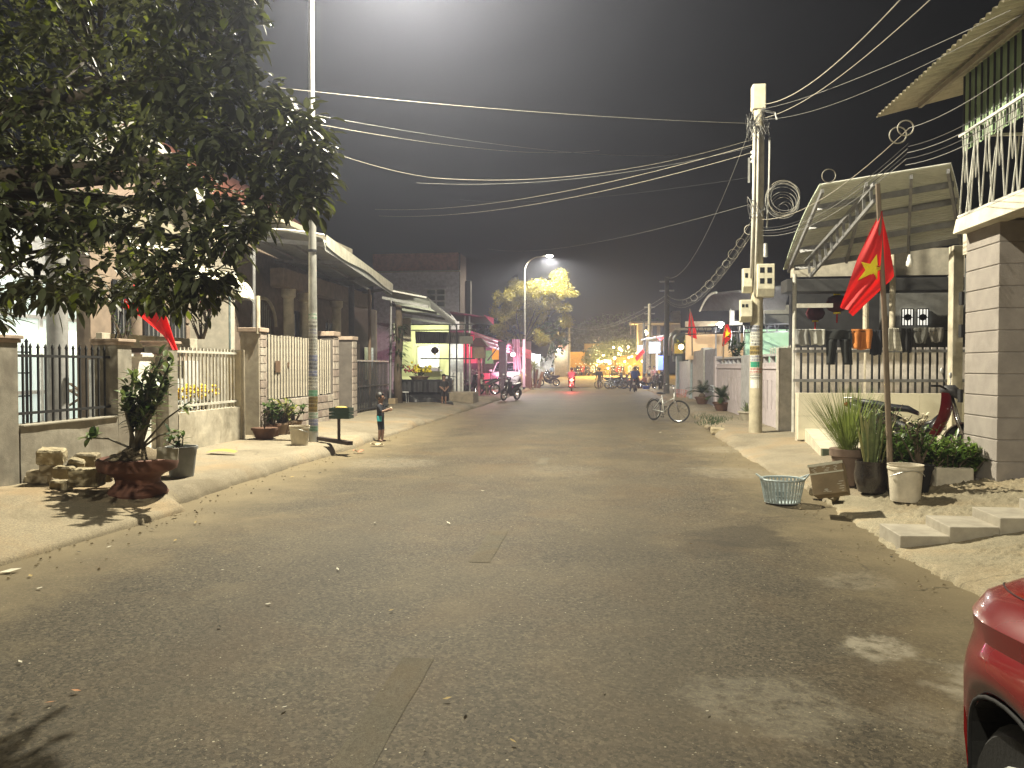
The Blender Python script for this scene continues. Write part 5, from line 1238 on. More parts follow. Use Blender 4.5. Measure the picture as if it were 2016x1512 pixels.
# shop stall with lit box and blue sign, right far side
st_ = thing('shop_stall', 'shop stall with glaring lamp, white lit awning and a blue lit sign', 'stall', (3.8, 57, .1))
b = MB(); b.add([at(1262, 668, 56), at(1307, 660, 56), at(1307, 664, 60), at(1262, 672, 60)], [(0, 1, 2, 3)]); b.build('awning', M('white_tarp', (.7, .7, .72), .7, trans=.4), st_)
b = MB(); b.add([at(1290, 662, 55.9), at(1308, 664, 55.9), at(1300, 671, 56)], [(0, 1, 2)]); b.build('red_flap', redcloth, st_)
ubox(1277, 1301, 672, 696, 57.5, .3).build('hanging_box', M('grey_tarp', (.4, .42, .45), .7), st_, bev=.03)
ubox(1294, 1309, 700, 728, 57, .15).build('blue_sign', M('blue_lightbox', (.15, .22, .8), .4, emit=.9, ecol=(.22, .33, 1), bump=0), st_)
ubox(1292, 1294.5, 697, 730, 56.9, .2).build('sign_edge', M('sign_edge_light', (.9, .9, 1), .4, emit=2.5, bump=0), st_)
ubox(1255, 1265, 680, 695, 58, .1).build('white_sign', M('white_lightbox', (.9, .95, .95), .4, emit=1.6, bump=0), st_)
ubox(1271, 1279, 692, 735, 59, .3).build('menu_panel', M('menu_panel', (.35, .28, .2), .7, var=.5, scale=9), st_)
ubox(1282, 1292, 697, 745, 62, .2).build('rear_panel', M('tan_panel', (.4, .3, .15), .7), st_)
b = MB(); b.tube([at(1270, 762, 57), at(1270, 655, 57)], .05, 8); b.tube([at(1307, 762, 57), at(1307, 664, 57)], .05, 8); b.build('post', darkmet, st_)
b = MB(); b.box(at(1281, 680, 56).x, at(1297, 680, 56).x, 56, 56.1, at(1281, 680, 56).z - .05, at(1281, 680, 56).z + .12); b.build('tube_lamp', bulb_white, st_)
lamp('stall_light', at(1289, 679, 55.8), 600, (.93, .96, 1), r=.2, parent=st_)
b = MB(); b.ball(at(1271, 655, 60), .2, 10, 6); o = b.build('lamp', bulb_warm, smooth=True); tag(o, 'warm bulb glowing on the pole above the shop stall', 'lamp')
# pale building behind
bb_ = thing('building', 'unlit pale two storey building with balcony behind the far poles', 'building', (6, 78, .1))
pale = M('pale_dim_wall', (.30, .27, .23), .85, stain=.3)
ubox(1241, 1340, 632, 637, 76, 3).build('roof_slab', pale, bb_)
ubox(1256, 1340, 638, 690, 78, 4).build('wall', pale, bb_)
for u in (1241, 1248): ubox(u, u + 2, 637, 660, 76.2, .2).build('post', pale, bb_)
ubox(1325, 1340, 612, 634, 77, 3).build('stair_tower', pale, bb_)
for u in (1270, 1285, 1300): ubox(u, u + 8, 642, 660, 77.9, .09).build('window', darkpane, bb_)
# dense foliage builder
def crown(t, blobs, n, L, w, mat, seed, name='crown', flat=.5):
    rd = random.Random(seed); b = MB(); tot = sum(r[0] * r[1] * r[2] for _, r in blobs)
    vs = []; fs = []
    for c, r in blobs:
        for i in range(int(n * r[0] * r[1] * r[2] / tot)):
            d = rdir(rd, -1, 1); q = rd.uniform(.25, 1) ** .5
            P = Vector(c) + Vector((d.x * r[0], d.y * r[1], d.z * r[2])) * q
            a = rdir(rd, -1, .6) * L * rd.uniform(.5, 1.2); s_ = a.cross(rdir(rd, -1, 1)).normalized() * w * rd.uniform(.6, 1.2) * .5
            k = len(vs); vs += [P, P + a * .5 - s_, P + a, P + a * .5 + s_]; fs.append((k, k + 1, k + 2, k + 3))
    b.add(vs, fs); return stuff(b.build(name, mat, t))
def limbs(t, base, tips, r0, seed, m=bark):
    rd = random.Random(seed); base = Vector(base)
    for k, tip in enumerate(tips):
        tip = Vector(tip); mid = base.lerp(tip, .5) + Vector((rd.uniform(-.3, .3), rd.uniform(-.3, .3), rd.uniform(.1, .5)))
        b = MB(); b.tube([base, base.lerp(mid, .5) + Vector((0, 0, .1)), mid, mid.lerp(tip, .5), tip], [r0, r0 * .8, r0 * .6, r0 * .4, r0 * .15], 7); b.build('branch', m, t, smooth=True)
bt_ = thing('tree', 'big feathery tree lit yellow by the distant street lamp', 'tree', (-6.6, 59, .1))
T0 = (-6.6, 59, .1)
b = MB(); b.tube([T0, (-6.5, 59, 1.6), (-6.2, 59, 3.2)], [.3, .25, .2], 10); b.build('trunk', bark, bt_, smooth=True)
limbs(bt_, (-6.2, 59, 3.1), [at(1075, 560, 59), at(1110, 600, 58), at(1020, 590, 60), at(985, 620, 60), at(1090, 640, 58), at(1050, 580, 61), at(1115, 650, 57.6), at(1100, 570, 58.6)], .07, 5)
acm = M('feathery_leaf', (.24, .21, .04), .55, var=.5, scale=1.2, bump=0, trans=.25)
rd = random.Random(91); bl_ = []
for (u, v, y, su, sv, n_, r_) in ((1092, 556, 56.8, 24, 16, 11, .55), (1110, 590, 57, 14, 20, 7, .5), (1050, 575, 58, 26, 16, 9, .6), (1010, 585, 60, 26, 22, 12, .65), (985, 630, 60.6, 16, 26, 8, .6), (1085, 610, 57.6, 26, 14, 6, .5), (1112, 640, 58, 9, 22, 6, .45), (1075, 668, 58, 22, 14, 7, .5), (1025, 650, 60, 26, 26, 9, .65)):
    for k in range(n_): bl_.append((at(u + rd.gauss(0, su * .62), v + rd.gauss(0, sv * .62), y + rd.uniform(-.9, .9)), (r_ * rd.uniform(.6, 1.35), r_ * rd.uniform(.7, 1.2), r_ * rd.uniform(.5, 1.1))))
crown(bt_, bl_, 32000, .2, .055, acm, 9)
rt = thing('tree', 'rounded tree hung with bulbs over the yellow restaurant wall', 'tree', (at(1205, 740, 82).x, 82, .7))
b = MB(); c = at(1205, 740, 82); b.tube([(c.x, 82, .6), (c.x, 82, 2.5)], .16, 8); b.build('trunk', bark, rt)
crown(rt, [(at(1180, 700, 81.5), (1.7, 1.2, 1.0)), (at(1195, 690, 82), (2.0, 1.2, .9)), (at(1225, 682, 82), (2.2, 1.3, .9)), (at(1250, 682, 82), (1.4, 1.2, .9)), (at(1165, 705, 81), (1.0, 1.0, .8))], 4200, .34, .16, M('restaurant_leaf', (.10, .13, .03), .5, var=.4, scale=1, bump=0, trans=.35), 10)
for i, (u, v, y, rx, rz_, lb) in enumerate(((1175, 665, 93, 4.5, 2.2, 'dark spreading tree behind the string lights'), (1225, 655, 96, 5.5, 2.6, 'broad dark tree behind the restaurant'), (1150, 700, 90, 2.6, 1.6, 'low dark shrubby tree behind the orange gate'), (1020, 660, 72, 4.0, 2.5, 'dark tree mass behind the pink carport roof'))):
    t = thing('tree', lb, 'tree', (at(u, 740, y).x, y, .5)); c = at(u, v, y)
    b = MB(); b.tube([(c.x, y, .2), (c.x + .2, y, c.z)], [.25, .12], 8); b.build('trunk', bark, t)
    crown(t, [(c, (rx, 2, rz_)), (c + Vector((rx * .6, 1, -.4)), (rx * .6, 2, rz_ * .8)), (c + Vector((-rx * .6, 1, -.5)), (rx * .6, 2, rz_ * .7))], 1800, .6, .26, leafd, 30 + i)
pm = thing('palm_plant', 'spiky pale plant beside the pink carport pier', 'plant', tuple(at(1052, 745, 55)))
b = MB(); rd = random.Random(12); c = at(1052, 722, 55)
for k in range(46): blade_leaf(b, c, rdir(rd, -.1, 1), rd.uniform(.6, 1.2), .07, .7, 4, rd=rd)
stuff(b.build('foliage', leafy, pm)); b = MB(); b.tube([at(1052, 760, 55), c], .07, 7); b.build('stem', bark, pm)
for k, (u, ln) in enumerate(((1033, 0), (1040, 6), (1046, -5), (1053, 4), (1060, 8))):
    b = MB(); b.bar(at(u, 764, 54 + .3 * k), at(u + ln, 712 + 5 * k, 54.3 + .3 * k), .22, .04); o = b.build('plank', M('old_plank', (.28, .17, .12), .85, stain=.4)); tag(o, ['weathered plank leaning against the carport pier', 'second weathered plank leaning by the spiky plant', 'slanted plank leaning left beside the spiky plant', 'short plank leaning before the spiky plant', 'outermost plank leaning at the road side of the spiky plant'][k], 'plank', 'leaning planks')
# ------------------------------------------------------------------ RIGHT SIDE: nearest house
n1 = thing('house', 'near house with rusticated pillar, balcony with zigzag railing and tin roof', 'house', (5, 9, .2))
rust = M('rusticated_plaster', (.30, .27, .245), .85, var=.14, bump=.25, stain=.45, stain_col=(.2, .17, .14))
for k in range(13):
    z = .18 + .247 * k
    b = MB(); b.box(4.62, 7.6, 9.06, 9.86, z, z + .235); b.build('block', rust, n1, bev=.007)
b = MB(); b.box(4.632, 7.55, 9.072, 9.85, .1, 3.36); b.build('pillar_core', rust, n1)
for z in (.75, 1.3, 2.1, 2.5):
    b = MB(); b.box(4.585, 4.618, 9.88, 9.96, z, z + .16); b.build('hinge', black, n1)
bw = M('balcony_cream', (.62, .58, .46), .75, stain=.25)
b = MB(); b.prism([(4.46, 5.5, 3.36), (4.5, 5.5, 3.54), (8, 5.5, 3.54), (8, 5.5, 3.40 ), (4.75, 5.5, 3.40), (4.7, 5.5, 3.36)], (0, 4.36, 0)); b.build('balcony_slab', bw, n1, bev=.006)
b = MB(); b.box(4.9, 8, 9.87, 10.6, 3.2, 3.5); b.box(5.3, 8, 9.87, 10.9, 2.9, 3.19); b.build('ceiling_beam', bw, n1, bev=.01)
railm = M('railing_white', (.6, .6, .56), .5, stain=.25)
for k in range(16):
    y = 9.84 - .27 * k
    b = MB(); b.tube([(4.53, y, 3.56), (4.53, y - .125, 4.53)], .008, 6); b.build('baluster', railm, n1)
    b = MB(); b.tube([(4.53, y - .25, 3.56), (4.53, y - .135, 4.53)], .008, 6); b.build('baluster', railm, n1)
    b = MB(); b.tube([(4.53, y - .05, 4.53), (4.53, y - .13, 3.95), (4.53, y - .21, 4.53)], .006, 5); b.build('baluster', railm, n1)
for z in (3.55, 4.53):
    b = MB(); b.box(4.515, 4.545, 5.5, 9.86, z, z + .03); b.build('rail', railm, n1)
for k in range(9):
    x = 4.6 + .25 * k
    b = MB(); b.tube([(x, 9.84, 3.55), (x + .1, 9.84, 4.52)], .011, 6); b.build('baluster', railm, n1)
b = MB(); b.box(4.54, 6.6, 9.825, 9.855, 4.53, 4.56); b.build('rail', railm, n1)
grn = M('green_blind', (.30, .42, .24), .8, var=.1)
sheet('green_blind', bil((4.58, 5.5, 4.36), (4.58, 5.5, 5.28), (4.58, 9.86, 5.28), (4.58, 9.86, 4.36)), 44, .006, n1, grn, 2, 4)
for k in range(30):
    b = MB(); b.box(4.545, 4.565, 5.6 + .145 * k, 5.615 + .145 * k, 4.36, 5.25); b.build('blind_bar', darkmet, n1)
b = MB(); b.box(6.0, 6.2, 5.5, 9.9, 3.55, 6.2); b.build('upper_wall', M('dim_green_wall', (.2, .26, .17), .85, stain=.3), n1)
ra, rb = at(1735, 238, 10.9), at(1868, 205, 10.9)
rrf = lambda s, t: Vector((3.9 + (6.9 - 3.9) * t, 10.9 - 6.4 * s, 5.15 + .72 * t))
sheet('roof', lambda s, t: Vector((3.9 + 3.2 * s, 10.9 - 6.4 * t, 5.14 + .76 * s)), 52, .02, n1, M('roof_tin_warm', (.42, .38, .28), .6, .2, stain=.5), 6, 6)
b = MB(); b.bar((4.35, 10.6, 5.17), (4.35, 4.5, 5.17), .04, .06); b.build('purlin', M('purlin_warm', (.3, .26, .2), .7), n1)
b = MB(); b.bar((5.6, 10.6, 5.47), (5.6, 4.5, 5.47), .05, .07); b.build('purlin', greymet, n1)
n1.location += Vector((-.22, .15, -.12))
# tiled porch column
b = MB(); b.box(6.25, 6.43, 14.7, 14.9, .2, 3.8); pc = b.build('porch_column', M('cream_tile_column', (.5, .46, .36), .5, stain=.2), None, bev=.01); tag(pc, 'cream tiled porch column just behind the rusticated pillar', 'column')
# ------------------------------------------------------------------ middle house with canopy
n2 = thing('house', 'house with dark deep porch, lit grille window and pale upper wall under the canopy', 'house', (6, 20, .2))
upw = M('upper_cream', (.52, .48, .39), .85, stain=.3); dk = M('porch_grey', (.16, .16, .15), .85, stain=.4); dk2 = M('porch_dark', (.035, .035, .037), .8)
ubox(1562, 1900, 487, 545, 19.5, .3).build('upper_wall', upw, n2)
ubox(1548, 1900, 545, 575, 19.3, .6).build('beam', M('dark_beam', (.05, .05, .05), .7), n2, bev=.02)
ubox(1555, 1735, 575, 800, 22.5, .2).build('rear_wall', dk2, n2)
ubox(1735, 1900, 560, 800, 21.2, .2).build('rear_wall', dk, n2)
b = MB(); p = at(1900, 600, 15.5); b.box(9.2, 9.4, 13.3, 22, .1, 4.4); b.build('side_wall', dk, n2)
ubox(1564, 1640, 597, 606, 19.2, .1).build('white_beam', offwhite, n2)
for u0, u1 in ((1566, 1592), (1572, 1600)): pass
gw_ = M('lit_grille_pane', (.95, .95, .85), .4, emit=1.1, ecol=(1, .97, .85), bump=0)
for u0 in (1776, 1806):
    wn = ubox(u0, u0 + 23, 608, 641, 21.12, .03).build('window', gw_, n2)
    b = MB(); p, q = at(u0, 641, 21.05), at(u0 + 23, 608, 21.05); ww, hh = q.x - p.x, q.z - p.z
    for a in (0, .5, 1): b.box(p.x + ww * a - .012, p.x + ww * a + .012, 21.06, 21.085, p.z, q.z); b.box(p.x, q.x, 21.062, 21.083, p.z + hh * a - .012, p.z + hh * a + .012)
    for a in (.22, .78): b.box(p.x + ww * a - .01, p.x + ww * a + .01, 21.063, 21.082, p.z, q.z)
    b.ring((p.x + ww / 2, 21.07, p.z + hh / 2), .06, .03, 'y', 14, 6); b.ring((p.x + ww * .36, 21.07, p.z + hh / 2), .04, .025, 'y', 12, 6); b.ring((p.x + ww * .64, 21.07, p.z + hh / 2), .04, .025, 'y', 12, 6)
    b.build('grille', black, wn)
for u, w, m in ((1703, 9, cream), (1755, 9, cream)):
    b = MB(); p = at(u, 770, 17.2); b.tube([(p.x, 17.2, .3), (p.x, 17.2, 4.2)], .06, 12); b.build('column', m, n2)
cano = thing('canopy', 'large corrugated canopy sloping away over the laundry yard on a steel frame', 'canopy', (5.5, 16.5, .2))
C1, C0, CB, CC = at(1617, 363, 15.2), at(1545, 530, 18.4), at(1872, 322, 13.8), at(1900, 470, 15.9)
cbil = bil(C1, CB, CC, C0)
def canp(s, t):
    p = cbil(s, t); p.z += .16 * math.sin(math.pi * min(1, t)) - .0; return p
can_m = M('canopy_tin', (.62, .62, .58), .55, 0, var=.1, stain=.35, trans=.32)  # tin made translucent so its underside looks lit by bounce
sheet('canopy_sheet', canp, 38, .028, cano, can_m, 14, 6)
edg = MB(); edg.tube([canp(0, k / 12) + Vector((-.02, 0, 0)) for k in range(13)], .02, 6); edg.build('edge_trim', M('pale_green_trim', (.55, .62, .5), .5), cano)
dn = lambda s, t, d: canp(s, t) + Vector((0, 0, -d))
for s in (.02, .38, .72, .98):
    b = MB(); b.bar(dn(s, .02, .1), dn(s, .98, .1), .05, .09); b.build('rafter', greymet, cano)
for t in (.28, .52, .78, .97):
    b = MB(); b.bar(dn(.06, t, .07), dn(.99, t, .07), .05, .11); b.build('purlin', greymet, cano)
p_, q_ = at(1722, 362, 14.6), at(1587, 517, 17.7); b = MB(); b.bar(p_, q_, .06, .08); b.bar(p_ + Vector((0, 0, -.3)), q_ + Vector((.1, 0, -.3)), .05, .07); b.build('truss_chord', greymet, cano)
for k in range(11):
    a = p_.lerp(q_, (k + .5) / 11); b = MB(); b.bar(a, a + Vector((.02, 0, -.3)), .05, .035); b.build('truss_web', greymet, cano)
pp_ = gd(1562, 850, .16); b = MB(); b.tube([(pp_.x, pp_.y, .1), (pp_.x, pp_.y, at(1562, 540, pp_.y).z)], .045, 12); b.build('post', M('post_grey_white', (.46, .45, .40), .6, stain=.45), cano, smooth='auto')
hb_ = thing('hanging_bulb', 'unlit white bulb hanging under the canopy', 'lamp', tuple(at(1791, 515, 15)))
b = MB(); c = at(1791, 512, 15); b.lathe([(.02, .1), (.035, .06), (.045, .0), (.06, -.03), (.06, -.1), (.03, -.13), (.001, -.135)], c, 14); b.build('bulb', white, hb_, smooth=True)
b = MB(); b.tube([c + Vector((0, 0, .1)), c + Vector((0, 0, .45))], .006, 5); b.build('cord', black, hb_)
lantern(at(1605, 617, 20.5), .24, 'dim red round lantern hanging left in the dark porch', M('lantern_red', (.07, .006, .01), .8))
lantern(at(1648, 598, 20.0), .28, 'larger dim red lantern hanging behind the flag', M('lantern_red', (.07, .006, .01), .8))
# porch plinth and low wall
lw_ = thing('porch_wall', 'low cream tiled porch wall behind the motorbike and grasses', 'wall', (5.5, 15.5, .2))
ctile = M('cream_tile', (.76, .72, .58), .35, var=.06, stain=.1)
p = at(1571, 885, 15.5); q = at(1571, 774, 15.5)
xs = [p.x + i * .56 for i in range(7)]
for i, x in enumerate(xs):
    for z0, z1 in ((.2, .66), (.665, q.z)):
        b = MB(); b.box(x, min(x + .555, 7.4), 15.5, 15.56, z0, z1); b.build('tile', ctile, lw_)
b = MB(); b.box(p.x, 7.4, 15.57, 15.75, .1, q.z); b.build('wall', cream, lw_)
plth = thing('porch_plinth', 'raised tiled porch floor with dark green tile riser', 'porch', (5, 14, .1))
b = MB(); b.prism([(3.58, 13.2, .02), (3.58, 13.2, .27), (3.9, 15.49, .42), (3.9, 15.49, .02)], (3.5, 0, 0)); b.build('floor', M('porch_floor_tile', (.58, .54, .42), .4, stain=.2), plth)
for i in range(5):
    b = MB(); b.box(3.6 + .5 * i, 4.095 + .5 * i, 13.17, 13.199, .03, .262); b.build('riser_tile', M('green_tile', (.10, .13, .09), .35), plth)
# white fence and laundry
fc2 = thing('fence', 'white picket fence of flat vertical boards behind the laundry', 'fence', (5.3, 15.9, 1.1))
x0 = at(1566, 700, 15.9).x
for i in range(26):
    x = x0 + .135 * i
    b = MB(); b.box(x, x + .085, 15.89, 15.91, 1.08, 2.0); b.build('picket', M('picket_white', (.75, .70, .66), .7, stain=.3), fc2)
for z in (1.32, 1.9):
    b = MB(); b.box(x0 - .05, 7.4, 15.85, 15.885, z, z + .055); b.build('rail', greymet, fc2)
cl = MB(); zline = at(1700, 649, 15.3).z; cl.tube([(x0 - .1 + 3.5 * k / 10, 15.3, zline - .04 * math.sin(math.pi * k / 10)) for k in range(11)], .006, 5)
tag(cl.build('clothesline', black), 'thin clothesline carrying the laundry under the canopy', 'clothesline')
def cloth(name, label, pts, m, Y=15.3, fold=.016, cat='laundry', seed=0):
    """pts: (u0,v0,u1,v1) top edge y and outline: list of rows (v, uleft, uright)"""
    rows = pts; b = MB(); rd = random.Random(seed); ph = rd.uniform(0, 6)
    def f(s, t):
        k = t * (len(rows) - 1); i = min(int(k), len(rows) - 2); q = k - i
        v = rows[i][0] * (1 - q) + rows[i + 1][0] * q; l = rows[i][1] * (1 - q) + rows[i + 1][1] * q; r = rows[i][2] * (1 - q) + rows[i + 1][2] * q
        p = at(l + (r - l) * s, v, Y); p.y += fold * math.sin(ph + s * 11 + 1.5 * t) * (.3 + t) + .004 * math.sin(s * 27 + ph) + .012 * math.sin(s * 5 - 4 * t + ph); p.z += .012 * math.sin(s * 8 + ph) * t; return p
    b.grid(f, 18, 14); o = b.build(name, m, smooth=True); md = o.modifiers.new('th', 'SOLIDIFY'); md.thickness = .006
    return tag(o, label, cat, 'laundry on the line')
cg = M('cloth_grey', (.26, .26, .25), .95, bump=.3); cw = M('cloth_pale', (.42, .42, .38), .95, bump=.3); co_ = M('cloth_orange', (.42, .15, .035), .95, bump=.3)
cloth('towel', 'grey towel at the left end of the clothesline beside the post', [(648, 1565, 1592), (660, 1564, 1590), (680, 1567, 1594)], cg, seed=1)
cloth('towel', 'pale grey towel second along the clothesline', [(648, 1592, 1624), (665, 1596, 1624), (679, 1598, 1624)], cw, seed=2)
def trousers(label):
    b = MB(); t = thing('trousers', label, 'laundry', tuple(at(1650, 650, 15.3)), 'laundry on the line')
    for rows, nm_ in (([(649, 1625, 1676), (668, 1626, 1676)], 'waist'), ([(668, 1626, 1649), (718, 1628, 1643)], 'leg'), ([(668, 1652, 1676), (718, 1662, 1678)], 'leg')):
        bb = MB()
        def f(s, q):
            v = rows[0][0] + (rows[1][0] - rows[0][0]) * q; l = rows[0][1] + (rows[1][1] - rows[0][1]) * q; r = rows[0][2] + (rows[1][2] - rows[0][2]) * q
            p = at(l + (r - l) * s, v, 15.3); p.y += .025 * math.sin(9 * s + 2 * q); return p
        bb.grid(f, 10, 8); o = bb.build(nm_, M('cloth_charcoal', (.02, .022, .022), .95, bump=.3), t, smooth=True); md = o.modifiers.new('th', 'SOLIDIFY'); md.thickness = .012
trousers('long charcoal trousers hanging between the pale towel and the orange cloth')
cloth('shirt', 'orange cloth hanging folded on the clothesline', [(648, 1677, 1717), (660, 1679, 1718), (688, 1679, 1720)], co_, fold=.045, seed=3)
cloth('shirt', 'navy cloth hanging behind the orange cloth', [(650, 1716, 1736), (675, 1714, 1738), (699, 1712, 1736)], navy, seed=4)
st_m = M('cloth_striped', (.42, .40, .33), .95, bump=0)
nt = NT(st_m); wv = nt.new('ShaderNodeTexWave', bands_direction='Z'); wv.inputs['Scale'].default_value = 13; tcx = nt.new('ShaderNodeTexCoord'); nt.l.new(tcx.outputs['Object'], wv.inputs['Vector']); nt.l.new(nt.mix(nt.ramp(wv.outputs['Fac'], .6, .8), (.5, .48, .4), (.12, .12, .12)), nt.n['Principled BSDF'].inputs['Base Color'])
cloth('shirt', 'thin striped pale shirt hanging right of the flagpole', [(646, 1749, 1770), (660, 1749, 1772), (690, 1749, 1776)], st_m, seed=5)
cloth('shirt', 'black shirt hanging next to the striped shirt', [(646, 1773, 1797), (665, 1773, 1799), (694, 1777, 1793)], blk, seed=6)
cloth('shirt', 'dim grey shirt hanging second from the porch column', [(645, 1800, 1828), (660, 1799, 1826), (676, 1803, 1822)], M('cloth_dim', (.12, .12, .11), .95), seed=7)
cloth('shirt', 'dim taupe shirt hanging nearest the porch column', [(645, 1829, 1858), (660, 1829, 1857), (674, 1834, 1855)], M('cloth_taupe', (.16, .15, .13), .95), seed=8)
# ------------------------------------------------------------------ lavender slotted wall
RX = 4.12
lav = M('lavender_plaster', (.46, .41, .43), .88, var=.12, stain=.5, stain_col=(.2, .17, .14)); lavp = M('grey_pilaster', (.36, .36, .37), .88, stain=.5, stain_col=(.16, .14, .12))
n3 = thing('slotted_wall', 'lavender yard wall with narrow vertical slots behind the utility pole', 'wall', (RX, 23, .1))
def slot_wall(y0, y1, slots, zt=1.72):
    b = MB(); ycur = y0
    for s in slots + [None]:
        e = y1 if s is None else s
        b.box(RX, RX + .15, ycur, e, .0, zt)
        if s is not None: b.box(RX, RX + .15, s, s + .11, .0, .55); b.box(RX, RX + .15, s, s + .11, 1.28, zt); ycur = s + .11
    b.build('wall', lav, n3)
    b = MB(); b.box(RX + .16, RX + .2, y0, y1, .3, 1.5); b.build('slot_shade_panel', M('slot_shade', (.08, .075, .08), .9), n3)  # dark panel painted as the shade inside the slots
    b = MB(); b.box(RX - .03, RX + .17, y0, y1, zt - .16, zt - .11); b.build('string_course', lav, n3, bev=.01)
    b = MB(); b.box(RX - .02, RX + .17, y0, y1, zt + .16, zt + .22); b.build('cap_rail', lavp, n3)
    for k in range(int((y1 - y0) / .8)):
        b = MB(); b.box(RX + .02, RX + .13, y0 + .3 + .8 * k, y0 + .4 + .8 * k, zt, zt + .16); b.build('baluster', lavp, n3)
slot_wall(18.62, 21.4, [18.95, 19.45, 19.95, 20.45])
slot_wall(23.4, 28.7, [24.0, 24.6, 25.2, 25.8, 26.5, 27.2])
for y0, y1, z, m in ((21.4, 23.4, 1.95, lavp), (28.7, 29.1, 2.0, lav)):
    b = MB(); b.box(RX - .06, RX + .2, y0, y1, 0, z); b.build('pilaster', m, n3, bev=.01)
b = MB(); b.box(RX - .1, RX + .3, 18.18, 18.6, 0, 2.05); b.build('pillar', M('pillar_pale', (.44, .41, .36), .88, stain=.7, stain_col=(.2, .17, .12)), n3, bev=.012)
for i in range(11):
    b = MB(); spear(b, RX + .3, 18.7 + .24 * i, 1.85, 2.15, .02); b.build('spike', offwhite, n3)
# grey gatehouse wall beyond
n4 = thing('gate_wall', 'pale wall with grey boarded gate beyond the sago palms', 'wall', (RX, 33, .1))
gpl = M('pale_gate_wall', (.42, .41, .38), .85, stain=.3)
b = MB(); b.box(RX, RX + .3, 33.0, 36.4, 0, 2.32); b.build('wall', gpl, n4)
b = MB(); b.box(RX - .04, RX + .34, 32.2, 33.0, 0, 2.4); b.build('pillar', gpl, n4, bev=.01)
for i in range(10):
    b = MB(); b.box(RX + .02, RX + .06, 29.15 + .3 * i, 29.43 + .3 * i, .1, 2.3); b.build('board', M('blue_grey_board', (.2, .215, .24), .7, stain=.2), n4)
bgm = M('pale_blue_gate', (.34, .42, .45), .6, stain=.2)
b = MB(); b.box(RX - .1, RX + .2, 36.4, 37.2, 0, 2.2); b.box(RX - .1, RX + .2, 43, 43.6, 0, 2.2); b.build('blue_post', bgm, n4)
for i in range(9):
    b = MB(); b.box(RX, RX + .05, 37.25 + .63 * i, 37.83 + .63 * i, .15, 1.9); b.build('blue_panel', bgm, n4, bev=.01)
# mint and peach rooms, dark awning
n5 = thing('house', 'house with bright mint and peach lit rooms under a dark curved awning', 'house', (6, 28, .1))
mint = M('mint_wall', (.45, .72, .52), .8, var=.04); peach = M('peach_wall', (.78, .55, .33), .8, var=.05)
ubox(1468, 1580, 648, 716, 27.5, .2).build('mint_wall', mint, n5)
ubox(1350, 1470, 655, 708, 36, .2).build('peach_wall', peach, n5)
ubox(1350, 1424, 632, 643, 34, .3).build('parapet', M('cream_parapet', (.6, .53, .42), .8), n5)
ubox(1438, 1462, 632, 640, 31, .3).build('white_ledge', white, n5); ubox(1438, 1446, 607, 632, 31, .3).build('white_chimney', white, n5)
for u, Y in ((1408, 33), (1455, 30), (1464, 28), (1408, 35)): ubox(u, u + 3, 640, 712, Y, .08).build('post', greymet, n5)
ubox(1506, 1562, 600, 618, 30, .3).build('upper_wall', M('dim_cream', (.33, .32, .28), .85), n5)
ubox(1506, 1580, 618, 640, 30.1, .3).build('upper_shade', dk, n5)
G0, G1, G2, G3 = at(1379, 612, 34), at(1412, 576, 30.5), at(1566, 560, 24), at(1545, 610, 27)
def g5(s, t):
    e0 = G0.lerp(G1, 1 - t) ; e1 = G3.lerp(G2, 1 - t); p = e0.lerp(e1, s); p.z += .22 * math.sin(math.pi * t) ; return p
sheet('awning_sheet', g5, 40, .015, n5, tin_d, 16, 4)
b = MB(); b.tube([g5(0, k / 10) + Vector((-.03, -.02, 0)) for k in range(11)], .045, 6); b.build('edge_trim', M('pale_edge', (.5, .5, .44), .6), n5)
b = MB()
for z in (0, -.25):
    b.bar(at(1350, 645, 29) + Vector((0, 0, z)), at(1580, 636, 25) + Vector((0, 0, z)), .04)
for k in range(26):
    p = at(1350, 645, 29).lerp(at(1580, 636, 25), (k + .5) / 26); b.bar(p, p + Vector((.08 * (-1) ** k, 0, -.25)), .02)
b.build('pergola_beam', darkmet, n5)
cu = MB(); cu.grid(lambda s, t: at(1436 + 20 * s + 6 * (t - .5) * (1 if s > .5 else -1) * t, 652 + 34 * t, 29.5) + Vector((0, .08 * math.sin(s * 22), 0)), 26, 6); tag(cu.build('curtain', M('grey_curtain', (.25, .25, .26), .9), smooth=True), 'grey gathered curtain hanging between the flag and the pole', 'curtain')
lamp('mint_light', at(1515, 655, 25.5), 95, (1, 1, .97), r=.12)
lamp('peach_light', at(1405, 655, 34), 120, (1, .9, .72), r=.12)
wl = thing('wall_lamp', 'glaring white lamp under the pergola beside the small flag', 'lamp', tuple(at(1419, 640, 29.5)))
b = MB(); c = at(1419, 640, 29.5); b.lathe([(.001, .12), (.07, .1), (.16, .02), (.001, .0)], c, 12); b.ball(c + Vector((0, 0, -.02)), .085, 10, 6); b.build('bulb', bulb_white, wl, smooth=True)
lamp('lamp_light', c + Vector((0, 0, -.2)), 160, (1, .96, .88), r=.1, parent=wl)
wl2 = thing('wall_lamp', 'warm bulb above the pale blue gate', 'lamp', tuple(at(1341, 683, 38)))
b = MB(); b.ball(at(1341, 683, 38), .13, 10, 6); b.ball(at(1357, 687, 39), .12, 10, 6); b.build('bulb', bulb_warm, wl2, smooth=True)
lamp('lamp_light', at(1341, 686, 37.7), 60, (1, .75, .35), r=.1, parent=wl2)
ubox(1328, 1345, 676, 696, 40, .2).build('yellow_back_wall', M('yellow_lit_wall', (.7, .52, .12), .8), n5)
sm = thing('plant', 'leafy bush lit yellow above the gate wall', 'plant', tuple(at(1350, 700, 38.5)))
bushy(sm, at(1352, 700, 38.5), .7, 1.0, 120, .22, .1, 77, leafy, 8)
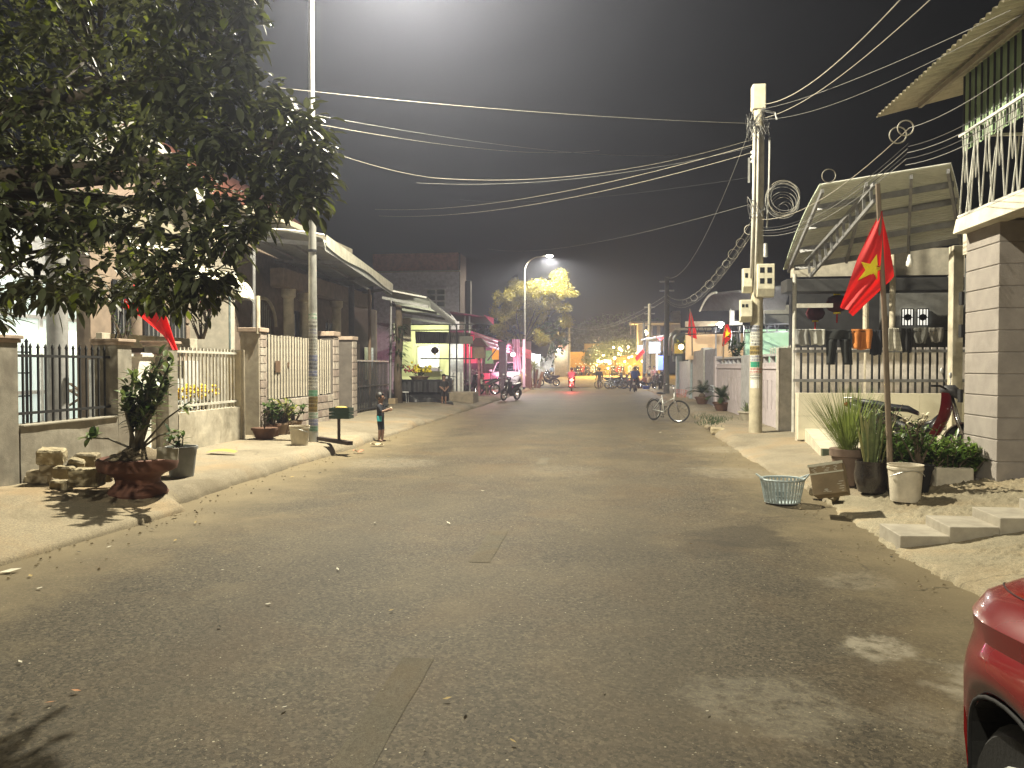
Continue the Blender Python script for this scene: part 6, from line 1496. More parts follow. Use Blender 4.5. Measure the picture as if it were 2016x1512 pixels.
sm = thing('plant', 'dark leafy bush behind the slotted wall under the small flag', 'plant', tuple(at(1446, 705, 27)))
bushy(sm, at(1446, 712, 27), .5, .9, 160, .2, .09, 78, leafd, 9)
# gutter-elbow roof at the far right houses
n6 = thing('house', 'dim blue grey house with curved downpipes past the gate', 'house', (4.6, 42, .1))
ubox(1325, 1352, 655, 712, 44, .3).build('wall', M('blue_grey_wall', (.22, .26, .28), .85), n6)
ubox(1330, 1400, 645, 650, 40, .4).build('eave', M('dim_eave', (.35, .33, .28), .8), n6)
b = MB(); b.tube([at(1318, 700, 42), at(1318, 668, 42), at(1322, 658, 42), at(1334, 650, 42)], .07, 8); b.tube([at(1326, 700, 41), at(1326, 668, 41), at(1330, 661, 41), at(1340, 655, 41)], .06, 8); b.build('downpipe', galv, n6, smooth=True)
# ------------------------------------------------------------------ utility poles
conc_pole = M('pole_concrete', (.40, .36, .26), .85, var=.22, stain=.5, stain_col=(.14, .1, .05), bump=.25)
up = thing('utility_pole', 'concrete utility pole with meter boxes, notices and coiled cables', 'utility pole', (3.42, 17.85, .1))
PX, PY = 3.42, 17.85
b = MB(); b.tube([(PX, PY, 0), (PX + .01, PY, 3.4), (PX + .03, PY, 6.5), (PX + .03, PY, 7.4)], [.15, .135, .12, .115], 16); b.build('pole', conc_pole, up, smooth='auto')
b = MB(); b.box(PX - .13, PX + .16, PY - .13, PY + .13, 7.35, 7.9); b.build('pole_head', M('pole_head_paint', (.6, .56, .42), .8, stain=.3), up, bev=.02)
for (x, z0, z1, r, m) in ((PX - .14, 3.6, 7.0, .035, offwhite), (PX - .06, 3.2, 6.9, .03, offwhite), (PX + .19, 4.7, 6.7, .022, M('conduit_grey', (.35, .35, .33), .6))):
    b = MB(); b.tube([(x, PY - .14, z0), (x + .04, PY - .14, (z0 + z1) / 2), (x + .05, PY - .13, z1)], r, 8); b.build('conduit', m, up, smooth=True)
mb_m = M('meter_box_ivory', (.60, .57, .44), .55, stain=.3)
def meter_box(u0, u1, v0, v1, Y, wins, label=None):
    p, q = at(u0, v1, Y), at(u1, v0, Y); w, h = q.x - p.x, q.z - p.z
    b = MB(); b.prism([(p.x, Y, p.z + h * .25), (p.x, Y, q.z - .01), (p.x, Y + .2, q.z), (p.x, Y + .2, p.z), (p.x, Y + .06, p.z + .01)], (w, 0, 0)); o = b.build('meter_box', mb_m, up, bev=.015)
    for (a, c_, s_) in wins:
        bb = MB(); bb.box(p.x + w * a, p.x + w * (a + s_), Y - .004, Y + .005, p.z + h * c_, p.z + h * (c_ + s_ * .62)); bb.build('meter_window', darkpane, o)
    return o
meter_box(1491, 1526, 518, 585, 17.6, [(.14, .72, .26), (.56, .72, .26), (.14, .40, .26), (.56, .40, .26)])
meter_box(1463, 1482, 527, 576, 17.7, [(.2, .6, .3)])
meter_box(1458, 1482, 589, 634, 17.65, [(.1, .65, .22), (.4, .65, .22)])
b = MB(); c = at(1507, 495, 17.7); b.lathe([(.001, .19), (.05, .17), (.055, -.12), (.001, -.13)], c, 12); b.build('junction_can', galv, up, smooth='auto')
for i in range(3):
    b = MB(); c = at(1483, 300 + 9 * i, 17.8); b.lathe([(.03, -.04), (.06, -.02), (.06, .02), (.03, .04)], c, 10); b.build('insulator', white, up)
b = MB(); b.box(PX - .2, PX - .16, PY - .02, PY + .02, 5.75, 6.3); b.build('bracket', galv, up)
b = MB(); b.tube([(PX + .05, PY - .16, 7.3), (PX + .35, PY - .1, 7.25), (PX + .4, PY - .1, 7.1)], .025, 6); b.build('top_bracket', galv, up)
ps = [(2.10, .14, 'w', 'k'), (1.95, .16, 'w', 'k'), (1.78, .17, 'y', 'k'), (1.63, .12, 'y', 'k'), (1.55, .13, 't', 'k'), (1.36, .15, 'w', 'r'), (1.20, .17, 'w', 'k')]
ztop = 2.55
for i, (h, p_k, i_k) in enumerate(((.16, 'v', 'k'), (.16, 'w', 'k'), (.15, 'w', 'k'), (.2, 'y', 'k'), (.15, 'w', 'b'), (.13, 't', 'g'), (.14, 'w', 'r'), (.13, 'w', 'k'), (.2, 'w', None))):
    sticker(up, PX, PY, .147 - .0035 * ztop, ztop - h + .012, ztop, R(-170 + 8 * (i % 3)), R(-25 - 30 * (i % 2)), p_k, i_k, 90 + i); ztop -= h
for k, (rr, dz) in enumerate(((.36, 0), (.34, .02), (.37, -.02), (.33, -.04), (.355, .03), (.345, -.03), (.365, .015), (.30, -.07), (.27, -.1), (.24, -.12), (.15, -.2), (.14, -.18))):
    b = MB(); c = at(1545, 392, 17.65); b.ring(c + Vector((random.uniform(-.05, .05), .02 * k - .05, dz + random.uniform(-.04, .04))), rr * random.uniform(.88, 1.05), random.choice((.006, .008, .011)), 'y', 30, 5, sq=random.uniform(.92, 1.12)); b.build('cable_coil', M('cable_grey', (.2, .2, .19), .6) if k % 3 else M('cable_pale', (.30, .28, .23), .6), up)
cab = M('cable_black', (.03, .03, .03), .6); cabl = M('cable_pale', (.30, .28, .23), .6)
rd = random.Random(2)
for k in range(14):                     # untidy loops of wire round the pole
    z = rd.choice((5.1, 5.2, 7.1, 7.0, 6.9)) ; b = MB(); w = rd.uniform(.15, .32)
    b.tube([(PX + w * math.cos(a) * rd.uniform(.8, 1.1), PY - .1 + .14 * math.sin(a), z + rd.uniform(.05, .3) * math.sin(2 * a + k)) for a in [R(20 * i) for i in range(17)]], .008, 5); b.build('wire_loop', cab if k % 2 else M('cable_grey', (.2, .2, .19), .6), up)
def far_pole(u, vb, vt, Y, r, label, zb=.1, m=conc_pole):
    p = at(u, vb, Y); q = at(u, vt, Y); t = thing('utility_pole', label, 'utility pole', (p.x, Y, zb), 'utility poles')
    b = MB(); b.tube([(p.x, Y, zb - .2), (p.x, Y, q.z)], [r, r * .75], 10); b.build('pole', m, t, smooth='auto')
    for k in range(2):
        b = MB(); b.box(p.x - .4, p.x + .4, Y - .05, Y + .05, q.z - .3 - .5 * k, q.z - .22 - .5 * k); b.build('cross_arm', greymet, t)
    return t
dpm = M('dim_pole', (.12, .12, .11), .85, stain=.3)
far_pole(1312, 772, 545, 43.4, .17, 'dark utility pole standing beside the grey gate down the street', m=dpm)
far_pole(1278, 765, 598, 60, .16, 'tall pale utility pole rising behind the shop stall')
far_pole(1267, 765, 632, 57.5, .1, 'slimmer pale pole just in front of the shop stall', m=dpm)
far_pole(1120, 742, 640, 76, .16, 'concrete utility pole at the corner beside the orange gate', zb=.6)
# ------------------------------------------------------------------ cables
def wire(label, a, b_, sag, r, m, n=18, name='cable', group='overhead cables'):
    a = Vector(a); b_ = Vector(b_); bb = MB()
    bb.tube([a.lerp(b_, k / n) - Vector((0, 0, sag * 4 * (k / n) * (1 - k / n))) for k in range(n + 1)], r * .42, 5, 0)
    return tag(bb.build(name, m), label, 'cable', group)
pole_top = lambda u, v: at(u, v, 17.75)
wire('upper long cable from the mango tree to the utility pole top', at(525, 170, 13.5), pole_top(1478, 243), .1, .010, cabl)
wire('second cable leaving the lamp pole toward the dark houses', at(628, 228, 15.4), at(1335, 305, 36), .3, .012, M('cable_grey', (.2, .2, .19), .6))
wire('third cable just under the second from the lamp pole', at(628, 245, 15.4), at(1180, 296, 36), .3, .012, cabl)
wire('short drooping cable from the tree to the spliced cable', at(662, 303, 14), at(850, 350, 18), .05, .010, cabl)
wire('cable from the pole to the splice with a slight droop', at(850, 350, 18), pole_top(1480, 275), .35, .009, cabl)
wire('splice cable running beside the drooping cable', at(820, 360, 19), pole_top(1478, 290), .3, .008, M('cable_grey', (.2, .2, .19), .6))
wire('bright cable crossing the street to the left house roofs', at(738, 412, 30), pole_top(1482, 285), .45, .013, cabl)
wire('lowest bright cable crossing the street to the left', at(746, 425, 30), pole_top(1482, 300), .45, .013, cabl)
wire('faint cable below the bright cables over the street', at(905, 393, 40), pole_top(1484, 348), .3, .008, cab)
wire('faint lowest cable past the far street lamp', at(960, 490, 50), pole_top(1484, 400), .5, .010, M('cable_grey', (.2, .2, .19), .6))
wire('steep cable hanging from the pole top to the far dark pole', pole_top(1478, 250), at(1310, 545, 43.4), 1.1, .02, M('cable_grey', (.2, .2, .19), .6))
wire('thick cable from the pole top over the camera side', pole_top(1505, 205), at(1790, -20, 8.2), .25, .018, cabl)
wire('twisted cable from the pole top toward the upper right', pole_top(1505, 232), at(1850, -18, 7.5), .2, .013, cabl)
wire('thin dark cable from the pole to the roof', pole_top(1500, 215), at(1990, 20, 6.5), .1, .007, M('cable_grey', (.2, .2, .19), .6))
wire('second thin dark cable from the pole to the roof', pole_top(1500, 235), at(2010, 30, 6.5), .2, .006, M('cable_grey', (.2, .2, .19), .6))
# messenger cable with spacer rings
M0, M1, M2 = pole_top(1490, 418), at(1313, 580, 43.4), at(1120, 640, 76)
N0 = at(1600, 372, 14.5); N1 = at(1790, 252, 9.6); N2 = at(2060, 90, 6)
for k in range(5):
    o = Vector((0, .02 * k, -.055 * k - (.12 if k else 0)))
    wire(f'bundled cable {["along the top", "upper middle", "middle", "lower middle", "lowest"][k]} of the ringed messenger line to the far pole', M0 + o, M1 + o, .95, .012 if k else .016, cabl if k % 2 == 0 else cab)
    wire(f'bundled cable {["along the top", "upper middle", "middle", "lower middle", "lowest"][k]} of the line past the balcony', pole_top(1500, 432) + o, N1 + o, .28, .011 if k else .015, cabl if k == 0 else (cab if k % 2 else M('cable_grey', (.2, .2, .19), .6)))
    wire(f'cable {["topmost", "upper", "central", "lower", "bottom"][k]} in the fan before the green blind', N1 + o * 1.2, N2 + o * 1.1, .08, .009, cab if k % 2 else M('cable_grey', (.2, .2, .19), .6))
for k in range(2):
    o = Vector((0, 0, -.25 * k)); wire(['upper cable from the far dark pole to the corner pole', 'lower cable from the far dark pole to the corner pole'][k], M1 + o, M2 + o * .5, .9, .022, cabl if k else M('cable_grey', (.2, .2, .19), .6))
def on_curve(a, b_, sag, q): return a.lerp(b_, q) - Vector((0, 0, sag * 4 * q * (1 - q)))
for i, q in enumerate((.035, .08, .125, .17, .215, .26, .31, .36, .42, .48, .55, .62)):
    c = on_curve(M0, M1, .95, q) + Vector((0, 0, -.12)); b = MB(); b.ring(c, .12 * random.uniform(.8, 1.1), .006, 'y', 18, 5); tag(b.build('spacer_ring', cabl if i % 3 else M('ring_white', (.6, .58, .5), .5)), 'round spacer ring hanging on the messenger cable beyond the pole', 'ring', 'rings on the cable')
for c, r, lb in ((at(1632, 346, 13.4), .11, 'spacer ring on the cable above the canopy corner'), (at(1768, 266, 10.0), .10, 'first of two spacer rings below the roof corner'), (at(1783, 252, 9.7), .09, 'second of two spacer rings below the roof corner')):
    b = MB(); b.ring(c, r, .009, 'y', 20, 5); tag(b.build('spacer_ring', cabl), lb, 'ring', 'rings on the cable')
# ------------------------------------------------------------------ flags
def flag(name, label, L, Rr, Y, fold, star, pole, pr, polem, seed=0, group='red flags with a yellow star'):
    """L, Rr: outline polylines in the photo, top to bottom; the cloth hangs between them at distance Y"""
    t = thing(name, label, 'flag', tuple(pole[0]), group)
    def pl(P, q):
        k = q * (len(P) - 1); i = min(int(k), len(P) - 2); f = k - i
        return P[i][0] * (1 - f) + P[i + 1][0] * f, P[i][1] * (1 - f) + P[i + 1][1] * f
    def f(s, q, off=0.):
        a, c = pl(L, q), pl(Rr, q); p = at(a[0] + (c[0] - a[0]) * s, a[1] + (c[1] - a[1]) * s, Y)
        p.y += fold * math.sin(s * 7.5 + 1.4 + seed) * min(1, .25 + q) + fold * .5 * math.sin(s * 15 + q * 5) + off; return p
    b = MB(); b.grid(lambda s, q: f(s, q), 26, 26); o = b.build('cloth', redcloth, t, smooth=True)
    if star:
        cs, cq, rs, rq, rot = star
        for off in (-.012, .012):
            b = MB(); N = 8; vs = [f(cs, cq, off)]
            tips = []
            for k in range(10):
                a = rot + math.pi * k / 5; rr = 1 if k % 2 == 0 else .40; tips.append((cs + rs * rr * math.sin(a), cq - rq * rr * math.cos(a)))
            for k in range(10):
                (a0, b0), (a1, b1) = tips[k], tips[(k + 1) % 10]
                for j in range(1, N + 1):
                    q = j / N; w0 = (cs + (a0 - cs) * q, cq + (b0 - cq) * q); w1 = (cs + (a1 - cs) * q, cq + (b1 - cq) * q)
                    p0 = (cs + (a0 - cs) * (q - 1 / N), cq + (b0 - cq) * (q - 1 / N)); p1 = (cs + (a1 - cs) * (q - 1 / N), cq + (b1 - cq) * (q - 1 / N))
                    n = len(vs); vs += [f(*p0, off), f(*w0, off), f(*w1, off), f(*p1, off)]; b.f.append((n, n + 1, n + 2, n + 3)); b.m.append(0)
            b.v = vs; b.build('star', yelcloth, t)
    b = MB(); b.tube(pole, pr, 10); b.build('flagpole', polem, t, smooth='auto')
    return t
polem = M('flagpole_brown', (.17, .13, .09), .7, stain=.3)
FY = 9.3
flag('flag', 'large red flag with yellow star drooping from the brown pole by the plant pots',
     [(1734, 416), (1712, 462), (1690, 510), (1672, 560), (1655, 604)], [(1737, 416), (1748, 470), (1757, 520), (1762, 545), (1682, 622)], FY, .05, (.42, .60, .36, .17, .15),
     [at(1728, 362, FY), at(1742, 640, FY + .03), at(1754, 960, FY + .05)], [.026, .03, .033], polem)
flag('flag', 'red flag hanging from a thin stick on the gate pillar under the mango leaves',
     [(240, 606), (272, 622), (300, 645), (320, 660), (342, 690)], [(262, 560), (300, 570), (322, 592), (332, 632), (348, 688)], 11.5, .05, (.80, .38, .30, .2, 1.0),
     [at(226, 670, 11.5), at(234, 640, 11.5), at(246, 560, 11.5)], .012, black, 1)
flag('flag', 'dim red flag furled upright above the grey gate pillar', [(1358, 612), (1355, 640), (1354, 660)], [(1360, 612), (1370, 650), (1372, 668)], 33, .06, None, [at(1363, 700, 33), at(1362, 640, 33), at(1358, 608, 33)], .03, polem, 2)
flag('flag', 'small red flag with yellow star beside the glaring pergola lamp', [(1426, 640), (1423, 660), (1421, 680)], [(1433, 638), (1440, 655), (1440, 664), (1424, 682)], 27, .05, (.5, .42, .4, .3, .1), [at(1424, 712, 27), at(1425, 660, 27), at(1427, 636, 27)], .025, polem, 3)
flag('flag', 'red flag slanting from the pole in front of the shop stall', [(1266, 686), (1258, 694), (1250, 704)], [(1269, 694), (1262, 702), (1254, 712)], 56.8, .06, None, [at(1268, 714, 57), at(1268, 680, 57)], .03, polem, 4)
# ------------------------------------------------------------------ near left: stones, big pot plant, buckets
stn = [M('cut_stone_a', (.33, .28, .18), .9, var=.3, bump=.8, bscale=20, stain=.3), M('cut_stone_b', (.25, .21, .14), .9, var=.3, bump=.8, bscale=20, stain=.4)]
def stone(c, size, rot, m, label, seed, name='stone', group='loose cut stones'):
    rd = random.Random(seed); b = MB(); b.obox(c, size, rot)
    o = b.build(name, m)
    o.modifiers.new('bv', 'BEVEL').width = .02; sd = o.modifiers.new('sd', 'SUBSURF'); sd.subdivision_type = 'SIMPLE'; sd.levels = sd.render_levels = 3
    tx_ = bpy.data.textures.new('rock', 'CLOUDS'); tx_.noise_scale = .07 + .02 * rd.random(); dm = o.modifiers.new('ds', 'DISPLACE'); dm.texture = tx_; dm.strength = .03; dm.texture_coords = 'GLOBAL'
    return tag(o, label, 'stone', group)
sy = 10.2
specs = [((102, 898), .30, (.20, .05, .3), 'topmost tilted stone block of the pile by the wall'), ((78, 938), .26, (0, 0, .1), 'stone block at the left end of the pile'), ((128, 930), .24, (0, 0, -.1), 'upright stone block in the middle of the pile'), ((100, 925), .24, (0, .1, .4), 'stone block wedged under the topmost block'), ((172, 940), .34, (0, 0, .15), 'long stone block at the right front of the pile'), ((172, 905), .26, (.1, 0, .2), 'stone block behind the long block'), ((150, 912), .18, (.3, .3, .5), 'small wedge stone leaning on the pile'), ((205, 938), .2, (0, 0, .4), 'rough stone nearest the big plant pot'), ((120, 958), .22, (0, 0, 0), 'low stone block in front of the pile'), ((60, 945), .18, (0, 0, .2), 'small stone block against the wall end')]
for i, ((u, v), s_, rt_, lb) in enumerate(specs):
    Y = [8.6, 8.6, 8.4, 8.6, 8.25, 8.7, 8.5, 8.5, 8.15, 8.7][i]
    stone(at(u, v, Y), (s_, s_ * .62, s_ * .62), rt_, stn[i % 2], lb, i)
pc_ = gd(272, 962, .2); px, py = pc_.x, pc_.y
ap = thing('potted_plant', 'large desert rose in a wide terracotta bowl on a moulded base by the kerb', 'potted plant', (px, py, .16))
b = MB(); b.lathe([(.31, .12), (.33, .16), (.30, .22), (.24, .28), (.25, .34), (.30, .38), (.42, .43), (.44, .50), (.43, .56), (.40, .57), (.38, .52), (.1, .50)], (px, py, 0), 30); b.build('pot', M('terracotta_dark', (.125, .052, .032), .8, stain=.5, stain_col=(.05, .025, .02)), ap, smooth='auto')
b = MB(); b.lathe([(.385, .535), (.25, .6), (.12, .68), (.001, .71)], (px, py, 0), 20); o = b.build('soil', M('dry_soil', (.13, .10, .06), .95, bump=1, bscale=14), ap, smooth=True)
rd = random.Random(8)
for k in range(16):
    a = rd.uniform(0, 6.28); q = rd.uniform(.08, .3); c = Vector((px + q * math.cos(a), py + q * math.sin(a), .68 - .4 * q))
    b = MB(); b.ball(c, (rd.uniform(.03, .07), rd.uniform(.03, .06), rd.uniform(.025, .045)), 7, 5); b.build('stone', stn[0], ap)
tips = [(250, 760), (262, 745), (282, 745), (300, 735), (318, 700), (335, 715), (325, 735), (305, 760), (262, 790), (245, 780), (335, 755), (288, 770), (270, 805), (312, 790)]
lf = []
for k, (u, v) in enumerate(tips):
    tip = at(u, v, py + rd.uniform(-.25, .25)); base = Vector((px + rd.uniform(-.08, .08), py + rd.uniform(-.08, .08), .66)); mid = base.lerp(tip, .5) + Vector((rd.uniform(-.05, .05), 0, .08))
    b = MB(); b.tube([base, mid, tip], [.024, .016, .008], 7); b.build('branch', M('adenium_bark', (.14, .13, .10), .85), ap, smooth=True)
    for i in range(34):
        q = rd.uniform(.25, 1.08); P = base.lerp(mid, q * 2) if q < .5 else mid.lerp(tip, q * 2 - 1); lf.append((P + rdir(rd, -1, 1) * rd.uniform(0, .05), (tip - mid).normalized() * .4 + rdir(rd, -.3, .9)))
for (u, v), n_ in (((165, 862), 16), ((350, 850), 10), ((375, 790), 8)):
    tip = at(u, v, py - .1); base = Vector((px, py, .64)); mid = base.lerp(tip, .55) + Vector((0, 0, .06))
    b = MB(); b.tube([base, mid, tip], [.016, .011, .006], 7); b.build('branch', M('adenium_bark', (.14, .13, .10), .85), ap, smooth=True)
    for i in range(n_): lf.append((mid.lerp(tip, rd.uniform(.5, 1)), rdir(rd, -.2, .8)))
random.Random(3).shuffle(lf)
lmesh = []
for k in range(4):
    b = MB(); blade_leaf(b, (0, 0, 0), (0, 1, .1), .13 + .015 * k, .055, .3 + .15 * k, 4); o = b.build('leaf', leafd if k % 2 else M('adenium_leaf', (.13, .18, .07), .4, var=.35, scale=4, bump=0, trans=.2), smooth=True); lmesh.append(o.data); bpy.data.objects.remove(o)
for P, d in lf[:285]:
    o = bpy.data.objects.new('leaf', lmesh[rd.randrange(4)]); COL.objects.link(o); o.parent = ap; o.location = Vector(P) - ap.location; o.rotation_mode = 'QUATERNION'; o.rotation_quaternion = Vector(d).to_track_quat('Y', 'Z'); o.scale = (rd.uniform(.8, 1.2),) * 3
fo_ = MB()
for P, d in lf[285:]: blade_leaf(fo_, P, d, rd.uniform(.11, .17), .055, rd.uniform(.2, .9), 4, rd=rd)
stuff(fo_.build('foliage', M('adenium_leaf', (.13, .18, .07), .4, var=.35, scale=4, bump=0, trans=.2), ap, smooth=True))
bc = gd(358, 936, .18)
gb = thing('bucket', 'grey plastic bucket with a small leafy plant beside the big bowl', 'bucket', (bc.x, bc.y, .17))
b = MB(); b.lathe([(.15, 0), (.19, .36), (.205, .36), (.205, .40), (.185, .40), (.18, .34), (.001, .33)], (bc.x, bc.y, .17), 22); b.build('bucket', M('grey_plastic', (.22, .23, .23), .6, stain=.5), gb, smooth='auto')
bushy(gb, (bc.x, bc.y, .5), .24, .25, 30, .13, .05, 41, stems=5)
cbx = MB(); c = at(330, 893, py - .42); cbx.obox(c, (.22, .02, .13), (0, .08, .3)); tag(cbx.build('card', M('grey_card', (.42, .4, .34), .85)), 'small pale card leaning on the rim of the terracotta bowl', 'card')
hs = MB(); hs.tube([at(150, 962, 9.2), at(190, 978, 9.0), at(240, 982, 8.95), at(300, 976, 9.1)], .018, 7); tag(hs.build('hose', rubber, smooth=True), 'black hose lying on the kerb under the terracotta bowl', 'hose')
yl = MB(); c = gd(440, 892, .2); yl.grid(lambda s, t: c + Vector((-.25 + .5 * s, -.12 + .24 * t * (1 - .5 * s), .015 + .03 * math.sin(s * 3) + .02 * t)), 8, 5); tag(yl.build('cardboard', M('ochre_card', (.42, .28, .07), .85)), 'flattened ochre cardboard lying on the pavement by the grey bucket', 'cardboard')
# white bucket by the lamp pole, bowl, planters along the brick gate wall
wc = gd(590, 876, .17)
wb = thing('bucket', 'dirty white paint bucket at the foot of the lamp pole', 'bucket', (wc.x, wc.y, .15))
dirtyw = M('dirty_white_plastic', (.55, .50, .40), .6, stain=.6, stain_col=(.25, .2, .13))
def bucket(t, c, r0, r1, h, m):
    b = MB(); b.lathe([(r0, 0), (r1, h * .86), (r1 * 1.06, h * .87), (r1 * 1.06, h * .93), (r1 * 1.02, h * .94), (r1 * 1.06, h), (r1 * .98, h), (r0 * 1.02, .02), (.001, .02)], c, 26); b.build('bucket', m, t, smooth='auto')
    b = MB(); b.tube([(c[0] + r1 * 1.05 * math.cos(a), c[1] - .02 + r1 * 1.05 * math.sin(a) * .9, c[2] + h * .88 - .10 * h * (1 - math.cos(2 * a - math.pi)) ) for a in [R(-170 + 20 * i) for i in range(9)]], .005, 5); b.build('handle', galv, t)
bucket(wb, (wc.x, wc.y, .15), .145, .18, .38, dirtyw)
bp = gd(521, 865, .18); bw_ = thing('plant_bowl', 'wide brown bowl with bare twigs against the gate pillar', 'plant pot', (bp.x, bp.y, .17))
b = MB(); b.lathe([(.15, 0), (.24, .2), (.26, .2), (.26, .24), (.22, .24), (.001, .21)], (bp.x, bp.y, .17), 20); b.build('pot', terra, bw_, smooth='auto')
b = MB(); rd = random.Random(6)
for k in range(5): b.tube([(bp.x, bp.y, .38), (bp.x + rd.uniform(-.08, .08), bp.y, .6), (bp.x + rd.uniform(-.15, .15), bp.y, .75)], .006, 5)
stuff(b.build('twigs', bark, bw_))
for i, (u, v) in enumerate(((552, 858), (566, 855), (583, 853), (604, 849))):
    c = gd(u, v, .2); c.x = min(c.x, -6.75); t = simple_pot('potted_plant', (c.x, c.y, .18), .16, .26, wood if i else terra, ['leafy plant nearest the gate pillar by the brick wall', 'leafy plant in the second pot along the brick wall', 'leafy plant with yellowish leaves behind the white bucket', 'leafy plant just left of the lamp pole by the brick wall'][i], 'potted plant', 'plants along the brick wall')
    bushy(t, (c.x, c.y, .42), .32, .5, 70, .22, .06, 50 + i, [leafm, leafd, leafy, leafm][i], 7, .8)
brd = MB(); c = at(556, 835, 15.7); brd.obox(c, (.1, .03, .5), (0, .1, .2)); tag(brd.build('board', concrete), 'pale narrow board standing among the brick wall plants', 'board')
# steel T stand and green crate
sc_ = gd(672, 878, .16); ts = thing('stand', 'rusty steel T shaped stand on the kerb beside the lamp pole', 'stand', (sc_.x, sc_.y, .15))
rus = M('rusty_dark_steel', (.05, .035, .028), .85)
b = MB(); a_, e_ = gd(628, 866, .2), gd(690, 876, .2); b.bar(a_ + Vector((0, 0, .03)), e_ + Vector((0, 0, .03)), .10, .07); b.build('base', rus, ts)
pm_ = a_.lerp(e_, .65); b = MB(); b.box(pm_.x - .022, pm_.x + .022, pm_.y - .022, pm_.y + .022, .2, .68); b.build('post', rus, ts)
gc = thing('crate', 'green plastic crate with yellow rubbish resting on the steel stand', 'crate', (pm_.x, pm_.y, .68))
b = MB(); x, y = pm_.x + .05, pm_.y
b.box(x - .19, x + .19, y - .14, y + .14, .66, .68)
for (a0, b0, c0, d0) in ((-.19, .19, -.14, -.125), (-.19, .19, .125, .14), (-.19, -.175, -.125, .125), (.175, .19, -.125, .125)):
    for z0, z1 in ((.68, .72), (.735, .775), (.79, .86)): b.box(x + a0, x + b0, y + c0, y + d0, z0, z1)
b.build('crate', M('dark_green_plastic', (.025, .06, .04), .6), gc)
b = MB(); b.ball((x, y, .86), (.12, .09, .03), 9, 6); b.build('rubbish', M('yellow_rubbish', (.42, .33, .08), .8), gc, smooth=True)
rg = MB(); c = gd(706, 889, .02); rg.grid(lambda s, t: c + Vector((-.1 + .2 * s, -.05 + .1 * t, .015 + .02 * math.sin(7 * s + 3 * t))), 8, 6); tag(rg.build('rag', M('red_white_rag', (.5, .16, .1), .8, var=.7, scale=9)), 'crumpled red and white wrapper in the gutter near the child', 'wrapper')
rg = MB(); c = gd(742, 874, .03); rg.grid(lambda s, t: c + Vector((-.13 + .26 * s, -.06 + .12 * t, .0 + .02 * math.sin(8 * s + 4 * t))), 8, 6); tag(rg.build('rag', M('pale_rag', (.42, .36, .24), .8)), 'pale crumpled plastic bag in the gutter below the child', 'wrapper')
# ------------------------------------------------------------------ right kerb: sago palms, aloe, weeds
def sago(c, r, label):
    t = thing('potted_palm', label, 'potted palm', tuple(c), 'sago palms')
    b = MB(); b.lathe([(.17, 0), (.26, .22), (.29, .23), (.29, .29), (.25, .29), (.001, .26)], c, 22); b.build('pot', terra, t, smooth='auto')
    b = MB(); b.lathe([(.11, .24), (.13, .33), (.08, .42), (.001, .44)], c, 12); b.build('trunk', bark, t)
    rd = random.Random(c.x * 7 + c.y)
    for k in range(20):
        a = 6.283 * k / 20 + rd.uniform(-.15, .15); el = rd.uniform(.35, 1.25); b = MB(); P = Vector(c) + Vector((0, 0, .42)); d = Vector((math.cos(a) * math.cos(el), math.sin(a) * math.cos(el), math.sin(el))); L = r * rd.uniform(.85, 1.15); pts = [P]
        for i in range(10): d = (d + Vector((0, 0, -.13))).normalized(); P = P + d * L / 10; pts.append(P)
        b.tube(pts, [.008] * 6 + [.004] * 5, 4)
        for i in range(2, 11):
            for q in (0, .5):
                p = pts[i - 1].lerp(pts[i], q); tg = (pts[i] - pts[i - 1]).normalized(); sd = tg.cross(Vector((0, 0, 1))).normalized(); ll = r * .2 * math.sin(math.pi * (i + q) / 11.5) + .03
                for s_ in (-1, 1):
                    e = p + (sd * s_ + tg * .6 + Vector((0, 0, .15))).normalized() * ll; b.add([p - tg * .016, p + tg * .016, e], [(0, 1, 2)])
        b.build('frond', leafd, t)
sago(Vector((gd(1382, 796, .14).x, gd(1382, 796, .14).y, .15)), .75, 'sago palm in a terracotta pot farther from the utility pole')
sago(Vector((gd(1420, 809, .14).x, gd(1420, 809, .14).y, .15)), .68, 'sago palm in a terracotta pot nearer the utility pole')
al = gd(1470, 828, .14); t = thing('potted_plant', 'aloe in a grey cracked bowl leaning by the utility pole', 'potted plant', (al.x, al.y, .14))
b = MB(); b.lathe([(.13, 0), (.23, .22), (.25, .22), (.25, .26), (.22, .26), (.001, .22)], (al.x, al.y, .14), 20); b.build('pot', concrete, t, smooth='auto')
b = MB(); rd = random.Random(14)
for k in range(14): blade_leaf(b, (al.x, al.y, .36), rdir(rd, .4, 1), rd.uniform(.25, .4), .05, -.1, 4, rd=rd)
b.build('leaves', M('aloe_leaf', (.13, .16, .08), .5, var=.3, bump=0), t)
jr = gd(1440, 806, .14); tl = thing('tool_rack', 'dark metal scraps leaning beside the nearer sago palm', 'scrap', (jr.x, jr.y, .14))
for k in range(3):
    b = MB(); b.bar((jr.x + .06 * k, jr.y, .14), (jr.x + .02 + .1 * k, jr.y + .1, .55 + .1 * k), .06, .03); b.build('scrap', darkmet, tl)
for i, (u, v, s_) in enumerate(((1413, 848, .32), (1396, 842, .2), (1428, 843, .22))):
    c = gd(u, v, .08); stone(c, (s_, s_ * .7, s_ * .45), (.1, .05, .5 * i), stn[i % 2], ['rough stone at the broken kerb before the utility pole', 'small stone at the kerb left of the rough stone', 'small stone at the kerb right of the rough stone'][i], 60 + i)
wd = MB(); rd = random.Random(19)
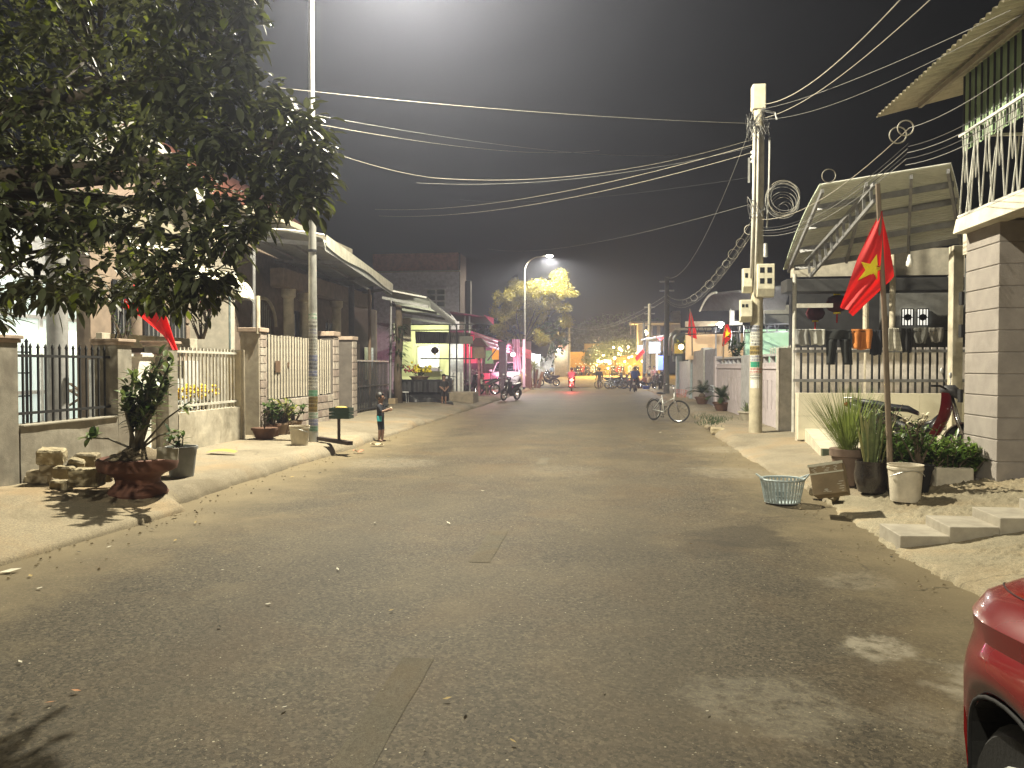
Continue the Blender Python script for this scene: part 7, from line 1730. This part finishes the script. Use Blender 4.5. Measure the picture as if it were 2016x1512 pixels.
for k in range(420):
    u, v = rd.choice(((1405, 829), (1420, 826), (1398, 834), (1385, 822))); c = gd(u + rd.gauss(0, 12), v + rd.gauss(0, 3), .13); wd.add([c, c + Vector((.012, 0, 0)), c + Vector((rd.uniform(-.05, .05), rd.uniform(-.05, .05), rd.uniform(.03, .12)))], [(0, 1, 2)])
o = stuff(wd.build('weeds', leafd)); tag(o, 'low weeds growing through the kerb before the utility pole', 'weeds', kind='stuff')
# ------------------------------------------------------------------ right foreground pots
bk1 = gd(1782, 980, .18); bx_, by_ = bk1.x, bk1.y
t = thing('bucket', 'dirty white bucket standing at the foot of the flagpole on the ramp', 'bucket', (bx_, by_, .13)); bucket(t, (bx_, by_, .15), .15, .175, .40, dirtyw)
j = gd(1716, 966, .14); t = thing('potted_plant', 'striped snake plant in a round dark glazed jar', 'potted plant', (j.x, j.y, .13))
b = MB(); b.lathe([(.15, 0), (.19, .12), (.20, .22), (.185, .33), (.19, .34), (.19, .37), (.165, .37), (.16, .33), (.001, .32)], (j.x, j.y, .13), 26); b.build('pot', M('dark_glaze', (.025, .02, .018), .25, coat=.4), t, smooth='auto')
rd = random.Random(23)
snk = M('snake_plant', (.10, .13, .045), .45, var=.5, scale=9, bump=0); edge_ = M('snake_edge', (.22, .22, .08), .5, bump=0)
for k in range(26):
    a = rd.uniform(0, 6.28); q = rd.uniform(0, .11); b = MB(); d = Vector((math.cos(a) * rd.uniform(.05, .35), math.sin(a) * rd.uniform(.05, .3), 1)); L = rd.uniform(.4, .72)
    blade_leaf(b, (j.x + q * math.cos(a), j.y + q * math.sin(a), .46), d, L, .055, -.02, 7, fold=.5, rd=rd); b.build('leaf', snk if k % 3 else edge_, t)
g1 = gd(1668, 953, .14); t = thing('potted_plant', 'tall tufted grass in a big brown pot beside the flagpole', 'potted plant', (g1.x, g1.y, .13))
b = MB(); b.lathe([(.13, 0), (.19, .36), (.215, .37), (.215, .46), (.18, .46), (.001, .42)], (g1.x, g1.y, .13), 24); b.build('pot', M('brown_clay', (.16, .11, .08), .7, stain=.4), t, smooth='auto')
gm = M('grass_blade', (.15, .20, .055), .5, var=.5, scale=5, bump=0, trans=.35)
for k in range(296):
    a = rd.uniform(0, 6.28); q = rd.uniform(0, .12); lean = rd.uniform(.05, .75); b = MB()
    blade_leaf(b, (g1.x + q * math.cos(a), g1.y + q * math.sin(a), .56), (math.cos(a) * lean - .12, math.sin(a) * lean, 1), rd.uniform(.45, .95), .010, rd.uniform(.03, .3), 6, rd=rd); b.build('leaf', gm, t)
# carton, stones, basket
cb1 = at(1633, 945, 8.75)
t = thing('box', 'crumpled brown cardboard carton with printed marks tilted beside the basket', 'box', (cb1.x, cb1.y, .1))
crd = M('carton', (.22, .165, .095), .85, var=.2, stain=.3); rot = (R(-16), R(-12), R(-22)); mr = Euler(rot).to_matrix()
b = MB(); b.obox(cb1, (.34, .28, .34), rot); b.build('carton', crd, t, bev=.006)
b = MB()
for lx in (-.17, .17): pass
b.obox(cb1 + mr @ Vector((0, -.142, .155)), (.36, .012, .03), rot); b.obox(cb1 + mr @ Vector((0, -.146, .06)), (.355, .006, .014), rot); b.build('rim', M('pale_rim', (.5, .48, .38), .8), t)
b = MB()
for (lx, lz, w, h) in ((-.12, .11, .05, .06), (-.0, .11, .06, .06), (.11, .11, .04, .06), (.12, -.1, .06, .1), (-.02, -.13, .05, .03)):
    for q in range(5):
        b.obox(cb1 + mr @ Vector((lx + random.uniform(-.5, .5) * w, -.1415, lz + (q / 4 - .5) * h)), (w * random.uniform(.4, .9), .003, .006), rot)
stuff(b.build('print', M('pale_print', (.5, .47, .38), .8), t))
for i, (u, v, s_) in enumerate(((1608, 973, .2), (1640, 985, .16))): stone(gd(u, v, .05) + Vector((0, 0, .05)), (s_, s_ * .7, s_ * .6), (.2, .1, i), stn[1], ['brown stone chunk between the basket and the carton', 'small dark stone under the carton'][i], 70 + i)
bs = gd(1540, 990, 0); t = thing('basket', 'pale blue slotted plastic basket lying in the right gutter', 'basket', (bs.x, bs.y, .0))
bm = M('pale_blue_plastic', (.34, .40, .41), .5, stain=.3)
def bk(a, z): r = .165 + .16 * z; return Vector((bs.x + r * math.cos(a) * 1.2, bs.y + r * math.sin(a), .01 + z))
nb = 34
for k in range(nb):
    a0, a1 = 6.283 * k / nb, 6.283 * (k + .55) / nb
    b = MB(); b.add([bk(a0, .0), bk(a1, .0), bk(a1, .27), bk(a0, .27)] + [bk(a, z) * 1 + Vector((math.cos(a), math.sin(a), 0)) * .006 for a, z in ((a0, 0), (a1, 0), (a1, .27), (a0, .27))], [(0, 1, 2, 3), (7, 6, 5, 4), (0, 4, 5, 1), (1, 5, 6, 2), (3, 2, 6, 7), (0, 3, 7, 4)]); b.build('slat', bm, t)
b = MB()
for z, r in ((.005, .008), (.09, .006), (.18, .006), (.275, .014)): b.tube([bk(6.283 * k / 28, z) for k in range(28)], r, 5, closed=True)
b.lathe([(.001, 0), (.165, 0), (.165, .008)], (bs.x, bs.y, .012), 24); b.build('rim', bm, t)
for s_ in (-1, 1):
    b = MB(); b.tube([bk(R(90 - s_ * 90 - 25), .28), bk(R(90 - s_ * 90), .28) + Vector((s_ * .05, 0, .05)), bk(R(90 - s_ * 90 + 25), .28)], .011, 6); b.build('handle', bm, t)
# planter trough with shrubs
trh = thing('planter', 'white trough planter packed with dark glossy shrubs beside the pillar', 'planter', (4.1, 9.6, .2))
b = MB(); b.box(3.88, 4.3, 9.5, 9.78, .12, .44); b.build('trough', dirtyw, trh, bev=.02)
for i, (x, y, s_, h) in enumerate(((3.62, 9.62, .30, .5), (3.88, 9.65, .34, .46), (4.12, 9.65, .32, .42), (4.3, 9.62, .26, .42), (3.7, 10.0, .34, .66), (3.5, 9.9, .3, .62), (4.15, 9.9, .3, .5))):
    bushy(trh, (x, y, .36), s_, h * .85, 420, .11, .042, 80 + i, M('glossy_leaf', (.13, .21, .045), .3, var=.4, scale=4, bump=0, trans=.3) if i % 2 else M('glossy_leaf_dark', (.09, .16, .04), .3, var=.4, scale=4, bump=0, trans=.3), 24, .2)
blkp = simple_pot('potted_plant', (3.6, 9.3, .17), .15, .33, black, 'pale flowering shrub in a black pot behind the white bucket', 'potted plant')
bushy(blkp, (3.6, 9.3, .5), .28, .55, 130, .08, .04, 90, leafm, 9)
bushy(blkp, (3.52, 9.25, .8), .16, .28, 46, .06, .05, 91, M('pale_flower', (.55, .5, .36), .7, bump=0), 6)
wv_ = simple_pot('potted_plant', (3.75, 11.0, .2), .15, .3, terra, 'variegated climbing plant before the motorbike seat', 'potted plant')
bushy(wv_, (3.85, 10.95, .4), .3, .75, 60, .1, .05, 92, M('variegated', (.22, .26, .12), .5, bump=0), 7)
bs2 = simple_pot('potted_plant', (3.55, 10.4, .2), .17, .34, terra, 'bushy dark shrub in a pot behind the snake plant', 'potted plant')
bushy(bs2, (3.55, 10.4, .5), .36, .75, 220, .1, .03, 93, leafd, 12)
# person at the right frame edge, only the hand and phone in view
# hand_p = thing('person', 'seated person at the picture edge holding a dark phone, mostly out of view', 'person', (4.55, 7.7, .35))
# ------------------------------------------------------------------ mango tree
mt = thing('mango_tree', 'large dark mango tree overhanging the left pavement with drooping glossy leaves', 'tree', (-6.0, 4.9, .15))
mb_ = M('mango_bark', (.07, .055, .04), .9, bump=.7, bscale=22)
b = MB(); b.tube([(-6.0, 4.9, 0), (-5.95, 4.95, .9), (-5.9, 5.0, 1.9), (-5.75, 5.1, 2.7)], [.2, .17, .155, .14], 12); b.build('trunk', mb_, mt, smooth=True)
poly = [(-420, 640), (-420, -330), (520, -330), (500, 40), (492, 120), (515, 160), (545, 188), (585, 205), (612, 235), (640, 300), (655, 322), (640, 345), (600, 330), (575, 345), (590, 372), (628, 372), (636, 392), (600, 412), (560, 380), (530, 395), (520, 425), (497, 440), (470, 470), (470, 520), (440, 565), (418, 600), (392, 560), (372, 590), (345, 600), (318, 580), (250, 578), (205, 600), (185, 560), (120, 600), (85, 560), (60, 575), (30, 560), (0, 620), (-60, 640)]
def inside(u, v):
    c = False; n = len(poly)
    for i in range(n):
        (x1, y1), (x2, y2) = poly[i], poly[i - 1]
        if (y1 > v) != (y2 > v) and u < (x2 - x1) * (v - y1) / (y2 - y1) + x1: c = not c
    return c
rd = random.Random(31); clus = []
while len(clus) < 2050:
    u, v = rd.uniform(-420, 660), rd.uniform(-330, 640)
    if not inside(u, v): continue
    if 20 < u < 120 and 455 < v < 545 and rd.random() < .85: continue
    if 430 < u < 490 and 320 < v < 362 and rd.random() < .9: continue
    if nz(u / 46, v / 40, 1) > .42 and rd.random() < .85: continue
    dd = .85 if u < 300 else .4
    clus.append((at(u, v, (5.75 if u < 300 else 5.1) + rd.uniform(-dd, dd)), u, v))
edgepts = []
for i in range(len(poly)):
    (x1, y1), (x2, y2) = poly[i], poly[(i + 1) % len(poly)]
    if x1 < -100 and x2 < -100: continue
    L = math.hypot(x2 - x1, y2 - y1)
    for k in range(int(L / 14)):
        q = rd.random(); u, v = x1 + (x2 - x1) * q, y1 + (y2 - y1) * q; edgepts.append((at(u + (rd.uniform(-18, -2) if u > 300 else rd.uniform(-6, 6)), v + rd.uniform(-14, 0), 5.15 + rd.uniform(-.35, .35)), u, v))
clus += edgepts
root = Vector((-5.75, 5.1, 2.7))
sub = rd.sample(clus, 70); limbs_m = MB()
hubs = [at(u, v, y) for u, v, y in ((150, 480, 5.9), (330, 400, 6), (480, 330, 6), (420, 120, 6.1), (200, 150, 6.1), (60, 300, 5.9), (540, 290, 6), (420, 480, 6), (-150, 300, 5.7), (-200, 0, 5.9))]
for k, h in enumerate(hubs):
    m_ = root.lerp(h, .5) + Vector((rd.uniform(-.2, .2), rd.uniform(-.1, .1), rd.uniform(.0, .3)))
    b = MB(); b.tube([root, root.lerp(m_, .5) + Vector((0, 0, .1)), m_, m_.lerp(h, .55), h], [.10, .085, .06, .045, .02], 8); b.build('branch', mb_, mt, smooth=True)
for P, u, v in sub:
    h = min(hubs, key=lambda q: (q - P).length); limbs_m.tube([h, h.lerp(P, .5) + Vector((0, 0, .12)), P], [.018, .012, .005], 5)
stuff(limbs_m.build('twigs', mb_, mt))
leaves = []
for P, u, v in clus:
    for k in range(rd.randint(7, 13)):
        d = Vector((rd.uniform(-1, 1), rd.uniform(-1, 1), rd.uniform(-1.1, .35))).normalized()
        leaves.append((P + d * rd.uniform(0, .14), d, rd.choice((.06, .09, .11, .13, .15, .17)) * rd.uniform(.85, 1.1) * (.82 if v < 420 else 1), u, v))
mleaf = M('mango_leaf', (.062, .074, .034), .55, var=.55, scale=2.2, bump=0, trans=.32); mleaf2 = M('mango_leaf_young', (.10, .13, .02), .35, var=.4, scale=2.2, bump=0, trans=.45)
lm = []
for k in range(4):
    b = MB(); blade_leaf(b, (0, 0, 0), (0, 1, .12), .18, .05 + .006 * (k % 2), .25 + .22 * k, 5); o = b.build('leaf', mleaf2 if k == 3 else mleaf, smooth=True); lm.append(o.data); bpy.data.objects.remove(o)
cand = [i for i, l in enumerate(leaves) if -10 < l[3] < 670 and l[4] > 440]
cand = sorted(cand, key=lambda i: -leaves[i][4] * 1. + (leaves[i][0].y - 6) * 60)[:900]; rd.shuffle(cand); pick = set(cand[:298])
fb_ = MB(); fy_ = MB()
for i, (P, d, L, u, v) in enumerate(leaves):
    if i in pick:
        o = bpy.data.objects.new('leaf', lm[rd.choice((0, 0, 1, 1, 2, 3))]); COL.objects.link(o); o.parent = mt; o.location = P - mt.location; o.rotation_mode = 'QUATERNION'; o.rotation_quaternion = d.to_track_quat('Y', 'Z'); s_ = L / .18; o.scale = (s_, s_, s_)
    else: blade_leaf(fb_ if rd.random() < .88 else fy_, P, d, L, rd.uniform(.045, .058), rd.uniform(.1, .9), 3, rd=rd)
stuff(fb_.build('foliage', mleaf, mt, smooth=True)); stuff(fy_.build('young_foliage', mleaf2, mt, smooth=True))
# ------------------------------------------------------------------ litter on the road
lit = [M('dry_leaf', (.30, .22, .08), .8, var=.4, bump=0), M('paper_scrap', (.55, .52, .42), .8, bump=0), M('brick_chip', (.35, .17, .08), .9, bump=0), M('dark_chip', (.04, .035, .025), .9, bump=0)]
rd = random.Random(55)
lt = [(20, 1126, 1, .16), (345, 1018, 0, .1), (385, 1030, 0, .07), (528, 1191, 1, .05), (432, 1236, 3, .045), (40, 1305, 1, .04), (98, 1385, 2, .05), (560, 1395, 1, .04), (880, 1378, 0, .05), (915, 1403, 3, .05), (1010, 1462, 0, .04), (770, 1203, 0, .04), (883, 1031, 1, .08), (738, 1030, 1, .06), (950, 967, 1, .06), (1115, 1004, 1, .03), (1360, 1072, 2, .06), (600, 938, 1, .1), (640, 926, 0, .1), (575, 940, 0, .08), (155, 1088, 3, .06), (215, 1078, 1, .05), (300, 1043, 3, .07), (78, 1160, 1, .06), (665, 1122, 1, .05), (438, 1123, 1, .03), (510, 1118, 1, .04), (150, 1362, 2, .05), (1392, 1403, 1, .03), (1240, 1290, 3, .03), (1188, 1360, 3, .03), (1300, 790 + 62, 1, .08), (1340, 855, 1, .1), (1322, 860, 1, .07), (1755, 1098, 3, .05), (765, 900, 0, .09), (780, 862, 0, .1), (630, 932, 3, .08), (345, 1065, 0, .06), (60, 1005 + 130, 0, .06)]
for i, (u, v, k, s_) in enumerate(lt):
    c = gd(u, v, 0.0); c.z = max(.0, zl(c.x, c.y), zr(c.x, c.y)) + .006; b = MB(); a = rd.uniform(0, 6.28); w = s_ * rd.uniform(.35, .6)
    e1 = Vector((math.cos(a), math.sin(a), 0)) * s_ * .5; e2 = Vector((-math.sin(a), math.cos(a), 0)) * w * .5; h = s_ * rd.uniform(.08, .25)
    b.add([c - e1, c - e2 * .9 + Vector((0, 0, h * .3)), c + e1 + Vector((0, 0, h)), c + e2 + Vector((0, 0, h * .6)), c + Vector((0, 0, h * .15))], [(0, 1, 4), (1, 2, 4), (2, 3, 4), (3, 0, 4)])
    o = b.build(['dry_leaf', 'paper_scrap', 'brick_chip', 'pebble'][k], lit[k]); tag(o, ['dry yellowish leaf lying on the road', 'small pale paper scrap lying on the road', 'reddish brick chip lying on the road', 'small dark pebble lying on the road'][k], ['leaf', 'scrap', 'chip', 'pebble'][k], ['dry leaves on the road', 'paper scraps on the road', 'brick chips on the road', 'pebbles on the road'][k])
gv = MB(); rd = random.Random(77)
for k in range(1500):
    y = 2.6 + 14 * rd.random() ** 1.6; x = rd.uniform(-.9, 1) * y * .7 - .3
    if x < left_edge(y) + .02 or x > right_edge(y) - .02: continue
    s_ = rd.uniform(.003, .007); c = Vector((x, y, .001)); gv.add([c + Vector((s_, 0, 0)), c + Vector((0, s_, 0)), c + Vector((-s_, -s_ * .4, 0)), c + Vector((0, 0, s_ * .35))], [(0, 1, 3), (1, 2, 3), (2, 0, 3)])
stuff(gv.build('gravel', M('grit', (.36, .33, .25), .85, var=.5, scale=40, bump=0)))
rb = MB(); rd = random.Random(88)
for k in range(700):                    # crumbs of stone and dirt along both kerbs
    y = 3.2 + 26 * rd.random() ** 1.5; left = rd.random() < .55
    x = left_edge(y) + abs(rd.gauss(0, .3)) if left else right_edge(y) - abs(rd.gauss(0, .3))
    s_ = rd.uniform(.005, .02) * (1.4 if rd.random() < .06 else 1); c = Vector((x, y, 0)); q = [Vector((rd.uniform(.6, 1) * s_ * math.cos(a), rd.uniform(.6, 1) * s_ * math.sin(a), 0)) for a in (0, 1.6, 3.1, 4.7)]
    rb.add([c + p for p in q] + [c + p * .55 + Vector((0, 0, s_ * rd.uniform(.4, .8))) for p in q], [(4, 5, 6, 7)] + [(i, (i + 1) % 4, 4 + (i + 1) % 4, 4 + i) for i in range(4)])
stuff(rb.build('kerb_rubble', M('kerb_rubble', (.22, .18, .11), .9, var=.5, scale=30, bump=0)))
# ------------------------------------------------------------------ drop the motorbike pattern
for ch in list(MOTO.children_recursive) + [MOTO]: bpy.data.objects.remove(ch)
